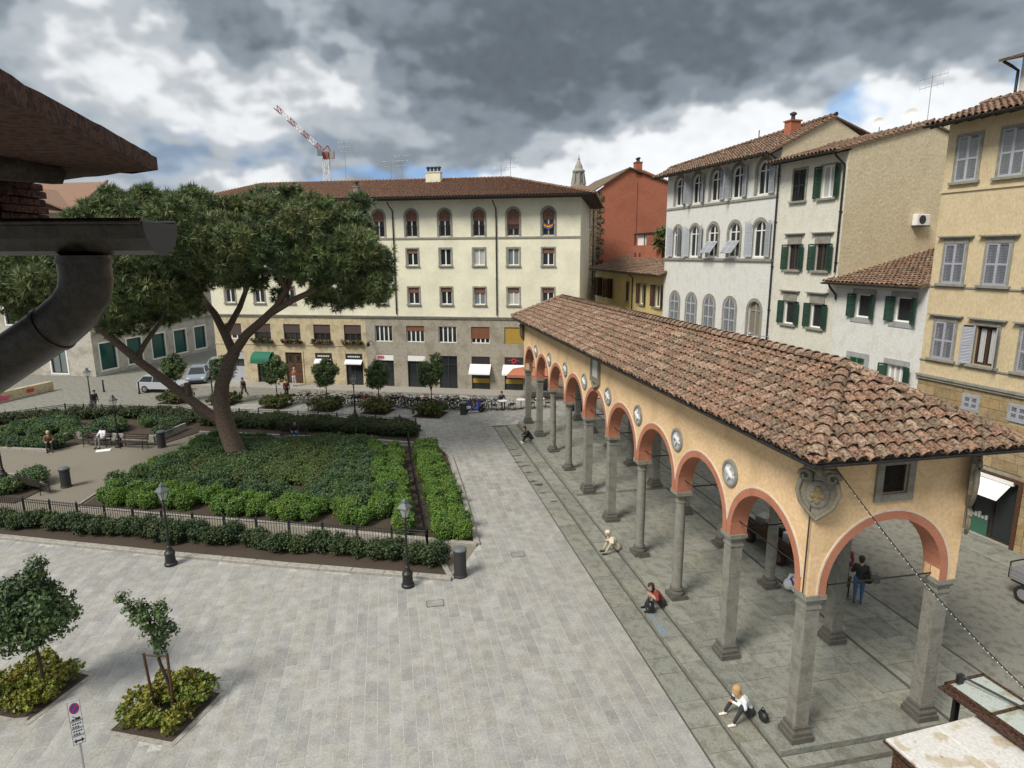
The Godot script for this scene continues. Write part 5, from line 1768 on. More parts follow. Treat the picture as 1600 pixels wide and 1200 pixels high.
func crane() -> void:
	mat("crane red", Color(0.30, 0.085, 0.06), 0.6)
	var c := zp(512, 285, -190.0)
	var o := thing("tower_crane", "red and white luffing tower crane standing behind the cream block", "crane", Vector3(c.x, 0, c.z))
	var h := zp(512, 240, -190.0).y
	var b := MB.new()
	var w := 0.8
	for s in [Vector3(-w, 0, -w), Vector3(w, 0, -w), Vector3(w, 0, w), Vector3(-w, 0, w)]:
		b.bar(s, s + Vector3(0, h - 1.5, 0), 0.12)
	var y := 20.0
	var flip := 1.0
	while y < h - 2.5:
		for s in [-1.0, 1.0]:
			b.bar(Vector3(-w * flip, y, s * w), Vector3(w * flip, y + 1.6, s * w), 0.07)
			b.bar(Vector3(s * w, y, -w * flip), Vector3(s * w, y + 1.6, w * flip), 0.07)
		y += 1.6
		flip = -flip
	part(o, "mast", b, M["sign white"])
	b = MB.new()
	b.box(Vector3(-0.8, h - 1.5, -0.8), Vector3(0.8, h + 0.2, 0.8))
	b.box(Vector3(-1.5, h - 0.1, -0.5), Vector3(1.4, h + 0.5, 0.5))
	b.bar(Vector3(-1.2, h + 0.4, 0), Vector3(0.6, h + 2.2, 0), 0.16)
	b.bar(Vector3(1.4, h + 0.4, 0), Vector3(0.6, h + 2.2, 0), 0.16)
	part(o, "slewing_unit", b, M["crane red"])
	b = MB.new()
	b.box(Vector3(1.2, h - 1.3, -0.6), Vector3(2.3, h + 0.6, 0.6))
	part(o, "counterweight", b, M["kerb"])
	b = MB.new()
	b.box(Vector3(-1.9, h - 0.8, 1.0), Vector3(-0.6, h + 0.8, 2.0))
	part(o, "cab", b, M["pane pale"])
	var tip := zp(430, 168, -190.0) - o.position
	var foot := Vector3(-1.2, h + 0.8, 0)
	var d := (tip - foot).normalized()
	var up := Vector3(0, 0, 1).cross(d)
	if up.y < 0:
		up = -up
	var n := 14
	var len := foot.distance_to(tip)
	for k in n:
		b = MB.new()
		var a0 := foot + d * len * k / n; var a1 := foot + d * len * (k + 1) / n
		var q := 0.75
		for s in [[up * q, 0.0], [-up * 0.3, q], [-up * 0.3, -q]]:
			b.bar(a0 + s[0] + Vector3(0, 0, s[1]), a1 + s[0] + Vector3(0, 0, s[1]), 0.11)
		b.bar(a0 - up * 0.3 + Vector3(0, 0, q), a1 + up * q, 0.07); b.bar(a0 - up * 0.3 + Vector3(0, 0, -q), a1 + up * q, 0.07)
		b.bar(a0 + up * q, a0 - up * 0.3 + Vector3(0, 0, q), 0.07); b.bar(a0 - up * 0.3 + Vector3(0, 0, -q), a0 - up * 0.3 + Vector3(0, 0, q), 0.07)
		part(o, "jib_section", b, M["crane red"] if (k / 2) % 2 == 0 else M["sign white"])

# ---------------------------------------------------------------- plants
func leaf_clump(n := 8, spread := 0.13, size := 0.085, seed_ := 5) -> ArrayMesh:
	var key := "clump %d %.2f %.2f" % [n, spread, size]
	if cache.has(key):
		return cache[key]
	var r := RandomNumberGenerator.new()
	r.seed = seed_
	var b := MB.new()
	for i in n:
		var d := Vector3(r.randfn(), r.randfn(), r.randfn()).normalized()
		b.x = Transform3D(Basis.from_euler(Vector3(r.randf() * 6.3, r.randf() * 6.3, r.randf() * 6.3)), d * spread * r.randf())
		var s := size * r.randf_range(0.75, 1.25)
		var k := r.randf_range(0.8, 1.2)
		b.col = Color(k, k, k * 0.9)
		if size < 0.05:
			b.tri(Vector3(-s * 0.6, -s, 0), Vector3(s * 0.75, -s * 0.3, s * 0.2), Vector3(-s * 0.1, s * 1.1, 0))
			continue
		b.tri(Vector3(0, -s, 0), Vector3(s * 0.55, 0, s * 0.18), Vector3(0, s, 0))
		b.tri(Vector3(0, -s, 0), Vector3(0, s, 0), Vector3(-s * 0.55, 0, s * 0.18))
	cache[key] = b.done()
	return cache[key]

func needle_tuft() -> ArrayMesh:
	if cache.has("tuft"):
		return cache.tuft
	var r := RandomNumberGenerator.new()
	r.seed = 9
	var b := MB.new()
	for i in 24:
		var d := Vector3(r.randfn(), r.randfn() * 0.8 + 0.75, r.randfn()).normalized()
		var s := d.cross(Vector3(r.randfn(), r.randfn(), r.randfn())).normalized() * 0.022
		var l := r.randf_range(0.18, 0.34)
		var k := r.randf_range(0.75, 1.3)
		b.col = Color(k, k, k)
		var o := d * 0.02
		b.tri(o - s, o + s, o + d * l)
	cache.tuft = b.done()
	return cache.tuft

# joins the leaf clumps of one plant into a mesh
func bake(parent: Node3D, called: String, mesh: ArrayMesh, m: Material, xf: Array, cols: Array) -> MeshInstance3D:
	var a := mesh.surface_get_arrays(0)
	var sv: PackedVector3Array = a[Mesh.ARRAY_VERTEX]; var sn: PackedVector3Array = a[Mesh.ARRAY_NORMAL]; var sc: PackedColorArray = a[Mesh.ARRAY_COLOR]
	var k := sv.size()
	var b := MB.new()
	b.v.resize(k * xf.size()); b.n.resize(k * xf.size()); b.c.resize(k * xf.size())
	var at := 0
	for i in xf.size():
		var t: Transform3D = xf[i]
		var nb := t.basis.orthonormalized()
		var col: Color = cols[i]
		for j in k:
			b.v[at] = t * sv[j]; b.n[at] = nb * sn[j]; b.c[at] = sc[j] * col
			at += 1
	return part(parent, called, b, m)

func shade(c: Color, v := 0.3) -> Color:
	var k := exp(rng.randfn(0, v))
	return Color(c.r * k * rng.randf_range(0.85, 1.2), c.g * k, c.b * k * rng.randf_range(0.8, 1.2))

func crown_points(xf: Array, cols: Array, blobs: Array, per_m2: float, tone: Array, scale := 1.0, upright := 0.0) -> void:
	for q in blobs:
		var c: Vector3 = q[0]; var r: Vector3 = q[1]
		var n := int(per_m2 * 4.19 * pow((r.x * r.y + r.y * r.z + r.x * r.z) / 3.0, 1.0))
		var base: Color = tone[rng.randi() % tone.size()]
		for i in n:
			var d := Vector3(rng.randfn(), rng.randfn() + upright, rng.randfn()).normalized()
			var k := pow(rng.randf(), 0.3) * rng.randf_range(0.9, 1.08)
			var at := c + d * r * k
			var up := (d + Vector3(rng.randfn(), rng.randfn(), rng.randfn()) * 0.45 + Vector3(0, upright, 0)).normalized()
			var side := up.cross(Vector3(rng.randfn(), rng.randfn(), rng.randfn())).normalized()
			xf.append(Transform3D(Basis(side, up, side.cross(up)) * scale * rng.randf_range(0.75, 1.3), at))
			cols.append(shade(base, 0.2))

func build_pine() -> void:
	var foot := Vector3(-16.3, 0, -36.0)
	var o := thing("pine_tree", "big umbrella pine with forked leaning trunk growing in the garden bed", "tree", foot)
	var z := -36.0
	var P := func(px: float, py: float, dz := 0.0) -> Vector3: return zp(px, py, z + dz) - foot
	var b := MB.new()
	var f0 := Vector3(0, -0.1, 0)
	b.tube([f0, P.call(369, 706), P.call(358, 680), P.call(350, 655), P.call(345, 628), P.call(347, 600), P.call(356, 572), P.call(366, 550)], [0.80, 0.56, 0.50, 0.49, 0.44, 0.40, 0.36, 0.34], 12)
	var trunk := part(o, "trunk", b, M["pine bark"])
	for l in [[[[352, 660, 0], [330, 648, 0], [300, 628, 0.3], [262, 598, 0.8], [215, 562, 1.5], [165, 522, 2.5], [130, 490, 3.5], [95, 455, 4.2]], 0.33, 0.14],
			[[[365, 552, 0], [352, 520, -0.5], [335, 492, -1.0], [318, 470, -1.8], [300, 440, -2.4], [280, 400, -3]], 0.27, 0.10],
			[[[366, 552, 0], [385, 522, 0.5], [408, 500, 1.0], [432, 478, 1.6], [448, 450, 2.0], [456, 420, 2.6], [470, 380, 3]], 0.28, 0.10],
			[[[425, 486, 1.5], [455, 470, 2.2], [488, 455, 3.0], [520, 440, 3.6], [550, 425, 4]], 0.19, 0.09],
			[[[352, 522, -0.5], [375, 480, -1.8], [390, 440, -3], [400, 400, -4]], 0.20, 0.09],
			[[[213, 560, 1.5], [228, 535, 1.0], [245, 510, 0.6], [260, 480, 0.2]], 0.16, 0.08],
			[[[318, 470, -1.8], [285, 462, -1.0], [250, 450, 0], [215, 430, 0.6]], 0.16, 0.07],
			[[[448, 450, 2.0], [435, 425, 3.5], [420, 395, 4.5]], 0.16, 0.07],
			[[[130, 490, 3.5], [80, 470, 2.5], [40, 455, 2]], 0.14, 0.07],
			[[[293, 622, 0.4], [294, 610, 0.6], [295, 600, 0.7]], 0.20, 0.17]]:
		b = MB.new()
		var pts := []; var rad := []
		for i in l[0].size():
			pts.append(P.call(l[0][i][0], l[0][i][1], l[0][i][2]) + Vector3(rng.randfn(), rng.randfn(), 0) * 0.04)
			rad.append(lerpf(l[1], l[2], float(i) / (l[0].size() - 1)))
		b.tube(pts, rad, 9)
		part(o, "limb", b, M["pine bark"])
	var blobs := []
	for q in [[150, 343, 40, 0], [200, 330, 38, 2], [255, 328, 38, -1], [310, 334, 40, 1], [370, 336, 36, -3], [430, 338, 36, 0], [490, 335, 40, 2], [538, 362, 40, -1], [568, 402, 36, 1], [574, 442, 32, -1], [530, 438, 42, 3], [480, 400, 50, 4], [420, 380, 50, 4.5], [350, 375, 52, 4], [280, 380, 52, 5], [210, 385, 48, 4], [150, 390, 46, 3], [240, 435, 45, 3.5], [180, 440, 42, 3], [300, 432, 40, 1],
			[390, 425, 34, 0], [455, 432, 26, -2], [258, 482, 36, -1], [212, 500, 32, 1], [300, 478, 26, -3], [90, 430, 46, 4], [30, 450, 48, 4], [60, 490, 38, 3], [20, 400, 40, 2], [120, 475, 36, 2], [500, 462, 22, 0], [558, 468, 20, 2], [340, 345, 45, -4], [250, 350, 45, -5], [440, 360, 45, -5], [520, 395, 40, -4], [180, 360, 40, -4], [390, 345, 42, -6], [310, 312, 22, 0], [230, 308, 22, 1], [450, 318, 22, 1], [190, 470, 30, 4], [60, 440, 40, -1], [-30, 440, 45, 3], [590, 425, 22, 0], [545, 330, 20, 0], [340, 328, 26, -2], [385, 328, 28, 1], [480, 365, 40, -2], [420, 345, 36, 3], [560, 385, 34, 3], [515, 335, 24, -2], [300, 350, 40, 2], [590, 455, 20, 1], [330, 420, 34, 3], [175, 315, 24, 2]]:
		var r: float = q[2] / 27.0
		blobs.append([P.call(q[0], q[1], q[3]), Vector3(r * 0.85, r * 0.7, r * 0.85)])
		for i in 5:
			var off := Vector3(rng.randfn(), rng.randfn() * 0.7, rng.randfn()) * r * 0.5
			var rr := r * rng.randf_range(0.42, 0.62)
			blobs.append([P.call(q[0], q[1], q[3]) + off, Vector3(rr * 1.1, rr * 0.75, rr * 1.1)])
	var xf := []; var cols := []
	crown_points(xf, cols, blobs, 27.0, [Color(0.105, 0.152, 0.060), Color(0.125, 0.172, 0.064), Color(0.090, 0.136, 0.058), Color(0.135, 0.168, 0.062)], 1.2, 0.3)
	bake(o, "crown", needle_tuft(), M["needle"], xf, cols)

func young_tree(label: String, at: Vector3, trunk: Array, blobs: Array, per: float, tone: Array, scale := 1.0, group := "") -> Node3D:
	var o := thing("young_tree", label, "tree", at, 0.0, group)
	var b := MB.new()
	var rad := []
	for i in trunk.size():
		rad.append(lerpf(0.055, 0.03, float(i) / (trunk.size() - 1)))
	b.tube(trunk, rad, 7)
	part(o, "trunk", b, M["bark"])
	b = MB.new()
	var top: Vector3 = trunk[-1]
	for q in blobs:
		b.tube([top - Vector3(0, 0.4, 0), (top + q[0]) * 0.5, q[0]], [0.025, 0.018, 0.008], 5)
	part(o, "branches", b, M["bark"])
	var xf := []; var cols := []
	crown_points(xf, cols, blobs, per, tone, scale, 0.1)
	bake(o, "crown", leaf_clump(12, 0.15, 0.056), M["leaf"], xf, cols)
	return o

func shrub_mesh(r: Vector3, per: float, tone: Array, scale: float, n_blobs := 5, seed_ := 1) -> Array:     # a low bush: transforms and colours of its leaf clumps
	var xf := []; var cols := []
	var blobs := [[Vector3(0, r.y * 0.5, 0), Vector3(r.x * 0.85, r.y * 0.5, r.z * 0.85)]]
	for k in n_blobs:
		var a := TAU * k / n_blobs + rng.randf()
		var s := rng.randf_range(0.4, 0.62)
		blobs.append([Vector3(cos(a) * r.x * 0.45, r.y * rng.randf_range(0.4, 0.72), sin(a) * r.z * 0.45), r * s])
	crown_points(xf, cols, blobs, per, tone, scale, 0.25)
	var i := 0
	while i < xf.size():
		if xf[i].origin.y < 0.03:
			xf[i].origin.y = 0.03 + rng.randf() * 0.08
		i += 1
	return [xf, cols]

func shrub(called: String, label: String, group: String, r: Vector3, per: float, tone: Array, scale: float, clump: Mesh, blobs := 5) -> Node3D:
	var o := thing(called, label, "shrub", Vector3(0, -50, 0), 0.0, group)
	var b := MB.new()
	for k in 4:
		var a := k * 1.7
		b.tube([Vector3(0, 0, 0), Vector3(cos(a) * r.x * 0.3, r.y * 0.4, sin(a) * r.z * 0.3), Vector3(cos(a) * r.x * 0.5, r.y * 0.75, sin(a) * r.z * 0.5)], [0.02, 0.014, 0.006], 5)
	part(o, "stems", b, M["bark"])
	var q := shrub_mesh(r, per, tone, scale, blobs)
	bake(o, "foliage", clump, M["leaf"], q[0], q[1])
	return o

func build_garden() -> void:
	# earth and gravel
	var soil := MB.new()
	soil.flat(garden, 0.004)
	struct("garden_path", soil, M["gravel"])
	var beds := {
		"front": PackedVector2Array([Vector2(-40, -29.1), Vector2(-2.45, -22.05), Vector2(-3.3, -24.3), Vector2(-40, -31.5)]),
		"main": PackedVector2Array([Vector2(-21.0, -29.0), Vector2(-16.7, -28.3), Vector2(-11.8, -27.3), Vector2(-7.0, -26.1), Vector2(-1.7, -24.95), Vector2(-2.95, -31.7), Vector2(-3.9, -36.5), Vector2(-4.6, -38.3), Vector2(-8.2, -39.1), Vector2(-13.8, -39.9), Vector2(-19.9, -40.5), Vector2(-20.9, -36.8), Vector2(-21.3, -32.4)]),
		"back": PackedVector2Array([Vector2(-6.1, -39.4), Vector2(-10.1, -40.5), Vector2(-14.1, -41.2), Vector2(-21.5, -42.4), Vector2(-22.6, -39.4), Vector2(-28.0, -39.6), Vector2(-29.0, -38.2), Vector2(-39, -39.5), Vector2(-38, -43.5), Vector2(-34, -47.3), Vector2(-24, -46.3), Vector2(-20, -45.7), Vector2(-6.5, -42.5)]),
		"left": PackedVector2Array([Vector2(-34, -34), Vector2(-26.4, -33.0), Vector2(-24.5, -31.6), Vector2(-24.6, -29.6), Vector2(-34, -31.2)])}
	for k in beds:
		var b := MB.new()
		b.flat(beds[k], 0.04)
		struct("garden_soil", b, M["earth"])
	# pale stone edging
	var edge := func(pts: Array, w: float, h: float) -> void:
		for i in pts.size() - 1:
			var a := Vector3(pts[i].x, 0, pts[i].y); var c := Vector3(pts[i + 1].x, 0, pts[i + 1].y)
			var d := c - a
			var n := maxi(1, int(d.length() / 1.2))
			for k in n:
				var e := MB.new()
				e.x = Transform3D(Basis(Vector3.UP, atan2(-d.z, d.x)), a + d * k / n)
				e.bevel(Vector3(0.006, -0.02, -w * 0.5), Vector3(d.length() / n - 0.006, h + rng.randf() * 0.006, w * 0.5), 0.015)
				part(kerbs, "kerbstone", e, M["kerb"])
	kerbs = Node3D.new()
	kerbs.name = "garden_kerb"; kerbs.set_meta("kind", "structure")
	add_child(kerbs)
	edge.call([Vector2(-40, -29.25), Vector2(-22.2, -25.72), Vector2(-14.4, -24.1), Vector2(-8.8, -23.0), Vector2(-2.3, -21.9)], 0.28, 0.12)
	edge.call([Vector2(-2.3, -21.9), Vector2(-3.2, -24.3)], 0.2, 0.1)
	edge.call([Vector2(-21.0, -28.85), Vector2(-16.7, -28.15), Vector2(-11.8, -27.15), Vector2(-7.0, -25.95), Vector2(-1.5, -24.75), Vector2(-2.75, -31.7), Vector2(-3.7, -36.5), Vector2(-4.5, -38.2)], 0.24, 0.13)
	edge.call([Vector2(-6.0, -39.2), Vector2(-10.1, -40.3), Vector2(-14.1, -41.0), Vector2(-21.5, -42.2)], 0.2, 0.13)
	edge.call([Vector2(-33.5, -40.0), Vector2(-29.7, -39.1), Vector2(-29.5, -41.0), Vector2(-23.3, -39.9), Vector2(-22.85, -43.0)], 0.16, 0.5)
	edge.call([Vector2(-32.4, -38.6), Vector2(-28.9, -38.0)], 0.2, 0.2)
	edge.call([Vector2(-34, -33.9), Vector2(-26.5, -33.0), Vector2(-24.5, -31.5)], 0.14, 0.35)
	edge.call([Vector2(-21.2, -28.9), Vector2(-21.5, -32.4), Vector2(-21.0, -36.8), Vector2(-20.0, -40.5)], 0.12, 0.08)
	# bushes
	var small := leaf_clump(14, 0.11, 0.034, 7)
	var green := [Color(0.115, 0.215, 0.034), Color(0.145, 0.245, 0.038), Color(0.092, 0.185, 0.036)]
	var dark := [Color(0.080, 0.135, 0.040), Color(0.092, 0.140, 0.040), Color(0.105, 0.122, 0.045), Color(0.068, 0.125, 0.046)]
	var mid := [Color(0.070, 0.130, 0.052), Color(0.082, 0.142, 0.046), Color(0.064, 0.120, 0.058)]
	var hedge := [Color(0.040, 0.070, 0.026), Color(0.052, 0.082, 0.028), Color(0.062, 0.084, 0.030)]
	var kinds := {}
	for k in 3:
		kinds["g%d" % k] = shrub("round_bush", "rounded fresh green bush in the rows of the main garden bed", "round green bushes", Vector3(0.5, 0.75, 0.5) * [1.0, 1.12, 0.9][k], 210, green, 1.0, small)
		kinds["d%d" % k] = shrub("dark_shrub", "dense dark olive shrub round the foot of the pine", "dark shrubs under the pine", Vector3(1.1, 0.66, 1.1) * [1.0, 1.15, 0.85][k], 95, dark, 1.25, small, 7)
		kinds["m%d" % k] = shrub("grey_green_shrub", "low blue green shrub between the pine shrubs and the green bushes", "blue green shrubs", Vector3(0.75, 0.7, 0.75) * [1.0, 1.15, 0.9][k], 130, mid, 1.1, small)
		kinds["h%d" % k] = shrub("hedge_shrub", "dark evergreen hedge shrub between the front kerb and the iron fence", "hedge shrubs along the front fence", Vector3(0.66, 0.68, 0.5) * [1.0, 1.1, 0.9][k], 120, hedge, 1.2, small)
		kinds["b%d" % k] = shrub("hedge_shrub", "dark clipped hedge shrub along the far garden fence", "hedge shrubs along the far fence", Vector3(0.85, 0.74, 0.75) * [1.0, 1.08, 0.94][k], 85, hedge, 1.3, small)
		kinds["l%d" % k] = shrub("bed_shrub", "low green shrub in the bed behind the benches", "shrubs behind the benches", Vector3(0.9, 0.65, 0.8) * [1.0, 1.15, 0.9][k], 95, mid, 1.3, small)
	var used := {}
	var put := func(kind: String, x: float, z: float, label := "") -> void:
		var id := kind + str(rng.randi() % 3)
		var src: Node3D = kinds[id]
		var at := Vector3(x, 0.03, z)
		if not used.has(id):
			used[id] = true
			src.position = at
			src.rotation.y = rng.randf() * TAU
			if label:
				src.set_meta("label", label)
		else:
			copy(src, at, rng.randf() * TAU, label)
	# rows to the right and left of the inner fence
	for row in [[0.55, 1.0], [1.3, 1.0]]:
		for k in 14:
			var t := k / 13.5
			var right := Vector2(-1.85, -25.6).lerp(Vector2(-4.9, -37.9), t)
			if row[1] == 0.0 and (k < 1):
				continue
			if rng.randf() < 0.06:
				continue
			put.call("g", right.x - row[0] * lerpf(1.0, 0.85, t) + 0.2 + rng.randfn(0, 0.06), right.y - 0.05 + row[0] * 0.16 + rng.randfn(0, 0.1), ["rounded green bush in the row along the kerb facing the loggia", "rounded green bush in the row between the kerb row and the inner iron fence"][[0.55, 1.3].find(row[0])])
	for k in 13:
		var t := k / 13.0
		put.call("g", lerpf(-4.7, -7.45, t) + rng.randfn(0, 0.08), lerpf(-25.9, -37.9, t) + rng.randfn(0, 0.1), "rounded green bush in the row just left of the inner iron fence")
		if k > 1:
			put.call("g", lerpf(-5.6, -8.35, t) + rng.randfn(0, 0.08), lerpf(-26.0, -37.9, t) + rng.randfn(0, 0.1), "rounded green bush in the second row left of the inner iron fence")
	# bright bushes along the front of the bed
	for k in 16:
		var t := k / 15.0
		var p := Vector2(-20.2, -29.5).lerp(Vector2(-6.6, -26.7), t)
		if not (k in [6, 13]):
			put.call("g", p.x + rng.randfn(0, 0.1), p.y + rng.randfn(0, 0.1), "bright green bush at the front edge of the main bed facing the picket fence")
		put.call("g", p.x + 0.3 + rng.randfn(0, 0.15), p.y - 1.0 + rng.randfn(0, 0.15), "bright green bush in the second row from the front of the main bed")
		if k % 2 == 0:
			put.call("m", p.x + 0.2 + rng.randfn(0, 0.2), p.y - 2.0 + rng.randfn(0, 0.2))
			put.call("m", p.x + 1.0 + rng.randfn(0, 0.2), p.y - 2.7 + rng.randfn(0, 0.2))
	for k in 9:
		put.call("m", lerpf(-7.2, -9.0, k / 8.0) + rng.randfn(0, 0.15), lerpf(-28.2, -37.6, k / 8.0) + rng.randfn(0, 0.15), "blue green shrub filling the gap left of the fence rows")
		put.call("m", lerpf(-8.3, -9.9, k / 8.0) + rng.randfn(0, 0.15), lerpf(-28.8, -37.6, k / 8.0) + rng.randfn(0, 0.15), "blue green shrub between the fence rows and the pine shrubs")
	# left flank
	for k in 9:
		var t := k / 8.0
		put.call("g", lerpf(-20.4, -19.2, t) + rng.randfn(0, 0.15), lerpf(-30.6, -39.8, t), "green bush on the side of the main bed facing the benches")
		put.call("m", lerpf(-19.4, -18.3, t) + rng.randfn(0, 0.15), lerpf(-31.2, -39.6, t), "blue green shrub one row in from the bench side of the main bed")
	# dark mass round the pine
	for i in 8:
		for j in 6:
			var x := lerpf(-18.6, -9.4, (i + 0.5 * (j % 2)) / 7.5); var z := lerpf(-32.2, -38.5, j / 5.0) + (x + 14) * 0.1
			if Vector2(x + 16.3, z + 36.0).length() > 1.0:
				put.call("d", x + rng.randfn(0, 0.2), z + rng.randfn(0, 0.2))
	# hedge between kerb and front fence
	for k in 46:
		var t := k / 45.0
		var p := Vector2(-39.0, -30.0).lerp(Vector2(-3.1, -23.2), t)
		put.call("h", p.x + rng.randfn(0, 0.08), p.y + rng.randfn(0, 0.1) - 0.1)
	# far hedge and the bed behind the benches
	for k in 22:
		var p := Vector2(-6.9, -41.2).lerp(Vector2(-22.0, -44.2), k / 21.0)
		put.call("b", p.x, p.y + rng.randfn(0, 0.06))
		if k < 21:
			put.call("b", p.x - 0.35, p.y - 0.9 + rng.randfn(0, 0.06))
	for k in 16:
		var p := Vector2(-23.2, -45.4).lerp(Vector2(-37.5, -44.6), k / 15.0)
		p.y -= 1.3 * sin(PI * k / 15.0)
		put.call("b", p.x, p.y, "dark hedge shrub along the street side of the bench garden")
	for k in 26:
		put.call("l", rng.randf_range(-34.5, -23.6), rng.randf_range(-44.0, -40.4))
	for k in 5:
		put.call("l", lerpf(-32.5, -29.2, k / 4.0), -39.2 + 0.3 * k / 4.0, "green shrub in front of the low wall beside the folding stool")
	for k in 6:
		put.call("l", rng.randf_range(-31, -25.3), rng.randf_range(-32.6, -30.6), "low shrub in the small bed behind the dark bench")

var kerbs: Node3D
const PLACES := ["before the green awning", "before the dark shop signs", "before the pink marked shop sign", "before the glass house door", "beside the silver hatchback", "behind the pine trunk"]

func build_trees() -> void:
	var tone := [Color(0.062, 0.108, 0.036), Color(0.052, 0.092, 0.034), Color(0.080, 0.130, 0.042)]
	young_tree("full round young tree standing in the planted pit beside the slender staked one", pits[1][0] + Vector3(0.5, 0, 0.2), [Vector3(0, 0, 0), Vector3(0.03, 0.9, 0), Vector3(0, 1.7, 0.02), Vector3(0.05, 2.4, 0)],
		[[Vector3(0, 2.65, 0), Vector3(1.0, 0.8, 1.0)], [Vector3(-0.6, 2.35, 0.2), Vector3(0.62, 0.55, 0.6)], [Vector3(0.62, 2.45, 0.1), Vector3(0.62, 0.55, 0.6)], [Vector3(0.1, 2.2, 0.5), Vector3(0.6, 0.45, 0.5)], [Vector3(0.1, 3.3, 0), Vector3(0.6, 0.5, 0.6)], [Vector3(0.35, 3.85, 0), Vector3(0.28, 0.4, 0.28)], [Vector3(-0.55, 3.1, 0), Vector3(0.4, 0.4, 0.4)], [Vector3(-0.85, 3.2, 0.1), Vector3(0.15, 0.25, 0.15)], [Vector3(0.55, 3.0, 0.3), Vector3(0.45, 0.45, 0.45)]], 75, tone, 1.0)
	young_tree("slender crooked young tree tied to a wooden stake frame in its pit", pits[0][0] + Vector3(0.0, 0, -0.1), [Vector3(0.12, 0, 0), Vector3(0.06, 0.8, 0), Vector3(-0.1, 1.4, 0), Vector3(-0.16, 1.95, 0), Vector3(-0.22, 2.6, 0)],
		[[Vector3(-0.1, 2.0, 0), Vector3(0.22, 0.25, 0.22)], [Vector3(0.05, 2.35, 0), Vector3(0.38, 0.3, 0.35)], [Vector3(-0.2, 2.7, 0.1), Vector3(0.42, 0.35, 0.4)], [Vector3(-0.55, 2.95, 0), Vector3(0.28, 0.25, 0.28)], [Vector3(-0.8, 3.25, 0), Vector3(0.16, 0.16, 0.16)], [Vector3(0.1, 2.95, 0), Vector3(0.2, 0.2, 0.2)], [Vector3(-0.25, 3.1, 0), Vector3(0.14, 0.14, 0.14)]], 75, tone, 0.95)
	var st := thing("tree_stake", "weathered wooden stake frame holding the slender young tree", "stake", pits[0][0])
	for x in [-0.32, 0.3]:
		var b := MB.new()
		b.tube([Vector3(x * 0.8, 0, 0.1), Vector3(x - 0.12, 1.75, 0)], [0.035], 6)
		part(st, "post", b, M["wood"])
	var cb := MB.new()
	cb.bar(Vector3(-0.46, 1.7, 0.0), Vector3(0.2, 1.66, 0.0), 0.03)
	part(st, "crossbar", cb, M["wood"])
	var small := leaf_clump(10, 0.10, 0.045, 7)
	var lime := [Color(0.18, 0.195, 0.028), Color(0.20, 0.21, 0.03), Color(0.15, 0.185, 0.032), Color(0.185, 0.185, 0.03)]
	var olive := [Color(0.085, 0.105, 0.026), Color(0.11, 0.12, 0.03), Color(0.07, 0.095, 0.03)]
	for i in 8:
		var s: float = pits[i][1] * 0.5
		var lab: String = ["yellow green ground cover bush round the slender staked tree", "yellow green ground cover bush round the full young tree"][i] if i < 2 else "square clipped olive bush bed round the street tree " + PLACES[i - 2]
		var o := thing("bush_bed", lab, "bush", pits[i][0] + Vector3(0, 0.02, 0), LOGGIA_TURN + PIT_TURN, "" if i < 2 else "square bush beds on the square")
		var xf := []; var cols := []
		var blobs := []
		for a in 4:
			for b in 4:
				if i == 0 and a in [1, 2] and b == 2:
					continue
				var r := s * rng.randf_range(0.26, 0.4)
				blobs.append([Vector3((a - 1.5) / 1.5 * s * 0.72, r * 0.9 + (rng.randf() * 0.15 if i < 2 else 0.15), (b - 1.5) / 1.5 * s * 0.72), Vector3(r, r * (0.95 if i < 2 else 0.9), r)])
		crown_points(xf, cols, blobs, 150 if i < 2 else 60, lime if i < 2 else olive, 1.1 if i < 2 else 1.5, 0.3)
		for q in xf.size():
			xf[q].origin.y = maxf(xf[q].origin.y, 0.03)
		bake(o, "foliage", small, M["leaf"], xf, cols)
		if i >= 2:
			var up := 1.0 if i != 5 else 1.15
			young_tree("small round street tree " + PLACES[i - 2], pits[i][0] + Vector3(0.1, 0, 0), [Vector3(0, 0, 0), Vector3(0.02, 1.0, 0), Vector3(0, 2.2, 0)],
				[[Vector3(0, 2.6 * up, 0), Vector3(0.9, 0.75, 0.9)], [Vector3(0.45, 3.1 * up, 0), Vector3(0.6, 0.55, 0.6)], [Vector3(-0.4, 3.15 * up, 0.1), Vector3(0.6, 0.55, 0.6)], [Vector3(0.1 if i != 5 else 0.4, 3.7 * up, 0), Vector3(0.45, 0.4, 0.45)], [Vector3(-0.3, 2.3 * up, 0.2), Vector3(0.5, 0.4, 0.5)]], 60, tone if i != 3 else [Color(0.07, 0.115, 0.035), Color(0.08, 0.125, 0.04)], 1.25, "street trees in bush beds")

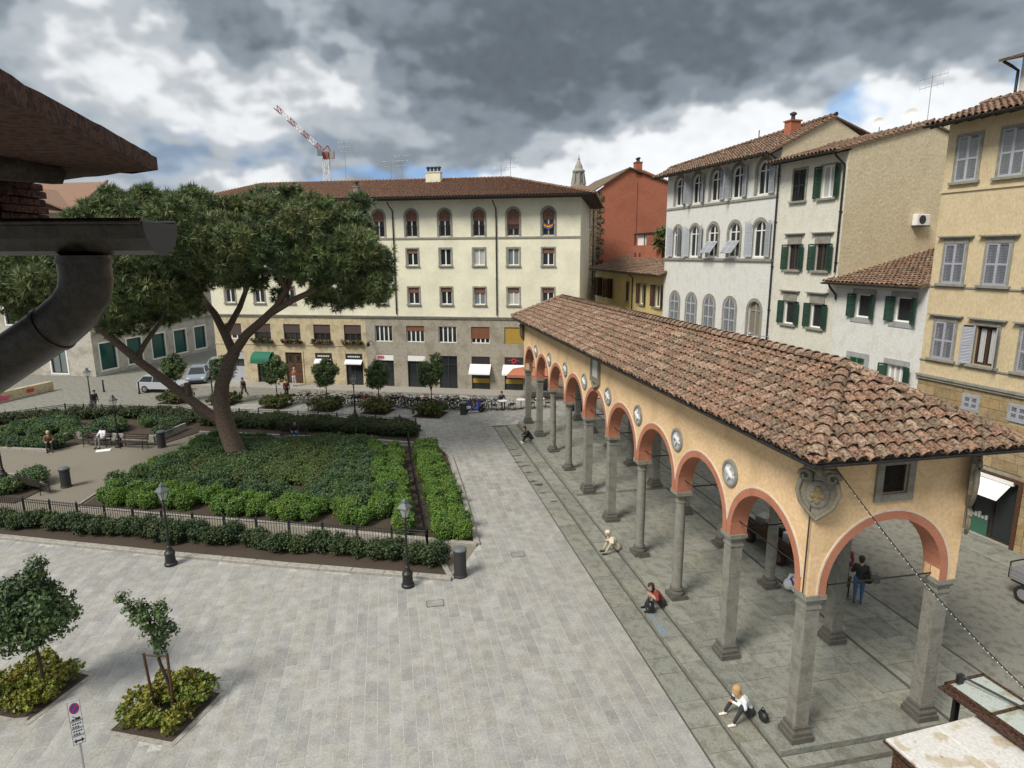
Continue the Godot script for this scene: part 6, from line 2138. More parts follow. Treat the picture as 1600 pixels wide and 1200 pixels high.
# ---------------------------------------------------------------- people: tapered bones melted together, meshed as surface nets
func body(bones: Array, palette: Array, cell := 0.03) -> MB:
	var lo := Vector3(9, 9, 9); var hi := -lo
	for q in bones:
		for e in 2:
			lo = lo.min(q[e] - Vector3.ONE * (q[2 + e] + 0.08)); hi = hi.max(q[e] + Vector3.ONE * (q[2 + e] + 0.08))
	var n := Vector3i(((hi - lo) / cell).ceil()) + Vector3i.ONE
	var f := PackedFloat32Array()
	f.resize(n.x * n.y * n.z)
	f.fill(1.0)
	var k := 0.045
	for q in bones:
		var a: Vector3 = q[0]; var d: Vector3 = q[1] - a
		var dd := maxf(d.length_squared(), 1e-9)
		var r := maxf(q[2], q[3]) + 0.075
		var p0 := Vector3i(((a.min(q[1]) - Vector3.ONE * r - lo) / cell).floor()).clamp(Vector3i.ZERO, n - Vector3i.ONE)
		var p1 := Vector3i(((a.max(q[1]) + Vector3.ONE * r - lo) / cell).ceil()).clamp(Vector3i.ZERO, n - Vector3i.ONE)
		for z in range(p0.z, p1.z + 1):
			for y in range(p0.y, p1.y + 1):
				for x in range(p0.x, p1.x + 1):
					var p := lo + Vector3(x, y, z) * cell
					var t := clampf((p - a).dot(d) / dd, 0.0, 1.0)
					var s := p.distance_to(a + d * t) - lerpf(q[2], q[3], t)
					var i := (z * n.y + y) * n.x + x
					var o := f[i]
					var h := maxf(k - absf(o - s), 0.0) / k
					f[i] = minf(o, s) - h * h * k * 0.25
	var at := {}
	var vs := []; var cs := []
	var step := [Vector3i(0, 0, 0), Vector3i(1, 0, 0), Vector3i(0, 1, 0), Vector3i(1, 1, 0), Vector3i(0, 0, 1), Vector3i(1, 0, 1), Vector3i(0, 1, 1), Vector3i(1, 1, 1)]
	var edges := [[0, 1], [2, 3], [4, 5], [6, 7], [0, 2], [1, 3], [4, 6], [5, 7], [0, 4], [1, 5], [2, 6], [3, 7]]
	var off := []
	for s in step:
		off.append((s.z * n.y + s.y) * n.x + s.x)
	for z in n.z - 1:
		for y in n.y - 1:
			for x in n.x - 1:
				var i := (z * n.y + y) * n.x + x
				var m := 0
				for c in 8:
					if f[i + off[c]] < 0.0:
						m |= 1 << c
				if m == 0 or m == 255:
					continue
				var sum := Vector3.ZERO; var num := 0
				for e in edges:
					var fa := f[i + off[e[0]]]; var fb := f[i + off[e[1]]]
					if (fa < 0.0) != (fb < 0.0):
						sum += Vector3(step[e[0]]).lerp(Vector3(step[e[1]]), fa / (fa - fb)); num += 1
				var p := lo + (Vector3(x, y, z) + sum / num) * cell
				at[i] = vs.size()
				vs.append(p)
				var best := 9.0; var col := 0
				for q in bones:
					var d: Vector3 = q[1] - q[0]
					var t := clampf((p - q[0]).dot(d) / maxf(d.length_squared(), 1e-9), 0.0, 1.0)
					var s: float = p.distance_to(q[0] + d * t) - lerpf(q[2], q[3], t)
					if s < best:
						best = s; col = q[4]
				cs.append(palette[col])
	var b := MB.new()
	var sx := 1; var sy := n.x; var sz := n.x * n.y
	var norm := []
	norm.resize(vs.size())
	norm.fill(Vector3.ZERO)
	var quads := []
	for i in at:
		for ax in [[sx, sy, sz], [sy, sz, sx], [sz, sx, sy]]:
			var o: int = ax[0]; var u: int = ax[1]; var w: int = ax[2]
			if i + o < f.size() and (f[i] < 0.0) != (f[i + o] < 0.0) and at.has(i - u) and at.has(i - w) and at.has(i - u - w):
				var q := [at[i], at[i - u], at[i - u - w], at[i - w]]
				if f[i] >= 0.0:
					q = [at[i], at[i - w], at[i - u - w], at[i - u]]
				var nn: Vector3 = (vs[q[1]] - vs[q[0]]).cross(vs[q[2]] - vs[q[0]])
				for e in q:
					norm[e] += nn
				quads.append(q)
	for q in quads:
		for t in [[0, 1, 2], [0, 2, 3]]:
			b.col = cs[q[t[0]]]
			b.tris(vs[q[t[0]]], vs[q[t[1]]], vs[q[t[2]]], norm[q[t[0]]].normalized(), norm[q[t[1]]].normalized(), norm[q[t[2]]].normalized())
	return b

# colours: skin, hair, top, trousers, shoes
func person(label: String, at: Vector3, turn: float, pose: String, cols: Array, o := {}) -> Node3D:
	var p := thing("person", label, "person", at, turn, "")
	var seat: float = o.get("seat", 0.45)
	var lean: float = o.get("lean", 0.15)
	var hip := Vector3(0, 0.92, 0)
	var kn := []; var an := []
	if pose == "sit":
		hip = Vector3(0, seat + 0.10, 0)
		for s in [-1.0, 1.0]:
			var k := Vector3(s * o.get("spread", 0.13), maxf(seat + 0.14, 0.44), 0.40)
			if seat < 0.3:
				k = Vector3(s * o.get("spread", 0.15), 0.50, 0.30)
			kn.append(k); an.append(Vector3(s * o.get("spread", 0.13) * 1.1, 0.09, k.z + (0.05 if seat > 0.3 else 0.22)))
	else:
		var st: float = 0.22 if pose == "walk" else 0.02
		kn = [Vector3(-0.1, 0.5, st * 0.9 + 0.02), Vector3(0.1, 0.5, -st * 0.4)]
		an = [Vector3(-0.1, 0.09, st), Vector3(0.1, 0.10 if st < 0.1 else 0.16, -st * 1.4)]
	var up := Vector3(0, cos(lean), sin(lean))
	var chest := hip + up * 0.36
	var neck := hip + up * 0.53
	var head := neck + Vector3(0, 0.15, 0.02 + sin(lean) * 0.1 + o.get("nod", 0.0) * 0.08)
	var bones := [[hip + Vector3(-0.06, 0, 0), hip + Vector3(0.06, 0, 0), 0.13, 0.13, 3], [hip + up * 0.08, chest, 0.135, 0.145, 2], [chest + Vector3(-0.07, 0, 0), chest + Vector3(0.07, 0, 0), 0.125, 0.125, 2],
		[chest + up * 0.1 + Vector3(-0.14, 0, 0), chest + up * 0.1 + Vector3(0.14, 0, 0), 0.07, 0.07, 2], [chest + up * 0.1, neck + Vector3(0, 0.06, 0.0), 0.06, 0.05, 0], [head + Vector3(0, -0.04, 0.015), head + Vector3(0, 0.05, 0), 0.075, 0.088, 0],
		[head + Vector3(0, 0.01, 0.09), head + Vector3(0, -0.03, 0.098), 0.012, 0.016, 0],
		[head + Vector3(0, 0.05, -0.03), head + Vector3(0, o.get("hair", -0.02), -0.045 - o.get("back", 0.0)), 0.098, o.get("hair_r", 0.07), 1], [head + Vector3(0, 0.075, -0.02), head + Vector3(0, 0.078, 0.02), 0.085, 0.075, 1]]
	for i in 2:
		var s := -1.0 if i == 0 else 1.0
		var h := hip + Vector3(s * 0.095, -0.02, 0)
		bones.append_array([[h, kn[i], 0.095, 0.062, 3], [kn[i], an[i] + Vector3(0, 0.05, 0), 0.06, 0.042, 3], [an[i] + Vector3(0, -0.04, -0.02), an[i] + Vector3(0, -0.05, 0.15), 0.042, 0.035, 4]])
		var sh := chest + up * 0.11 + Vector3(s * 0.19, -0.01, 0)
		var el: Vector3 = o.get("elbow", [sh + Vector3(s * 0.06, -0.27, 0.02), sh + Vector3(s * 0.06, -0.27, 0.02)])[i] if o.has("elbow") else (sh + (Vector3(s * 0.05, -0.27, -0.03) if pose != "sit" else Vector3(s * 0.07, -0.22, 0.14)))
		var wr: Vector3 = o.wrist[i] if o.has("wrist") else (el + (Vector3(-s * 0.02, -0.22, 0.1) if pose != "sit" else Vector3(-s * 0.10, -0.05, 0.21)))
		var d := (wr - el).normalized()
		bones.append_array([[sh, el, 0.058, 0.046, 2], [el, wr, 0.045, 0.032, 2 if not o.has("bare") else 0], [wr + d * 0.01, wr + d * 0.07, 0.028, 0.03, 0]])
		o["hand%d" % i] = [wr + d * 0.08, d, s]
	for q in o.get("extra", []):
		bones.append(q)
	var b := body(bones, cols, o.get("cell", 0.03))
	b.col = cols[0]
	for i in 2:     # fingers, and a thumb leaving the side of the palm
		var h: Array = o["hand%d" % i]
		var d: Vector3 = h[1]
		var hand: float = h[2]
		var side: Vector3 = d.cross(Vector3(0, 0, 1) if absf(d.z) < 0.8 else Vector3(0, 1, 0)).normalized() * hand
		var curl: Vector3 = side.cross(d).normalized() * hand
		if curl.y > 0:
			curl = -curl
		for k in 4:
			var r0: Vector3 = h[0] + side * (k - 1.5) * 0.017
			var l: float = [0.068, 0.078, 0.073, 0.058][k]
			b.tube([r0 - d * 0.02, r0 + d * l * 0.5, r0 + d * l * 0.85 + curl * 0.025], [0.009, 0.0085, 0.007], 5)
		var t0: Vector3 = h[0] - d * 0.05 + side * 0.028
		b.tube([t0, t0 + side * 0.022 + d * 0.03, t0 + side * 0.026 + d * 0.06 + curl * 0.01], [0.011, 0.01, 0.008], 5)
	for s in [-1.0, 1.0]:
		b.col = Color(0.02, 0.015, 0.012)
		b.ball(head + Vector3(s * 0.032, 0.015, 0.083), Vector3(0.011, 0.007, 0.006), 6, 4)
		b.col = cols[0]
		b.ball(head + Vector3(s * 0.088, 0.0, 0.0), Vector3(0.012, 0.03, 0.02), 6, 4)
	b.col = cols[0] * 0.55
	b.bc(head + Vector3(0, -0.052, 0.086), Vector3(0.04, 0.007, 0.008))
	part(p, "body", b, M["people"])
	return p

func build_people() -> void:
	var skin := Color(0.52, 0.31, 0.22)
	var out := atan2(-0.98, 0.196)
	var black := Color(0.015, 0.015, 0.017)
	var L := Transform3D(Basis(Vector3.UP, LOGGIA_TURN), LOGGIA_AT)
	var knees := func(x: float, y: float, z: float) -> Array: return [Vector3(-x, y, z), Vector3(x, y, z)]
	person("blonde person in pale shirt and dark trousers sitting by the corner pier", L * Vector3(-0.70, 0.155, -0.95), out, "sit", [skin, Color(0.45, 0.29, 0.12), Color(0.66, 0.70, 0.72), Color(0.03, 0.03, 0.034), Color(0.75, 0.66, 0.62)],
		{"seat": 0.15, "lean": 0.55, "hair": -0.12, "hair_r": 0.085, "spread": 0.2, "nod": 0.5, "cell": 0.022, "elbow": [Vector3(-0.24, 0.52, 0.28), Vector3(0.24, 0.5, 0.26)], "wrist": [Vector3(-0.1, 0.74, 0.36), Vector3(-0.02, 0.5, 0.42)]})
	var bag := thing("shoulder_bag", "dark olive shoulder bag beside the blonde person on the step", "bag", L * Vector3(-0.50, 0.31, -0.60), out)
	var b := MB.new()
	b.ball(Vector3(0, 0.14, 0), Vector3(0.17, 0.15, 0.11), 10, 6)
	part(bag, "body", b, M["shutter black"])
	b = MB.new()
	b.tube([Vector3(-0.14, 0.2, 0), Vector3(-0.05, 0.36, 0), Vector3(0.08, 0.34, 0), Vector3(0.14, 0.2, 0)], [0.012], 5)
	part(bag, "strap", b, M["black paint"])
	person("person with rust brown top sitting against a round column", L * Vector3(-0.70, 0.155, -6.25), out, "sit", [Color(0.42, 0.25, 0.18), Color(0.03, 0.02, 0.016), Color(0.20, 0.045, 0.028), Color(0.022, 0.022, 0.025), black],
		{"seat": 0.15, "lean": 0.6, "hair": -0.1, "hair_r": 0.08, "nod": 0.6, "cell": 0.022, "bare": true, "elbow": [Vector3(-0.25, 0.50, 0.27), Vector3(0.25, 0.5, 0.27)], "wrist": [Vector3(0.02, 0.52, 0.42), Vector3(-0.06, 0.55, 0.43)]})
	bag = thing("backpack", "black backpack on the step before the rust brown top", "bag", L * Vector3(-1.18, 0.16, -6.1), out)
	b = MB.new()
	b.ball(Vector3(0, 0.2, 0), Vector3(0.17, 0.21, 0.13), 10, 7)
	part(bag, "body", b, M["black paint"])
	b = MB.new()
	b.ball(Vector3(0, 0.13, 0.1), Vector3(0.12, 0.1, 0.06), 8, 5)
	part(bag, "pocket", b, M["sign dark"])
	person("person in cream pullover and cap sitting hunched beside a column", L * Vector3(-0.70, 0.155, -10.5), out, "sit", [Color(0.45, 0.29, 0.2), Color(0.62, 0.58, 0.47), Color(0.60, 0.56, 0.45), Color(0.40, 0.37, 0.28), Color(0.04, 0.035, 0.03)],
		{"seat": 0.15, "lean": 0.6, "nod": 0.6, "cell": 0.024, "elbow": [Vector3(-0.25, 0.55, 0.28), Vector3(0.25, 0.55, 0.28)], "wrist": [Vector3(0.05, 0.55, 0.42), Vector3(-0.05, 0.52, 0.42)]})
	person("person all in black with white shoes sitting at the loggia's far end", L * Vector3(-0.68, 0.155, -26.0), out, "sit", [skin * 0.8, black, black, black, Color(0.75, 0.75, 0.73)], {"seat": 0.27, "lean": 0.6, "nod": 0.5})
	person("person in blue jeans and dark jacket with brown bag behind the loggia", Vector3(11.95, 0.02, -20.1), 2.6, "stand", [skin, Color(0.05, 0.03, 0.02), Color(0.03, 0.028, 0.028), Color(0.075, 0.16, 0.30), Color(0.05, 0.1, 0.2)],
		{"cell": 0.024, "lean": 0.12, "extra": [[Vector3(0.16, 1.0, -0.12), Vector3(0.2, 1.18, -0.14), 0.12, 0.08, 5]]} if false else {"cell": 0.024, "lean": 0.12, "elbow": [Vector3(-0.26, 1.14, 0.05), Vector3(0.26, 1.14, 0.05)], "wrist": [Vector3(-0.12, 1.08, 0.28), Vector3(0.12, 1.08, 0.28)]})
	bag = thing("shoulder_bag", "brown shoulder bag hanging at the back of blue jeans", "bag", Vector3(12.12, 0.88, -19.93), 2.6)
	b = MB.new()
	b.ball(Vector3(0, 0.16, 0), Vector3(0.2, 0.19, 0.1), 10, 6)
	part(bag, "body", b, M["wood dark"])
	b = MB.new()
	b.tube([Vector3(-0.12, 0.3, 0), Vector3(0.0, 0.62, 0.1), Vector3(0.12, 0.3, 0)], [0.012], 5)
	part(bag, "strap", b, M["wood dark"])
	person("person in red and pink patterned scarf facing blue jeans", Vector3(12.05, 0.02, -21.3), -0.5, "stand", [skin, black, Color(0.28, 0.03, 0.06), Color(0.03, 0.03, 0.035), black], {"cell": 0.026})
	person("person in brown jacket and pale cap sitting on a folding stool in garden", Vector3(-28.95, 0.01, -38.3), 0.5, "sit", [skin, Color(0.55, 0.45, 0.3), Color(0.16, 0.095, 0.05), Color(0.06, 0.055, 0.055), black], {"lean": 0.35})
	var st := thing("folding_stool", "small dark folding stool under the brown jacket", "stool", Vector3(-28.95, 0.01, -38.3), 0.5)
	b = MB.new()
	b.box(Vector3(-0.2, 0.40, -0.2), Vector3(0.2, 0.43, 0.2))
	part(st, "seat", b, M["iron grey"])
	for s in [-1.0, 1.0]:
		for t in [-1.0, 1.0]:
			b = MB.new()
			b.bar(Vector3(s * 0.18, 0.40, t * 0.18), Vector3(s * 0.18, 0.0, -t * 0.18 + 0.02 * s), 0.012)
			part(st, "leg", b, M["iron"])
	person("person in white shirt and grey trousers lounging on a garden bench", Vector3(-26.1, 0.01, -39.05), -0.25, "sit", [Color(0.1, 0.06, 0.045), black, Color(0.72, 0.74, 0.78), Color(0.20, 0.20, 0.2), black], {"lean": -0.1})
	person("person in dark coat walking along the far side of the garden hedge", Vector3(-32.6, 0.012, -48.4), 1.2, "walk", [skin, black, Color(0.02, 0.02, 0.035), Color(0.12, 0.11, 0.1), black], {})
	person("person in dark clothes walking past the corner of the cream block", Vector3(-22.9, 0.012, -53.2), -0.4, "walk", [skin, black, Color(0.02, 0.02, 0.022), Color(0.04, 0.04, 0.045), Color(0.4, 0.4, 0.4)], {})
	person("person in orange brown top and white trousers before the wooden door", Vector3(-20.0, 0.1, -57.3), 2.9, "stand", [skin, Color(0.4, 0.38, 0.35), Color(0.28, 0.09, 0.05), Color(0.5, 0.52, 0.6), black], {})
	person("person in dark red coat standing at the end of the bicycle row", Vector3(-19.0, 0.012, -52.4), 0.6, "stand", [skin, black, Color(0.10, 0.015, 0.02), Color(0.03, 0.03, 0.03), black], {})
	person("person in dark jacket seated at the pavement cafe table", Vector3(-0.85, 0.012, -48.9), 0.3, "sit", [skin, black, Color(0.03, 0.03, 0.04), Color(0.02, 0.02, 0.05), black], {})
	person("person in dark top and blue jeans sitting by the far hedge", Vector3(-14.2, 0.05, -40.2), 0.1, "sit", [skin, black, Color(0.02, 0.022, 0.026), Color(0.08, 0.15, 0.26), black], {})
	var np := thing("newspaper", "white newspaper lying on the path below the bench", "newspaper", Vector3(-25.6, 0.012, -38.2), 0.4)
	b = MB.new()
	b.box(Vector3(-0.4, 0, -0.25), Vector3(0.4, 0.03, 0.25))
	part(np, "sheets", b, M["white cloth"])

# ---------------------------------------------------------------- street furniture
func fence(label: String, pts: Array, h: float, y0 := 0.04) -> void:
	var o := thing("iron_fence", label, "fence", Vector3(pts[0].x, 0, pts[0].y))
	var bars := MB.new()
	for i in pts.size() - 1:
		var a := Vector3(pts[i].x - pts[0].x, y0, pts[i].y - pts[0].y); var c := Vector3(pts[i + 1].x - pts[0].x, y0, pts[i + 1].y - pts[0].y)
		var n := maxi(1, roundi(a.distance_to(c) / 1.55))
		for k in n + (1 if i == pts.size() - 2 else 0):
			var p := a.lerp(c, float(k) / n)
			var b := MB.new()
			b.box(p + Vector3(-0.03, 0, -0.03), p + Vector3(0.03, h + 0.06, 0.03))
			b.lathe([Vector2(0.045, h + 0.06), Vector2(0.03, h + 0.1), Vector2(0.0, h + 0.17)], 6, p)
			part(o, "post", b, M["iron"])
		for y in [0.14, h - 0.12, h]:
			var b := MB.new()
			b.bar(a + Vector3(0, y, 0), c + Vector3(0, y, 0), 0.02)
			part(o, "rail", b, M["iron"])
		var m := int(a.distance_to(c) / 0.125)
		for k in m:
			var p := a.lerp(c, (k + 0.5) / m)
			bars.box(p + Vector3(-0.008, 0.06, -0.008), p + Vector3(0.008, h + 0.05, 0.008))
	var q := part(o, "pickets", bars, M["iron"])
	q.set_meta("kind", "stuff")

func lamp_post(label: String, at: Vector3, h := 3.4) -> void:
	var o := thing("street_lamp", label, "lamp post", at, 0.3, "lamp posts round the garden")
	if not cache.has("lamp"):
		var f := MB.new()
		f.lathe([Vector2(0.24, 0), Vector2(0.24, 0.08), Vector2(0.2, 0.12), Vector2(0.18, 0.4), Vector2(0.2, 0.46), Vector2(0.2, 0.52), Vector2(0.13, 0.6), Vector2(0.09, 0.7), Vector2(0.1, 0.76), Vector2(0.06, 0.82)], 12)
		var s := MB.new()
		s.lathe([Vector2(0.06, 0.82), Vector2(0.05, 1.4), Vector2(0.075, 1.44), Vector2(0.05, 1.5), Vector2(0.038, 2.45), Vector2(0.06, 2.5), Vector2(0.035, 2.56), Vector2(0.035, 2.66)], 10)
		var g := MB.new()
		g.lathe([Vector2(0.10, 2.68), Vector2(0.215, 3.06)], 4, Vector3.ZERO, true)
		var c := MB.new()
		for k in 4:
			var d := Vector3(cos(TAU * k / 4), 0, -sin(TAU * k / 4))
			c.bar(d * 0.10 + Vector3(0, 2.68, 0), d * 0.22 + Vector3(0, 3.06, 0), 0.012)
		c.lathe([Vector2(0.0, 2.64), Vector2(0.11, 2.66), Vector2(0.11, 2.70)], 4, Vector3.ZERO, true)
		var r := MB.new()
		r.lathe([Vector2(0.28, 3.04), Vector2(0.28, 3.08), Vector2(0.1, 3.24), Vector2(0.1, 3.3), Vector2(0.06, 3.36), Vector2(0.0, 3.42)], 4, Vector3.ZERO, true)
		cache.lamp = [f.done(), s.done(), g.done(), c.done(), r.done()]
	part(o, "base", cache.lamp[0], M["iron"])
	part(o, "post", cache.lamp[1], M["iron"])
	var l := part(o, "lantern_frame", cache.lamp[3], M["iron"])
	part(l, "glass", cache.lamp[2], M["lamp glass"])
	part(l, "lantern_cap", cache.lamp[4], M["zinc"])

func bin(label: String, at: Vector3, h := 1.1) -> void:
	var o := thing("litter_bin", label, "bin", at)
	var b := MB.new()
	b.lathe([Vector2(0.27, 0), Vector2(0.27, 0.06), Vector2(0.24, 0.08), Vector2(0.24, h - 0.16), Vector2(0.26, h - 0.15), Vector2(0.26, h - 0.05)], 16)
	part(o, "body", b, M["iron grey"])
	b = MB.new()
	b.lathe([Vector2(0.27, h - 0.06), Vector2(0.27, h - 0.02), Vector2(0.2, h + 0.03), Vector2(0.1, h + 0.05), Vector2(0, h + 0.05)], 16)
	part(o, "lid", b, M["zinc"])

func bench(label: String, at: Vector3, turn: float) -> void:
	var o := thing("bench", label, "bench", at, turn)
	for k in 4:
		var b := MB.new()
		b.bevel(Vector3(-0.9, 0.41, -0.2 + k * 0.11), Vector3(0.9, 0.44, -0.11 + k * 0.11), 0.008)
		part(o, "seat_slat", b, M["wood dark"])
	for k in 3:
		var b := MB.new()
		b.x = Transform3D(Basis(Vector3.RIGHT, -0.2), Vector3(0, 0.52 + k * 0.12, -0.24 - k * 0.025))
		b.box(Vector3(-0.9, 0, -0.015), Vector3(0.9, 0.095, 0.015))
		part(o, "back_slat", b, M["wood dark"])
	for s in [-1.0, 1.0]:
		var b := MB.new()
		b.tube([Vector3(s * 0.78, 0, 0.22), Vector3(s * 0.78, 0.4, 0.2), Vector3(s * 0.78, 0.62, 0.18), Vector3(s * 0.78, 0.64, -0.2)], [0.022], 6)
		b.tube([Vector3(s * 0.78, 0, -0.26), Vector3(s * 0.78, 0.42, -0.22), Vector3(s * 0.78, 0.88, -0.33)], [0.022], 6)
		b.bar(Vector3(s * 0.78, 0.4, 0.2), Vector3(s * 0.78, 0.4, -0.22), 0.018)
		part(o, "leg_frame", b, M["iron"])

func bicycle(i: int, at: Vector3, turn: float) -> void:
	if not cache.has("bike"):
		var w := MB.new()
		var pts := []
		for k in 15:
			pts.append(Vector3(cos(TAU * k / 14) * 0.33, sin(TAU * k / 14) * 0.33, 0))
		w.tube(pts, [0.02], 5, false)
		for k in 8:
			w.bar(Vector3.ZERO, Vector3(cos(TAU * k / 8), sin(TAU * k / 8), 0) * 0.32, 0.004)
		w.bar(Vector3(0, 0, -0.05), Vector3(0, 0, 0.05), 0.02)
		var f := MB.new()
		for s in [[Vector3(0, 0.3, 0), Vector3(-0.16, 0.82, 0)], [Vector3(0, 0.3, 0), Vector3(0.4, 0.76, 0)], [Vector3(-0.13, 0.72, 0), Vector3(0.38, 0.82, 0)], [Vector3(0, 0.3, 0), Vector3(-0.5, 0.34, 0)], [Vector3(-0.14, 0.76, 0), Vector3(-0.5, 0.34, 0)], [Vector3(0.37, 0.92, 0), Vector3(0.53, 0.34, 0)]]:
			f.bar(s[0], s[1], 0.019)
		for s in [-0.5, 0.53]:
			f.tube([Vector3(s - 0.26, 0.62, 0), Vector3(s, 0.72, 0), Vector3(s + 0.26, 0.62, 0)], [0.022], 4)
		var h := MB.new()
		h.tube([Vector3(0.22, 1.0, -0.28), Vector3(0.36, 1.02, -0.2), Vector3(0.37, 0.95, 0), Vector3(0.36, 1.02, 0.2), Vector3(0.22, 1.0, 0.28)], [0.016], 5)
		var s2 := MB.new()
		s2.ball(Vector3(-0.2, 0.88, 0), Vector3(0.14, 0.035, 0.075), 8, 4)
		var k2 := MB.new()
		for y in [0.78, 0.9, 1.0]:
			k2.tube([Vector3(0.46, y, -0.15), Vector3(0.72, y, -0.15), Vector3(0.72, y, 0.15), Vector3(0.46, y, 0.15), Vector3(0.46, y, -0.15)], [0.012], 4, false)
		for z in [-0.15, 0.0, 0.15]:
			k2.bar(Vector3(0.72, 0.76, z), Vector3(0.72, 1.0, z), 0.008)
		k2.box(Vector3(0.46, 0.76, -0.15), Vector3(0.72, 0.775, 0.15))
		cache.bike = [w.done(), f.done(), h.done(), s2.done(), k2.done()]
	var names := ["black", "dark blue", "grey", "white", "red", "dark green", "beige"]
	var cols := [Color(0.015, 0.015, 0.016), Color(0.02, 0.035, 0.12), Color(0.22, 0.23, 0.24), Color(0.65, 0.65, 0.63), Color(0.3, 0.025, 0.02), Color(0.015, 0.06, 0.035), Color(0.45, 0.36, 0.22)]
	var c: int = [0, 2, 0, 1, 0, 0, 4, 0, 5, 0, 3, 0, 1, 0, 6, 4, 0][i % 17]
	var basket := i % 3 == 0
	var o := thing("bicycle", "%s bicycle %s parked in the row before the cream block" % [names[c], "with a front basket" if basket else "without a basket"], "bicycle", at, turn, "parked bicycles")
	if not M.has("bike %d" % c):
		mat("bike %d" % c, cols[c], 0.35)
	for x in [-0.5, 0.53]:
		part(o, "wheel", cache.bike[0], M["rubber"], Vector3(x, 0.35, 0))
	part(o, "frame", cache.bike[1], M["bike %d" % c])
	part(o, "handlebar", cache.bike[2], M["iron grey"])
	part(o, "saddle", cache.bike[3], M["black paint"])
	if basket:
		part(o, "basket", cache.bike[4], M["iron grey"])

func car(label: String, at: Vector3, turn: float, col: Color, kind := 0) -> void:
	var o := thing("parked_car", label, "car", at, turn)
	var id := "car " + col.to_html()
	var paint := mat(id, col, 0.3)
	paint.clearcoat_enabled = true
	var lo := MB.new()
	var low := PackedVector2Array([Vector2(-1.95, 0.32), Vector2(1.95, 0.32), Vector2(2.0, 0.55), Vector2(1.95, 0.72), Vector2(1.1, 0.92), Vector2(-1.75, 0.95), Vector2(-2.0, 0.9), Vector2(-2.02, 0.6)])
	lo.poly(low, -0.8, 0.8)
	for s in [-1.0, 1.0]:      # rounded flanks
		for k in low.size():
			var a := low[k]; var c := low[(k + 1) % low.size()]
			var a2 := a.lerp(Vector2(0, 0.62), 0.06); var c2 := c.lerp(Vector2(0, 0.62), 0.06)
			if s > 0:
				lo.quad(Vector3(a.x, a.y, 0.8), Vector3(c.x, c.y, 0.8), Vector3(c2.x, c2.y, 0.86), Vector3(a2.x, a2.y, 0.86))
			else:
				lo.quad(Vector3(c.x, c.y, -0.8), Vector3(a.x, a.y, -0.8), Vector3(a2.x, a2.y, -0.86), Vector3(c2.x, c2.y, -0.86))
		var p := PackedVector2Array()
		for q in low:
			p.append(q.lerp(Vector2(0, 0.62), 0.06))
		lo.poly(p, s * 0.86, s * 0.86)
	part(o, "body", lo, paint)
	var top: float = 1.48 if kind == 0 else 1.9
	var roof := MB.new(); var glass := MB.new()
	var r0 := [Vector3(-1.85, 0.94, 0.8), Vector3(1.0, 0.92, 0.8)]; var r1 := [Vector3(-1.45, top - 0.06, 0.6), Vector3(0.25, top - 0.06, 0.6)]
	roof.box(Vector3(-1.45, top - 0.07, -0.6), Vector3(0.25, top, 0.6))
	for s in [-1.0, 1.0]:
		for k in 2:
			roof.tube([Vector3(r0[k].x, r0[k].y, s * 0.78), Vector3(r1[k].x, r1[k].y, s * 0.59)], [0.05], 5)
		roof.tube([Vector3(-0.5, 0.93, s * 0.79), Vector3(-0.5, top - 0.06, s * 0.6)], [0.04], 5)
	part(o, "roof", roof, paint)
	for s in [-1.0, 1.0]:
		var q := [Vector3(-1.82, 0.94, s * 0.77), Vector3(0.98, 0.92, s * 0.77), Vector3(0.25, top - 0.06, s * 0.585), Vector3(-1.44, top - 0.06, s * 0.585)]
		if s > 0:
			glass.quad(q[0], q[1], q[2], q[3])
		else:
			glass.quad(q[1], q[0], q[3], q[2])
	glass.quad(Vector3(1.0, 0.92, 0.77), Vector3(1.0, 0.92, -0.77), Vector3(0.26, top - 0.06, -0.58), Vector3(0.26, top - 0.06, 0.58))
	glass.quad(Vector3(-1.84, 0.94, -0.77), Vector3(-1.84, 0.94, 0.77), Vector3(-1.46, top - 0.06, 0.58), Vector3(-1.46, top - 0.06, -0.58))
	part(o, "windows", glass, M["pane"])
	if not cache.has("wheel"):
		var t := MB.new()
		t.x = Transform3D(Basis(Vector3.RIGHT, PI / 2), Vector3.ZERO)
		t.lathe([Vector2(0.2, -0.1), Vector2(0.3, -0.1), Vector2(0.31, -0.06), Vector2(0.31, 0.06), Vector2(0.3, 0.1), Vector2(0.2, 0.1)], 16)
		var r := MB.new()
		r.x = t.x
		r.lathe([Vector2(0.0, -0.09), Vector2(0.2, -0.085), Vector2(0.2, 0.085), Vector2(0.0, 0.09)], 10)
		cache.wheel = [t.done(), r.done()]
	for x in [-1.25, 1.25]:
		for z in [-0.78, 0.78]:
			var w := part(o, "wheel", cache.wheel[0], M["rubber"], Vector3(x, 0.31, z))
			part(w, "rim", cache.wheel[1], M["steel"])
	for s in [-1.0, 1.0]:
		var b := MB.new()
		b.ball(Vector3(1.9, 0.68, s * 0.6), Vector3(0.1, 0.08, 0.16), 8, 5)
		part(o, "headlight", b, M["sign white"])
		b = MB.new()
		b.ball(Vector3(-1.97, 0.78, s * 0.66), Vector3(0.06, 0.13, 0.1), 8, 5)
		part(o, "tail_light", b, M["red paint"])
		b = MB.new()
		b.ball(Vector3(0.75, 0.98, s * 0.92), Vector3(0.07, 0.06, 0.08), 6, 4)
		part(o, "mirror", b, paint)
	var bp := MB.new()
	bp.box(Vector3(1.93, 0.3, -0.7), Vector3(2.05, 0.5, 0.7)); bp.box(Vector3(-2.07, 0.34, -0.7), Vector3(-1.96, 0.54, 0.7))
	part(o, "bumpers", bp, M["sign dark"])

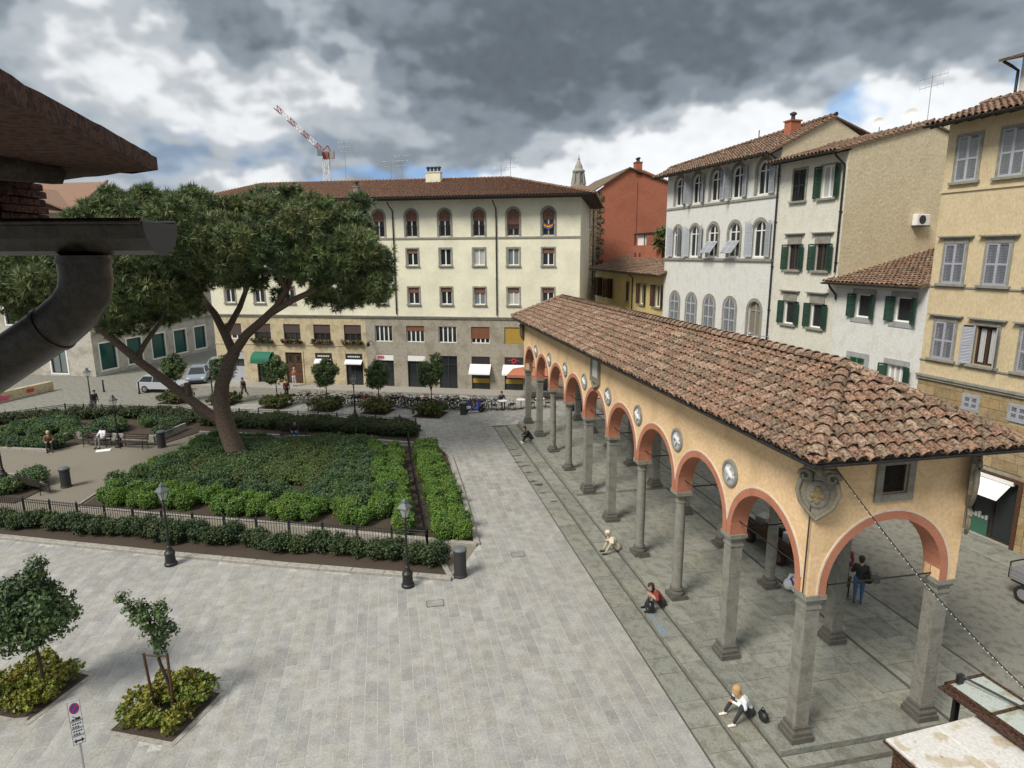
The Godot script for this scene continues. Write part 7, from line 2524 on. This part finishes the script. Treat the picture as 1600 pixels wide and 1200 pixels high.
func build_objects() -> void:
	var lg := mat("lamp glass", Color(0.7, 0.75, 0.75, 0.25), 0.1)
	lg.transparency = BaseMaterial3D.TRANSPARENCY_ALPHA
	fence("long iron picket fence between the front hedge and garden path", [Vector2(-39, -31.2), Vector2(-24.3, -28.3), Vector2(-15.5, -26.35), Vector2(-9.5, -25.25), Vector2(-3.5, -24.25)], 0.85)
	fence("iron fence crossing the main bed between two rows of green bushes", [Vector2(-3.5, -24.25), Vector2(-5.2, -32.0), Vector2(-6.7, -39.3)], 0.85)
	fence("tall iron fence standing in the far garden hedge", [Vector2(-6.6, -42.2), Vector2(-13.9, -44.2), Vector2(-20, -45.3), Vector2(-25, -46.2), Vector2(-34, -47.1), Vector2(-38, -43.5)], 0.85)
	var L := ["beside the litter bin at the near hedge end", "in the middle of the front kerb", "between the two garden benches", "next to the dark bench by the left bed", "behind the far hedge before the bicycles", "beside the walking dark coat", "behind the leaning pine limb near parked cars"]
	var i := 0
	for p in [Vector2(-3.87, -21.45), Vector2(-13.51, -23.2), Vector2(-25.1, -39.0), Vector2(-27.35, -32.5), Vector2(-11.5, -45.2), Vector2(-33.2, -48.9), Vector2(-24.87, -51.6)]:
		lamp_post("black lantern street lamp " + L[i], Vector3(p.x, 0.02, p.y))
		i += 1
	bin("black round litter bin at the near corner of the garden hedge", Vector3(-2.0, 0.012, -22.2), 1.12)
	bin("black round litter bin standing alone on the gravel path", Vector3(-23.6, 0.005, -31.9), 1.05)
	bin("dark litter bin at the end of the two garden benches", Vector3(-22.3, 0.005, -38.9), 1.05)
	bin("dark bin beside the scooter before the bicycle row", Vector3(-3.7, 0.012, -46.9), 0.95)
	bench("wooden garden bench under the person in white shirt", Vector3(-26.6, 0.005, -39.2), -0.1)
	bench("empty wooden garden bench beside the lamp and litter bin", Vector3(-24.0, 0.005, -38.75), -0.15)
	bench("dark wooden bench with its back to the left bed", Vector3(-24.7, 0.005, -31.2), 2.75)
	bench("wooden bench against the far hedge under the blue jeans", Vector3(-14.3, 0.045, -40.25), 0.1)
	for k in 62:
		var t := k / 61.0
		var p := Vector2(-17.3, -50.9).lerp(Vector2(-1.6, -48.1), t)
		if k < 18 and k % 2 == 1:
			continue
		bicycle(k, Vector3(p.x + rng.randfn(0, 0.05), 0.014, p.y + rng.randfn(0, 0.15)), -0.2 + [0.55, 0.75, 0.4, 2.5 + 0.9][rng.randi() % 4] + rng.randfn(0, 0.15))
	# motor scooter
	var s := thing("motor_scooter", "dark blue motor scooter with white panel at the end of the bicycles", "scooter", Vector3(-3.0, 0.014, -47.3), 0.3)
	var b := MB.new()
	b.tube([Vector3(-0.7, 0.55, 0), Vector3(-0.4, 0.7, 0), Vector3(0.0, 0.62, 0)], [0.14, 0.18, 0.1], 8)
	b.tube([Vector3(0.0, 0.3, 0), Vector3(0.35, 0.3, 0), Vector3(0.52, 0.75, 0), Vector3(0.48, 1.0, 0)], [0.14, 0.15, 0.14, 0.08], 8)
	part(s, "body", b, M["blue paint"])
	b = MB.new()
	b.ball(Vector3(-0.35, 0.82, 0), Vector3(0.35, 0.09, 0.15), 10, 5)
	part(s, "saddle", b, M["black paint"])
	b = MB.new()
	b.ball(Vector3(-0.45, 0.5, 0.12), Vector3(0.3, 0.14, 0.08), 8, 5)
	part(s, "panel", b, M["sign white"])
	b = MB.new()
	b.tube([Vector3(0.4, 1.06, -0.32), Vector3(0.5, 1.04, 0), Vector3(0.4, 1.06, 0.32)], [0.025], 5)
	part(s, "handlebar", b, M["black paint"])
	for x in [-0.6, 0.65]:
		b = MB.new()
		b.x = Transform3D(Basis(Vector3.RIGHT, PI / 2), Vector3(x, 0.24, 0))
		b.lathe([Vector2(0.1, -0.06), Vector2(0.24, -0.05), Vector2(0.24, 0.05), Vector2(0.1, 0.06)], 14)
		part(s, "wheel", b, M["rubber"])
	car("silver hatchback parked crosswise at the mouth of the side street", Vector3(-31.3, 0.012, -56.0), -0.12, Color(0.42, 0.45, 0.48))
	car("pale blue car parked behind the silver hatchback", Vector3(-30.2, -0.01, -60.2), -1.25, Color(0.24, 0.29, 0.36))
	car("grey car third in the line along the side street", Vector3(-30.6, -0.01, -65.0), -1.35, Color(0.28, 0.29, 0.3))
	car("black van farthest up the side street", Vector3(-31.2, -0.01, -70.5), -1.4, Color(0.02, 0.02, 0.022), 1)
	car("black car parked behind the far columns of the loggia", Vector3(5.3, -0.01, -49.5), 1.4, Color(0.015, 0.015, 0.016))
	# cafe
	var aw := thing("cafe_parasol", "rust coloured square cafe parasol beyond the far end of loggia", "parasol", Vector3(2.2, 0.0, -51.6), -0.17)
	b = MB.new()
	var cor := [Vector3(-2.4, 2.35, 1.5), Vector3(2.4, 2.35, 1.5), Vector3(2.4, 2.35, -1.5), Vector3(-2.4, 2.35, -1.5)]
	for k in 4:
		b.tri(cor[k], cor[(k + 1) % 4], Vector3(0, 3.0, 0))
		b.tri(cor[(k + 1) % 4] - Vector3(0, 0.02, 0), cor[k] - Vector3(0, 0.02, 0), Vector3(0, 2.96, 0))
		b.quad(cor[k] - Vector3(0, 0.22, 0), cor[(k + 1) % 4] - Vector3(0, 0.22, 0), cor[(k + 1) % 4], cor[k])
	part(aw, "canopy", b, M["rust cloth"])
	b = MB.new()
	b.tube([Vector3(0, 0, 0), Vector3(0, 2.98, 0)], [0.04], 8)
	part(aw, "pole", b, M["iron grey"])
	b = MB.new()
	b.box(Vector3(-0.35, 0, -0.35), Vector3(0.35, 0.08, 0.35))
	part(aw, "foot", b, M["iron grey"])
	i = 0
	for p in [Vector3(-0.75, 0.012, -48.2), Vector3(0.7, 0.012, -48.6), Vector3(2.2, 0.012, -48.9)]:
		var t := thing("cafe_table", ["white cafe table before the seated dark jacket", "white cafe table in the middle of the cafe row", "white cafe table nearest the far loggia columns"][i], "table", p, 0.2, "cafe tables")
		b = MB.new()
		b.lathe([Vector2(0.38, 0.72), Vector2(0.38, 0.75), Vector2(0, 0.75)], 14)
		part(t, "top", b, M["sign white"])
		b = MB.new()
		b.lathe([Vector2(0.22, 0), Vector2(0.22, 0.03), Vector2(0.03, 0.05), Vector2(0.03, 0.72)], 10)
		part(t, "leg", b, M["iron"])
		for q in [-0.65, 0.65]:
			var c := thing("cafe_chair", "dark wicker chair drawn up to a white cafe table", "chair", p + Vector3(q, 0, 0.1), PI / 2 * signf(-q), "cafe chairs")
			b = MB.new()
			b.box(Vector3(-0.22, 0.42, -0.22), Vector3(0.22, 0.46, 0.22))
			part(c, "seat", b, M["wood dark"])
			b = MB.new()
			b.box(Vector3(-0.22, 0.46, -0.23), Vector3(0.22, 0.85, -0.2))
			part(c, "backrest", b, M["wood dark"])
			for x in [-0.2, 0.2]:
				for z in [-0.2, 0.2]:
					b = MB.new()
					b.bar(Vector3(x, 0, z), Vector3(x, 0.43, z), 0.015)
					part(c, "leg", b, M["iron"])
		i += 1
	# bollards by the side street
	i = 0
	for p in [Vector2(-36.6, -55.8), Vector2(-32.9, -54.9), Vector2(-24.3, -52.2)]:
		var o := thing("bollard", "dark iron bollard " + ["near the painted barrier", "before the silver hatchback", "beside a square bush bed"][i], "bollard", Vector3(p.x, 0.012, p.y))
		b = MB.new()
		b.lathe([Vector2(0.1, 0), Vector2(0.1, 0.1), Vector2(0.07, 0.12), Vector2(0.06, 0.95)], 10)
		part(o, "shaft", b, M["iron"])
		b = MB.new()
		b.ball(Vector3(0, 1.0, 0), Vector3(0.085, 0.09, 0.085))
		part(o, "knob", b, M["iron"])
		i += 1
	# painted barrier at the left
	var h := thing("painted_barrier", "low cream site barrier painted with pink and red marks at the street corner", "barrier", Vector3(-41.8, 0, -56.6), 1.36)
	b = MB.new()
	b.bevel(Vector3(-7, 0, -0.2), Vector3(0, 0.85, 0.2), 0.04)
	part(h, "block", b, M["beige stone"])
	b = MB.new()
	b.box(Vector3(-2.6, 0.3, 0.2), Vector3(-1.9, 0.62, 0.206))
	b.x = Transform3D()
	part(h, "red_mark", b, M["red paint"])
	b = MB.new()
	b.poly(PackedVector2Array([Vector2(-5.5, 0.1), Vector2(-4.4, 0.1), Vector2(-4.0, 0.5), Vector2(-4.6, 0.45), Vector2(-5.0, 0.7)]), 0.2, 0.206)
	part(h, "pink_mark", b, M["pink paint"])
	# three-wheeled market cart behind the near columns
	var c := thing("market_cart", "brown wooden market cart loaded with boxes parked behind the loggia", "cart", Vector3(10.9, 0.005, -24.1), LOGGIA_TURN + PI / 2)
	b = MB.new()
	b.box(Vector3(-1.6, 0.45, -0.65), Vector3(1.6, 0.55, 0.65))
	part(c, "bed", b, M["wood dark"])
	for z in [-0.66, 0.63]:
		for k in 3:
			b = MB.new()
			b.box(Vector3(-1.6, 0.58 + k * 0.16, z), Vector3(1.6, 0.71 + k * 0.16, z + 0.03))
			part(c, "side_board", b, M["wood"])
	for x in [-1.05, 1.05]:
		for z in [-0.7, 0.7]:
			var w := part(c, "wheel", cache.wheel[0], M["rubber"], Vector3(x, 0.31, z))
			part(w, "rim", cache.wheel[1], M["roller rust"])
	for k in 5:
		var bx := thing("goods_box", "%s goods box loaded on the brown market cart" % ["brown", "white", "dark", "red", "grey"][k], "box", c.transform * Vector3(-1.25 + k * 0.6, 0.555, 0.1 * (k % 2)), LOGGIA_TURN + PI / 2 + 0.1 * k)
		b = MB.new()
		b.bevel(Vector3(-0.25, 0, -0.3), Vector3(0.25, 0.42 + 0.1 * (k % 3), 0.3), 0.02)
		part(bx, "carton", b, [M["wood"], M["sign white"], M["sign dark"], M["roller rust"], M["blue grey trim"]][k])
		b = MB.new()
		b.box(Vector3(-0.03, 0.42 + 0.1 * (k % 3), -0.3), Vector3(0.03, 0.425 + 0.1 * (k % 3), 0.3))
		part(bx, "tape", b, M["beige stone"])
	var tb := thing("wooden_stall_table", "small brown stall table in front of the blue jeans", "table", Vector3(11.35, 0.02, -20.6), 0.5)
	b = MB.new()
	b.box(Vector3(-0.45, 0.72, -0.35), Vector3(0.45, 0.78, 0.35))
	b.box(Vector3(-0.43, 0.42, -0.33), Vector3(0.43, 0.72, 0.33))
	part(tb, "top", b, M["wood"])
	for x in [-0.4, 0.4]:
		for z in [-0.3, 0.3]:
			b = MB.new()
			b.bar(Vector3(x, 0, z), Vector3(x, 0.43, z), 0.03)
			part(tb, "leg", b, M["wood dark"])
	# striped bag behind a pier
	var sb := thing("striped_bag", "white bag with blue stripe standing behind the near round column", "bag", Vector3(9.75, 0.32, -20.5), 0.5)
	b = MB.new()
	b.ball(Vector3(0, 0.24, 0), Vector3(0.27, 0.24, 0.2), 10, 7)
	b.tube([Vector3(-0.2, 0.38, 0), Vector3(-0.05, 0.6, 0.03), Vector3(0.12, 0.52, 0), Vector3(0.2, 0.36, 0)], [0.03, 0.06, 0.05, 0.03], 6)
	part(sb, "body", b, M["white cloth"])
	b = MB.new()
	b.ball(Vector3(-0.05, 0.24, 0), Vector3(0.13, 0.244, 0.206), 10, 7)
	part(sb, "stripe", b, M["blue paint"])
	# pickup truck cut by the frame
	var tr := thing("pickup_truck", "small pickup truck with silver load bed parked across the street", "truck", Vector3(18.6, 0.0, -19.6), deg_to_rad(-73.5))
	b = MB.new()
	b.box(Vector3(-1.2, 0.62, -0.75), Vector3(1.2, 0.7, 0.75))
	part(tr, "chassis", b, M["black paint"])
	for a in [[Vector3(-1.25, 0.7, 0.72), Vector3(1.2, 1.12, 0.77)], [Vector3(-1.25, 0.7, -0.77), Vector3(1.2, 1.12, -0.72)], [Vector3(-1.27, 0.7, -0.77), Vector3(-1.22, 1.12, 0.77)]]:
		b = MB.new()
		b.box(a[0], a[1])
		for k in 3:
			if a[1].z - a[0].z < 0.2:
				b.box(Vector3(a[0].x, 0.78 + k * 0.12, a[0].z - 0.01), Vector3(a[1].x, 0.83 + k * 0.12, a[1].z + 0.01))
		part(tr, "side_panel", b, M["steel"])
	b = MB.new()
	b.box(Vector3(-1.2, 0.7, -0.72), Vector3(1.2, 0.73, 0.72))
	part(tr, "load_floor", b, M["blue grey trim"])
	b = MB.new()
	b.tube([Vector3(-1.3, 0.7, -0.74), Vector3(-1.3, 1.28, -0.74), Vector3(-1.3, 1.28, 0.74), Vector3(-1.3, 0.7, 0.74)], [0.03], 6)
	part(tr, "hoop", b, M["black paint"])
	b = MB.new()
	b.bevel(Vector3(1.25, 0.35, -0.8), Vector3(2.8, 1.75, 0.8), 0.2)
	part(tr, "cab", b, M["steel"])
	b = MB.new()
	b.box(Vector3(1.6, 1.1, -0.81), Vector3(2.4, 1.5, 0.81))
	part(tr, "cab_window", b, M["pane"])
	for x in [-0.75, 1.9]:
		for z in [-0.68, 0.68]:
			var w := part(tr, "wheel", cache.wheel[0], M["rubber"], Vector3(x, 0.31, z))
			part(w, "rim", cache.wheel[1], M["steel"])
	build_kiosk()
	build_sign()
	build_near_eave()

func build_kiosk() -> void:
	var o := thing("market_kiosk", "market kiosk with stained white roof, rusty skylight and brown slatted sides", "kiosk", Vector3(7.43, 0, -10.92), 0.273)
	var b := MB.new()
	b.box(Vector3(0.12, 0.0, 0.1), Vector3(4.6, 2.42, 3.2))
	part(o, "core", b, M["wood dark"])
	for k in 24:
		b = MB.new()
		b.box(Vector3(0.08, 0.06 + k * 0.1, 0.06), Vector3(0.12, 0.14 + k * 0.1, 3.2))
		part(o, "side_slat", b, M["wood"])
	for k in 24:
		b = MB.new()
		b.box(Vector3(0.12, 0.06 + k * 0.1, 0.06), Vector3(4.6, 0.14 + k * 0.1, 0.1))
		part(o, "rear_slat", b, M["wood"])
	for k in 3:
		b = MB.new()
		b.bevel(Vector3(-0.02 + k * 1.25, 2.44, -0.05), Vector3(1.22 + k * 1.25, 2.52, 3.3), 0.02)
		part(o, "roof_panel", b, M["kiosk roof"])
	b = MB.new()
	b.box(Vector3(-0.05, 2.40, -0.08), Vector3(4.7, 2.455, 3.34))
	part(o, "roof_edge", b, M["rust iron"])
	# raised skylight with two panes
	var s := hold(o, "skylight", Vector3(2.3, 2.56, -0.8))
	b = MB.new()
	for z in [0.0, 1.0, 2.0]:
		b.box(Vector3(0, 0.10, z), Vector3(1.1, 0.20, z + 0.06))
	for x in [0.0, 1.04]:
		b.box(Vector3(x, 0.10, 0), Vector3(x + 0.06, 0.20, 2.06))
	b.box(Vector3(-0.16, 0.08, 0.0), Vector3(0.0, 0.13, 2.1))
	for z in [0.1, 1.9]:
		for x in [0.05, 1.0]:
			b.box(Vector3(x, -0.14, z + 0.85 if z < 1 else z), Vector3(x + 0.05, 0.1, (z + 0.85 if z < 1 else z) + 0.05))
	part(s, "frame", b, M["rust iron"])
	for z in [0.06, 1.06]:
		b = MB.new()
		b.box(Vector3(0.06, 0.155, z), Vector3(1.04, 0.17, z + 0.94))
		part(s, "pane", b, M["milky glass"])
	# black mast and arm beside it
	var m := thing("sign_gallows", "black metal post with slanting arm beside the kiosk roof", "post", Vector3(9.75, 0.0, -12.3), 0.273)
	b = MB.new()
	b.box(Vector3(-0.07, 0, -0.04), Vector3(0.07, 2.95, 0.04))
	part(m, "post", b, M["iron"])
	b = MB.new()
	b.tube([Vector3(0, 2.92, 0), Vector3(0.25, 2.86, 0.6), Vector3(0.75, 2.74, 1.9)], [0.03], 4)
	part(m, "arm", b, M["iron"])
	# second white roof beyond
	var w := thing("market_awning", "plain white market stall roof next to the rusty skylight", "stall", Vector3(10.6, 0, -12.1), 0.273)
	b = MB.new()
	b.bevel(Vector3(0, 2.3, 0), Vector3(3, 2.42, 2.4), 0.03)
	part(w, "roof", b, M["kiosk roof"])
	for x in [0.08, 2.9]:
		for z in [0.08, 2.3]:
			b = MB.new()
			b.bar(Vector3(x, 0, z), Vector3(x, 2.31, z), 0.03)
			part(w, "post", b, M["steel"])
	# string of lights from the loggia to the mast
	var L := Transform3D(Basis(Vector3.UP, LOGGIA_TURN), LOGGIA_AT)
	var a := L * Vector3(0.0, 7.45, 0.34)
	var e := Vector3(10.32, 3.3, -10.9)
	var g := thing("light_string", "dark cable with small bulbs slanting down from the loggia corner", "cable", a)
	b = MB.new()
	var pts := []
	for k in 25:
		var t := k / 24.0
		pts.append((e - a) * t - Vector3(0, 0.25 * sin(PI * t), 0))
	b.tube(pts, [0.014], 5)
	part(g, "cable", b, M["iron"])
	for k in range(2, 48):
		var t := k / 48.0
		b = MB.new()
		b.ball((e - a) * t - Vector3(0, 0.25 * sin(PI * t) + 0.02, 0), Vector3(0.014, 0.02, 0.014), 6, 4)
		part(g, "bulb", b, M["sign white"])
	var mast := thing("cable_mast", "thin grey mast at the kiosk front carrying the bulb cable", "mast", Vector3(10.32, 0, -10.9))
	b = MB.new()
	b.tube([Vector3(0, 0, 0), Vector3(0, 3.35, 0)], [0.035], 7)
	part(mast, "tube", b, M["steel"])
	b = MB.new()
	b.ball(Vector3(0, 3.37, 0), Vector3(0.05, 0.05, 0.05))
	part(mast, "cap", b, M["steel"])

func build_sign() -> void:
	var top := gp(114, 1095, 2.5)
	var o := thing("parking_sign", "no parking sign with three small plates on a grey pole", "sign", Vector3(top.x, 0.012, top.z), 0.62)
	o.scale = Vector3(0.68, 1.0, 0.68)
	var b := MB.new()
	b.tube([Vector3(0, 0, 0), Vector3(0, 2.45, 0)], [0.03], 8)
	part(o, "pole", b, M["steel"])
	var y := 2.5
	var k := 0
	for h in [0.5, 0.18, 0.18, 0.22]:
		b = MB.new()
		b.box(Vector3(-0.17, y - h + 0.012, 0.035), Vector3(0.17, y, 0.05))
		var p := part(o, "plate", b, M["sign white"])
		b = MB.new()
		ring(b, PackedVector2Array([Vector2(-0.16, y - h + 0.022), Vector2(0.16, y - h + 0.022), Vector2(0.16, y - 0.01), Vector2(-0.16, y - 0.01)]), PackedVector2Array([Vector2(-0.17, y - h + 0.012), Vector2(0.17, y - h + 0.012), Vector2(0.17, y), Vector2(-0.17, y)]), 0.05, 0.053)
		part(p, "border", b, M["black paint"])
		if k == 0:
			b = MB.new()
			b.x = Transform3D(Basis(Vector3.RIGHT, PI / 2), Vector3(0, y - 0.18, 0.05))
			b.lathe([Vector2(0.135, 0), Vector2(0.135, 0.004), Vector2(0, 0.004)], 24)
			part(p, "blue_disc", b, M["blue paint"])
			b = MB.new()
			b.x = Transform3D(Basis(Vector3.RIGHT, PI / 2), Vector3(0, y - 0.18, 0.054))
			b.lathe([Vector2(0.135, 0.0), Vector2(0.135, 0.003), Vector2(0.105, 0.003), Vector2(0.105, 0.0)], 24)
			b.x = Transform3D(Basis(Vector3.BACK, PI / 4), Vector3(0, y - 0.18, 0.054))
			b.box(Vector3(-0.11, -0.014, 0), Vector3(0.11, 0.014, 0.0025))
			part(p, "red_ring_and_bar", b, M["red paint"])
			b = MB.new()
			b.box(Vector3(-0.02, y - 0.47, 0.05), Vector3(0.12, y - 0.41, 0.053))
			b.poly(PackedVector2Array([Vector2(-0.12, y - 0.47), Vector2(-0.03, y - 0.47), Vector2(-0.04, y - 0.43), Vector2(-0.1, y - 0.43)]), 0.05, 0.053)
			b.bar(Vector3(0.0, y - 0.41, 0.052), Vector3(-0.09, y - 0.36, 0.052), 0.008)
			part(p, "tow_truck_symbol", b, M["black paint"])
		elif k < 3:
			b = MB.new()
			for j in 2:
				for q in 4 - j:
					b.box(Vector3(-0.12 + q * 0.065, y - 0.08 - j * 0.07, 0.05), Vector3(-0.075 + q * 0.065, y - 0.045 - j * 0.07, 0.053))
			part(p, "small_lettering", b, M["black paint"])
		else:
			b = MB.new()
			b.poly(PackedVector2Array([Vector2(-0.14, y - 0.12), Vector2(-0.07, y - 0.18), Vector2(-0.07, y - 0.14), Vector2(0.07, y - 0.14), Vector2(0.07, y - 0.18), Vector2(0.14, y - 0.12), Vector2(0.07, y - 0.06), Vector2(0.07, y - 0.1), Vector2(-0.07, y - 0.1), Vector2(-0.07, y - 0.06)]), 0.05, 0.053)
			part(p, "double_arrow", b, M["black paint"])
		y -= h
		k += 1

# the eave, gutter and pipe of the house the picture is taken from
func build_near_eave() -> void:
	var o := thing("roof_eave", "dark weathered terracotta roof eave jutting in beside the window", "eave", Vector3(-1.2, 12.27, -2.2))
	var A := Vector2(-0.62, -0.25); var B := Vector2(-1.165, -2.2); var C := Vector2(-1.75, -2.48); var D := Vector2(-3.2, -3.1); var E := Vector2(-3.2, -0.25)
	var at := Vector2(-1.2, -2.2)
	var rim := []
	for seg in [[A, B, 34], [B, C, 10], [C, D, 14]]:
		for k in seg[2]:
			var p: Vector2 = seg[0].lerp(seg[1], float(k) / seg[2])
			var n: Vector2 = (seg[1] - seg[0]).orthogonal().normalized()
			rim.append(p + n * rng.randfn(0, 0.0018) - at)
	rim.append(D - at); rim.append(E - at)
	var b := MB.new()
	var poly := PackedVector2Array(rim)
	var rise := func(p: Vector2) -> float: return 0.045 + rng.randfn(0, 0.001)
	var tops := []; var lows := []
	for p in rim:
		tops.append(Vector3(p.x, rise.call(p), p.y)); lows.append(Vector3(p.x * 1.0, rng.randfn(0, 0.002), p.y))
	var t := Geometry2D.triangulate_polygon(poly)
	for i in range(0, t.size(), 3):
		b.tri(lows[t[i]], lows[t[i + 1]], lows[t[i + 2]])
		b.tri(tops[t[i]] + Vector3(0, 0.0, 0), tops[t[i + 2]], tops[t[i + 1]])
	for i in rim.size():
		var m := (i + 1) % rim.size()
		b.quad(lows[i], lows[m], tops[m], tops[i])
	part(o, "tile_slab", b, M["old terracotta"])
	for r in [[Vector3(-0.35, -0.02, 0.95), Vector3(-0.22, -0.02, 0.12), 0.06], [Vector3(-0.9, -0.03, 0.95), Vector3(-0.62, -0.03, -0.18), 0.06]]:
		b = MB.new()
		b.tube([r[0], r[0].lerp(r[1], 0.5) + Vector3(0.01, 0, 0), r[1]], [r[2], r[2] * 0.9, r[2] * 0.6], 6)
		part(o, "rafter", b, M["wood dark"])
	for j in 6:
		for k in 5:
			b = MB.new()
			var x1 := -0.60 + (rng.randfn(0, 0.008) if k == 0 else 0.0) - k * 0.25 + (j % 2) * (0.09 if k > 0 else 0.0)
			b.bevel(Vector3(-0.846 - k * 0.25 + ((j % 2) * 0.09), -0.172 + j * 0.029, -0.36 + rng.randf() * 0.01), Vector3(x1, -0.146 + j * 0.029, -0.12), 0.004)
			part(o, "brick", b, M["old terracotta"])
	var g := thing("rain_gutter", "dark half round rain gutter with downpipe below the near eave", "gutter", Vector3(-1.45, 12.0, -2.2))
	b = MB.new()
	half_gutter(b, [Vector3(-1.8, 0.105, 0), Vector3(0.27, 0.105, 0)], 0.105)
	part(g, "channel", b, M["copper pipe"])
	b = MB.new()
	var cap := PackedVector2Array()
	for k in 13:
		cap.append(Vector2(-cos(PI * k / 12) * 0.107, -sin(PI * k / 12) * 0.107))
	b.x = Transform3D(Basis(Vector3.UP, PI / 2), Vector3(0.27, 0.105, 0))
	b.poly(cap, -0.002, 0.004)
	part(g, "end_cap", b, M["iron grey"])
	b = MB.new()
	b.tube([Vector3(0.0, 0.0, 0), Vector3(0.0, -0.03, 0), Vector3(0.0, -0.075, 0), Vector3(-0.012, -0.125, 0), Vector3(-0.05, -0.18, 0), Vector3(-0.12, -0.235, 0), Vector3(-0.24, -0.31, 0), Vector3(-0.6, -0.53, 0), Vector3(-1.3, -0.95, 0.0)], [0.08], 20)
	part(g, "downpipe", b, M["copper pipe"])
	for q in [[Vector3(0, -0.012, 0), Vector3(0, -0.028, 0)], [Vector3(-0.135, -0.245, 0), Vector3(-0.147, -0.2525, 0)]]:
		b = MB.new()
		b.tube([q[0], q[1]], [0.085], 20)
		part(g, "joint_ring", b, M["copper pipe"])

# ---------------------------------------------------------------- the scene
func _ready() -> void:
	rng.seed = 20240
	var cam := Camera3D.new()
	cam.name = "camera"
	cam.fov = rad_to_deg(2.0 * atan(600.0 / FOCAL))
	cam.near = 0.05; cam.far = 2000.0
	add_child(cam)
	cam.transform = Transform3D(Basis(Vector3.RIGHT, -PITCH) * Basis(Vector3.BACK, ROLL), EYE)
	var env := Environment.new()
	env.background_mode = Environment.BG_SKY
	var sky := Sky.new()
	var pano := PanoramaSkyMaterial.new()
	pano.panorama = make_sky()
	sky.sky_material = pano
	env.sky = sky
	env.tonemap_mode = Environment.TONE_MAPPER_LINEAR
	env.tonemap_exposure = 2.5
	env.sdfgi_enabled = true; env.ssao_enabled = true; env.ssil_enabled = true
	var we := WorldEnvironment.new()
	we.name = "world"
	we.environment = env
	add_child(we)
	var sun := DirectionalLight3D.new()
	sun.name = "sun"
	sun.light_energy = 0.5
	sun.light_angular_distance = 20.0
	sun.light_color = Color(1.0, 0.97, 0.92)
	sun.shadow_enabled = true
	add_child(sun)
	sun.look_at_from_position(Vector3(-47, 75, 46), Vector3.ZERO)
	make_materials()
	build_ground()
	build_loggia_floor()
	build_loggia()
	build_cream()
	build_row()
	build_far()
	build_pine()
	build_garden()
	build_trees()
	build_objects()
	build_people()
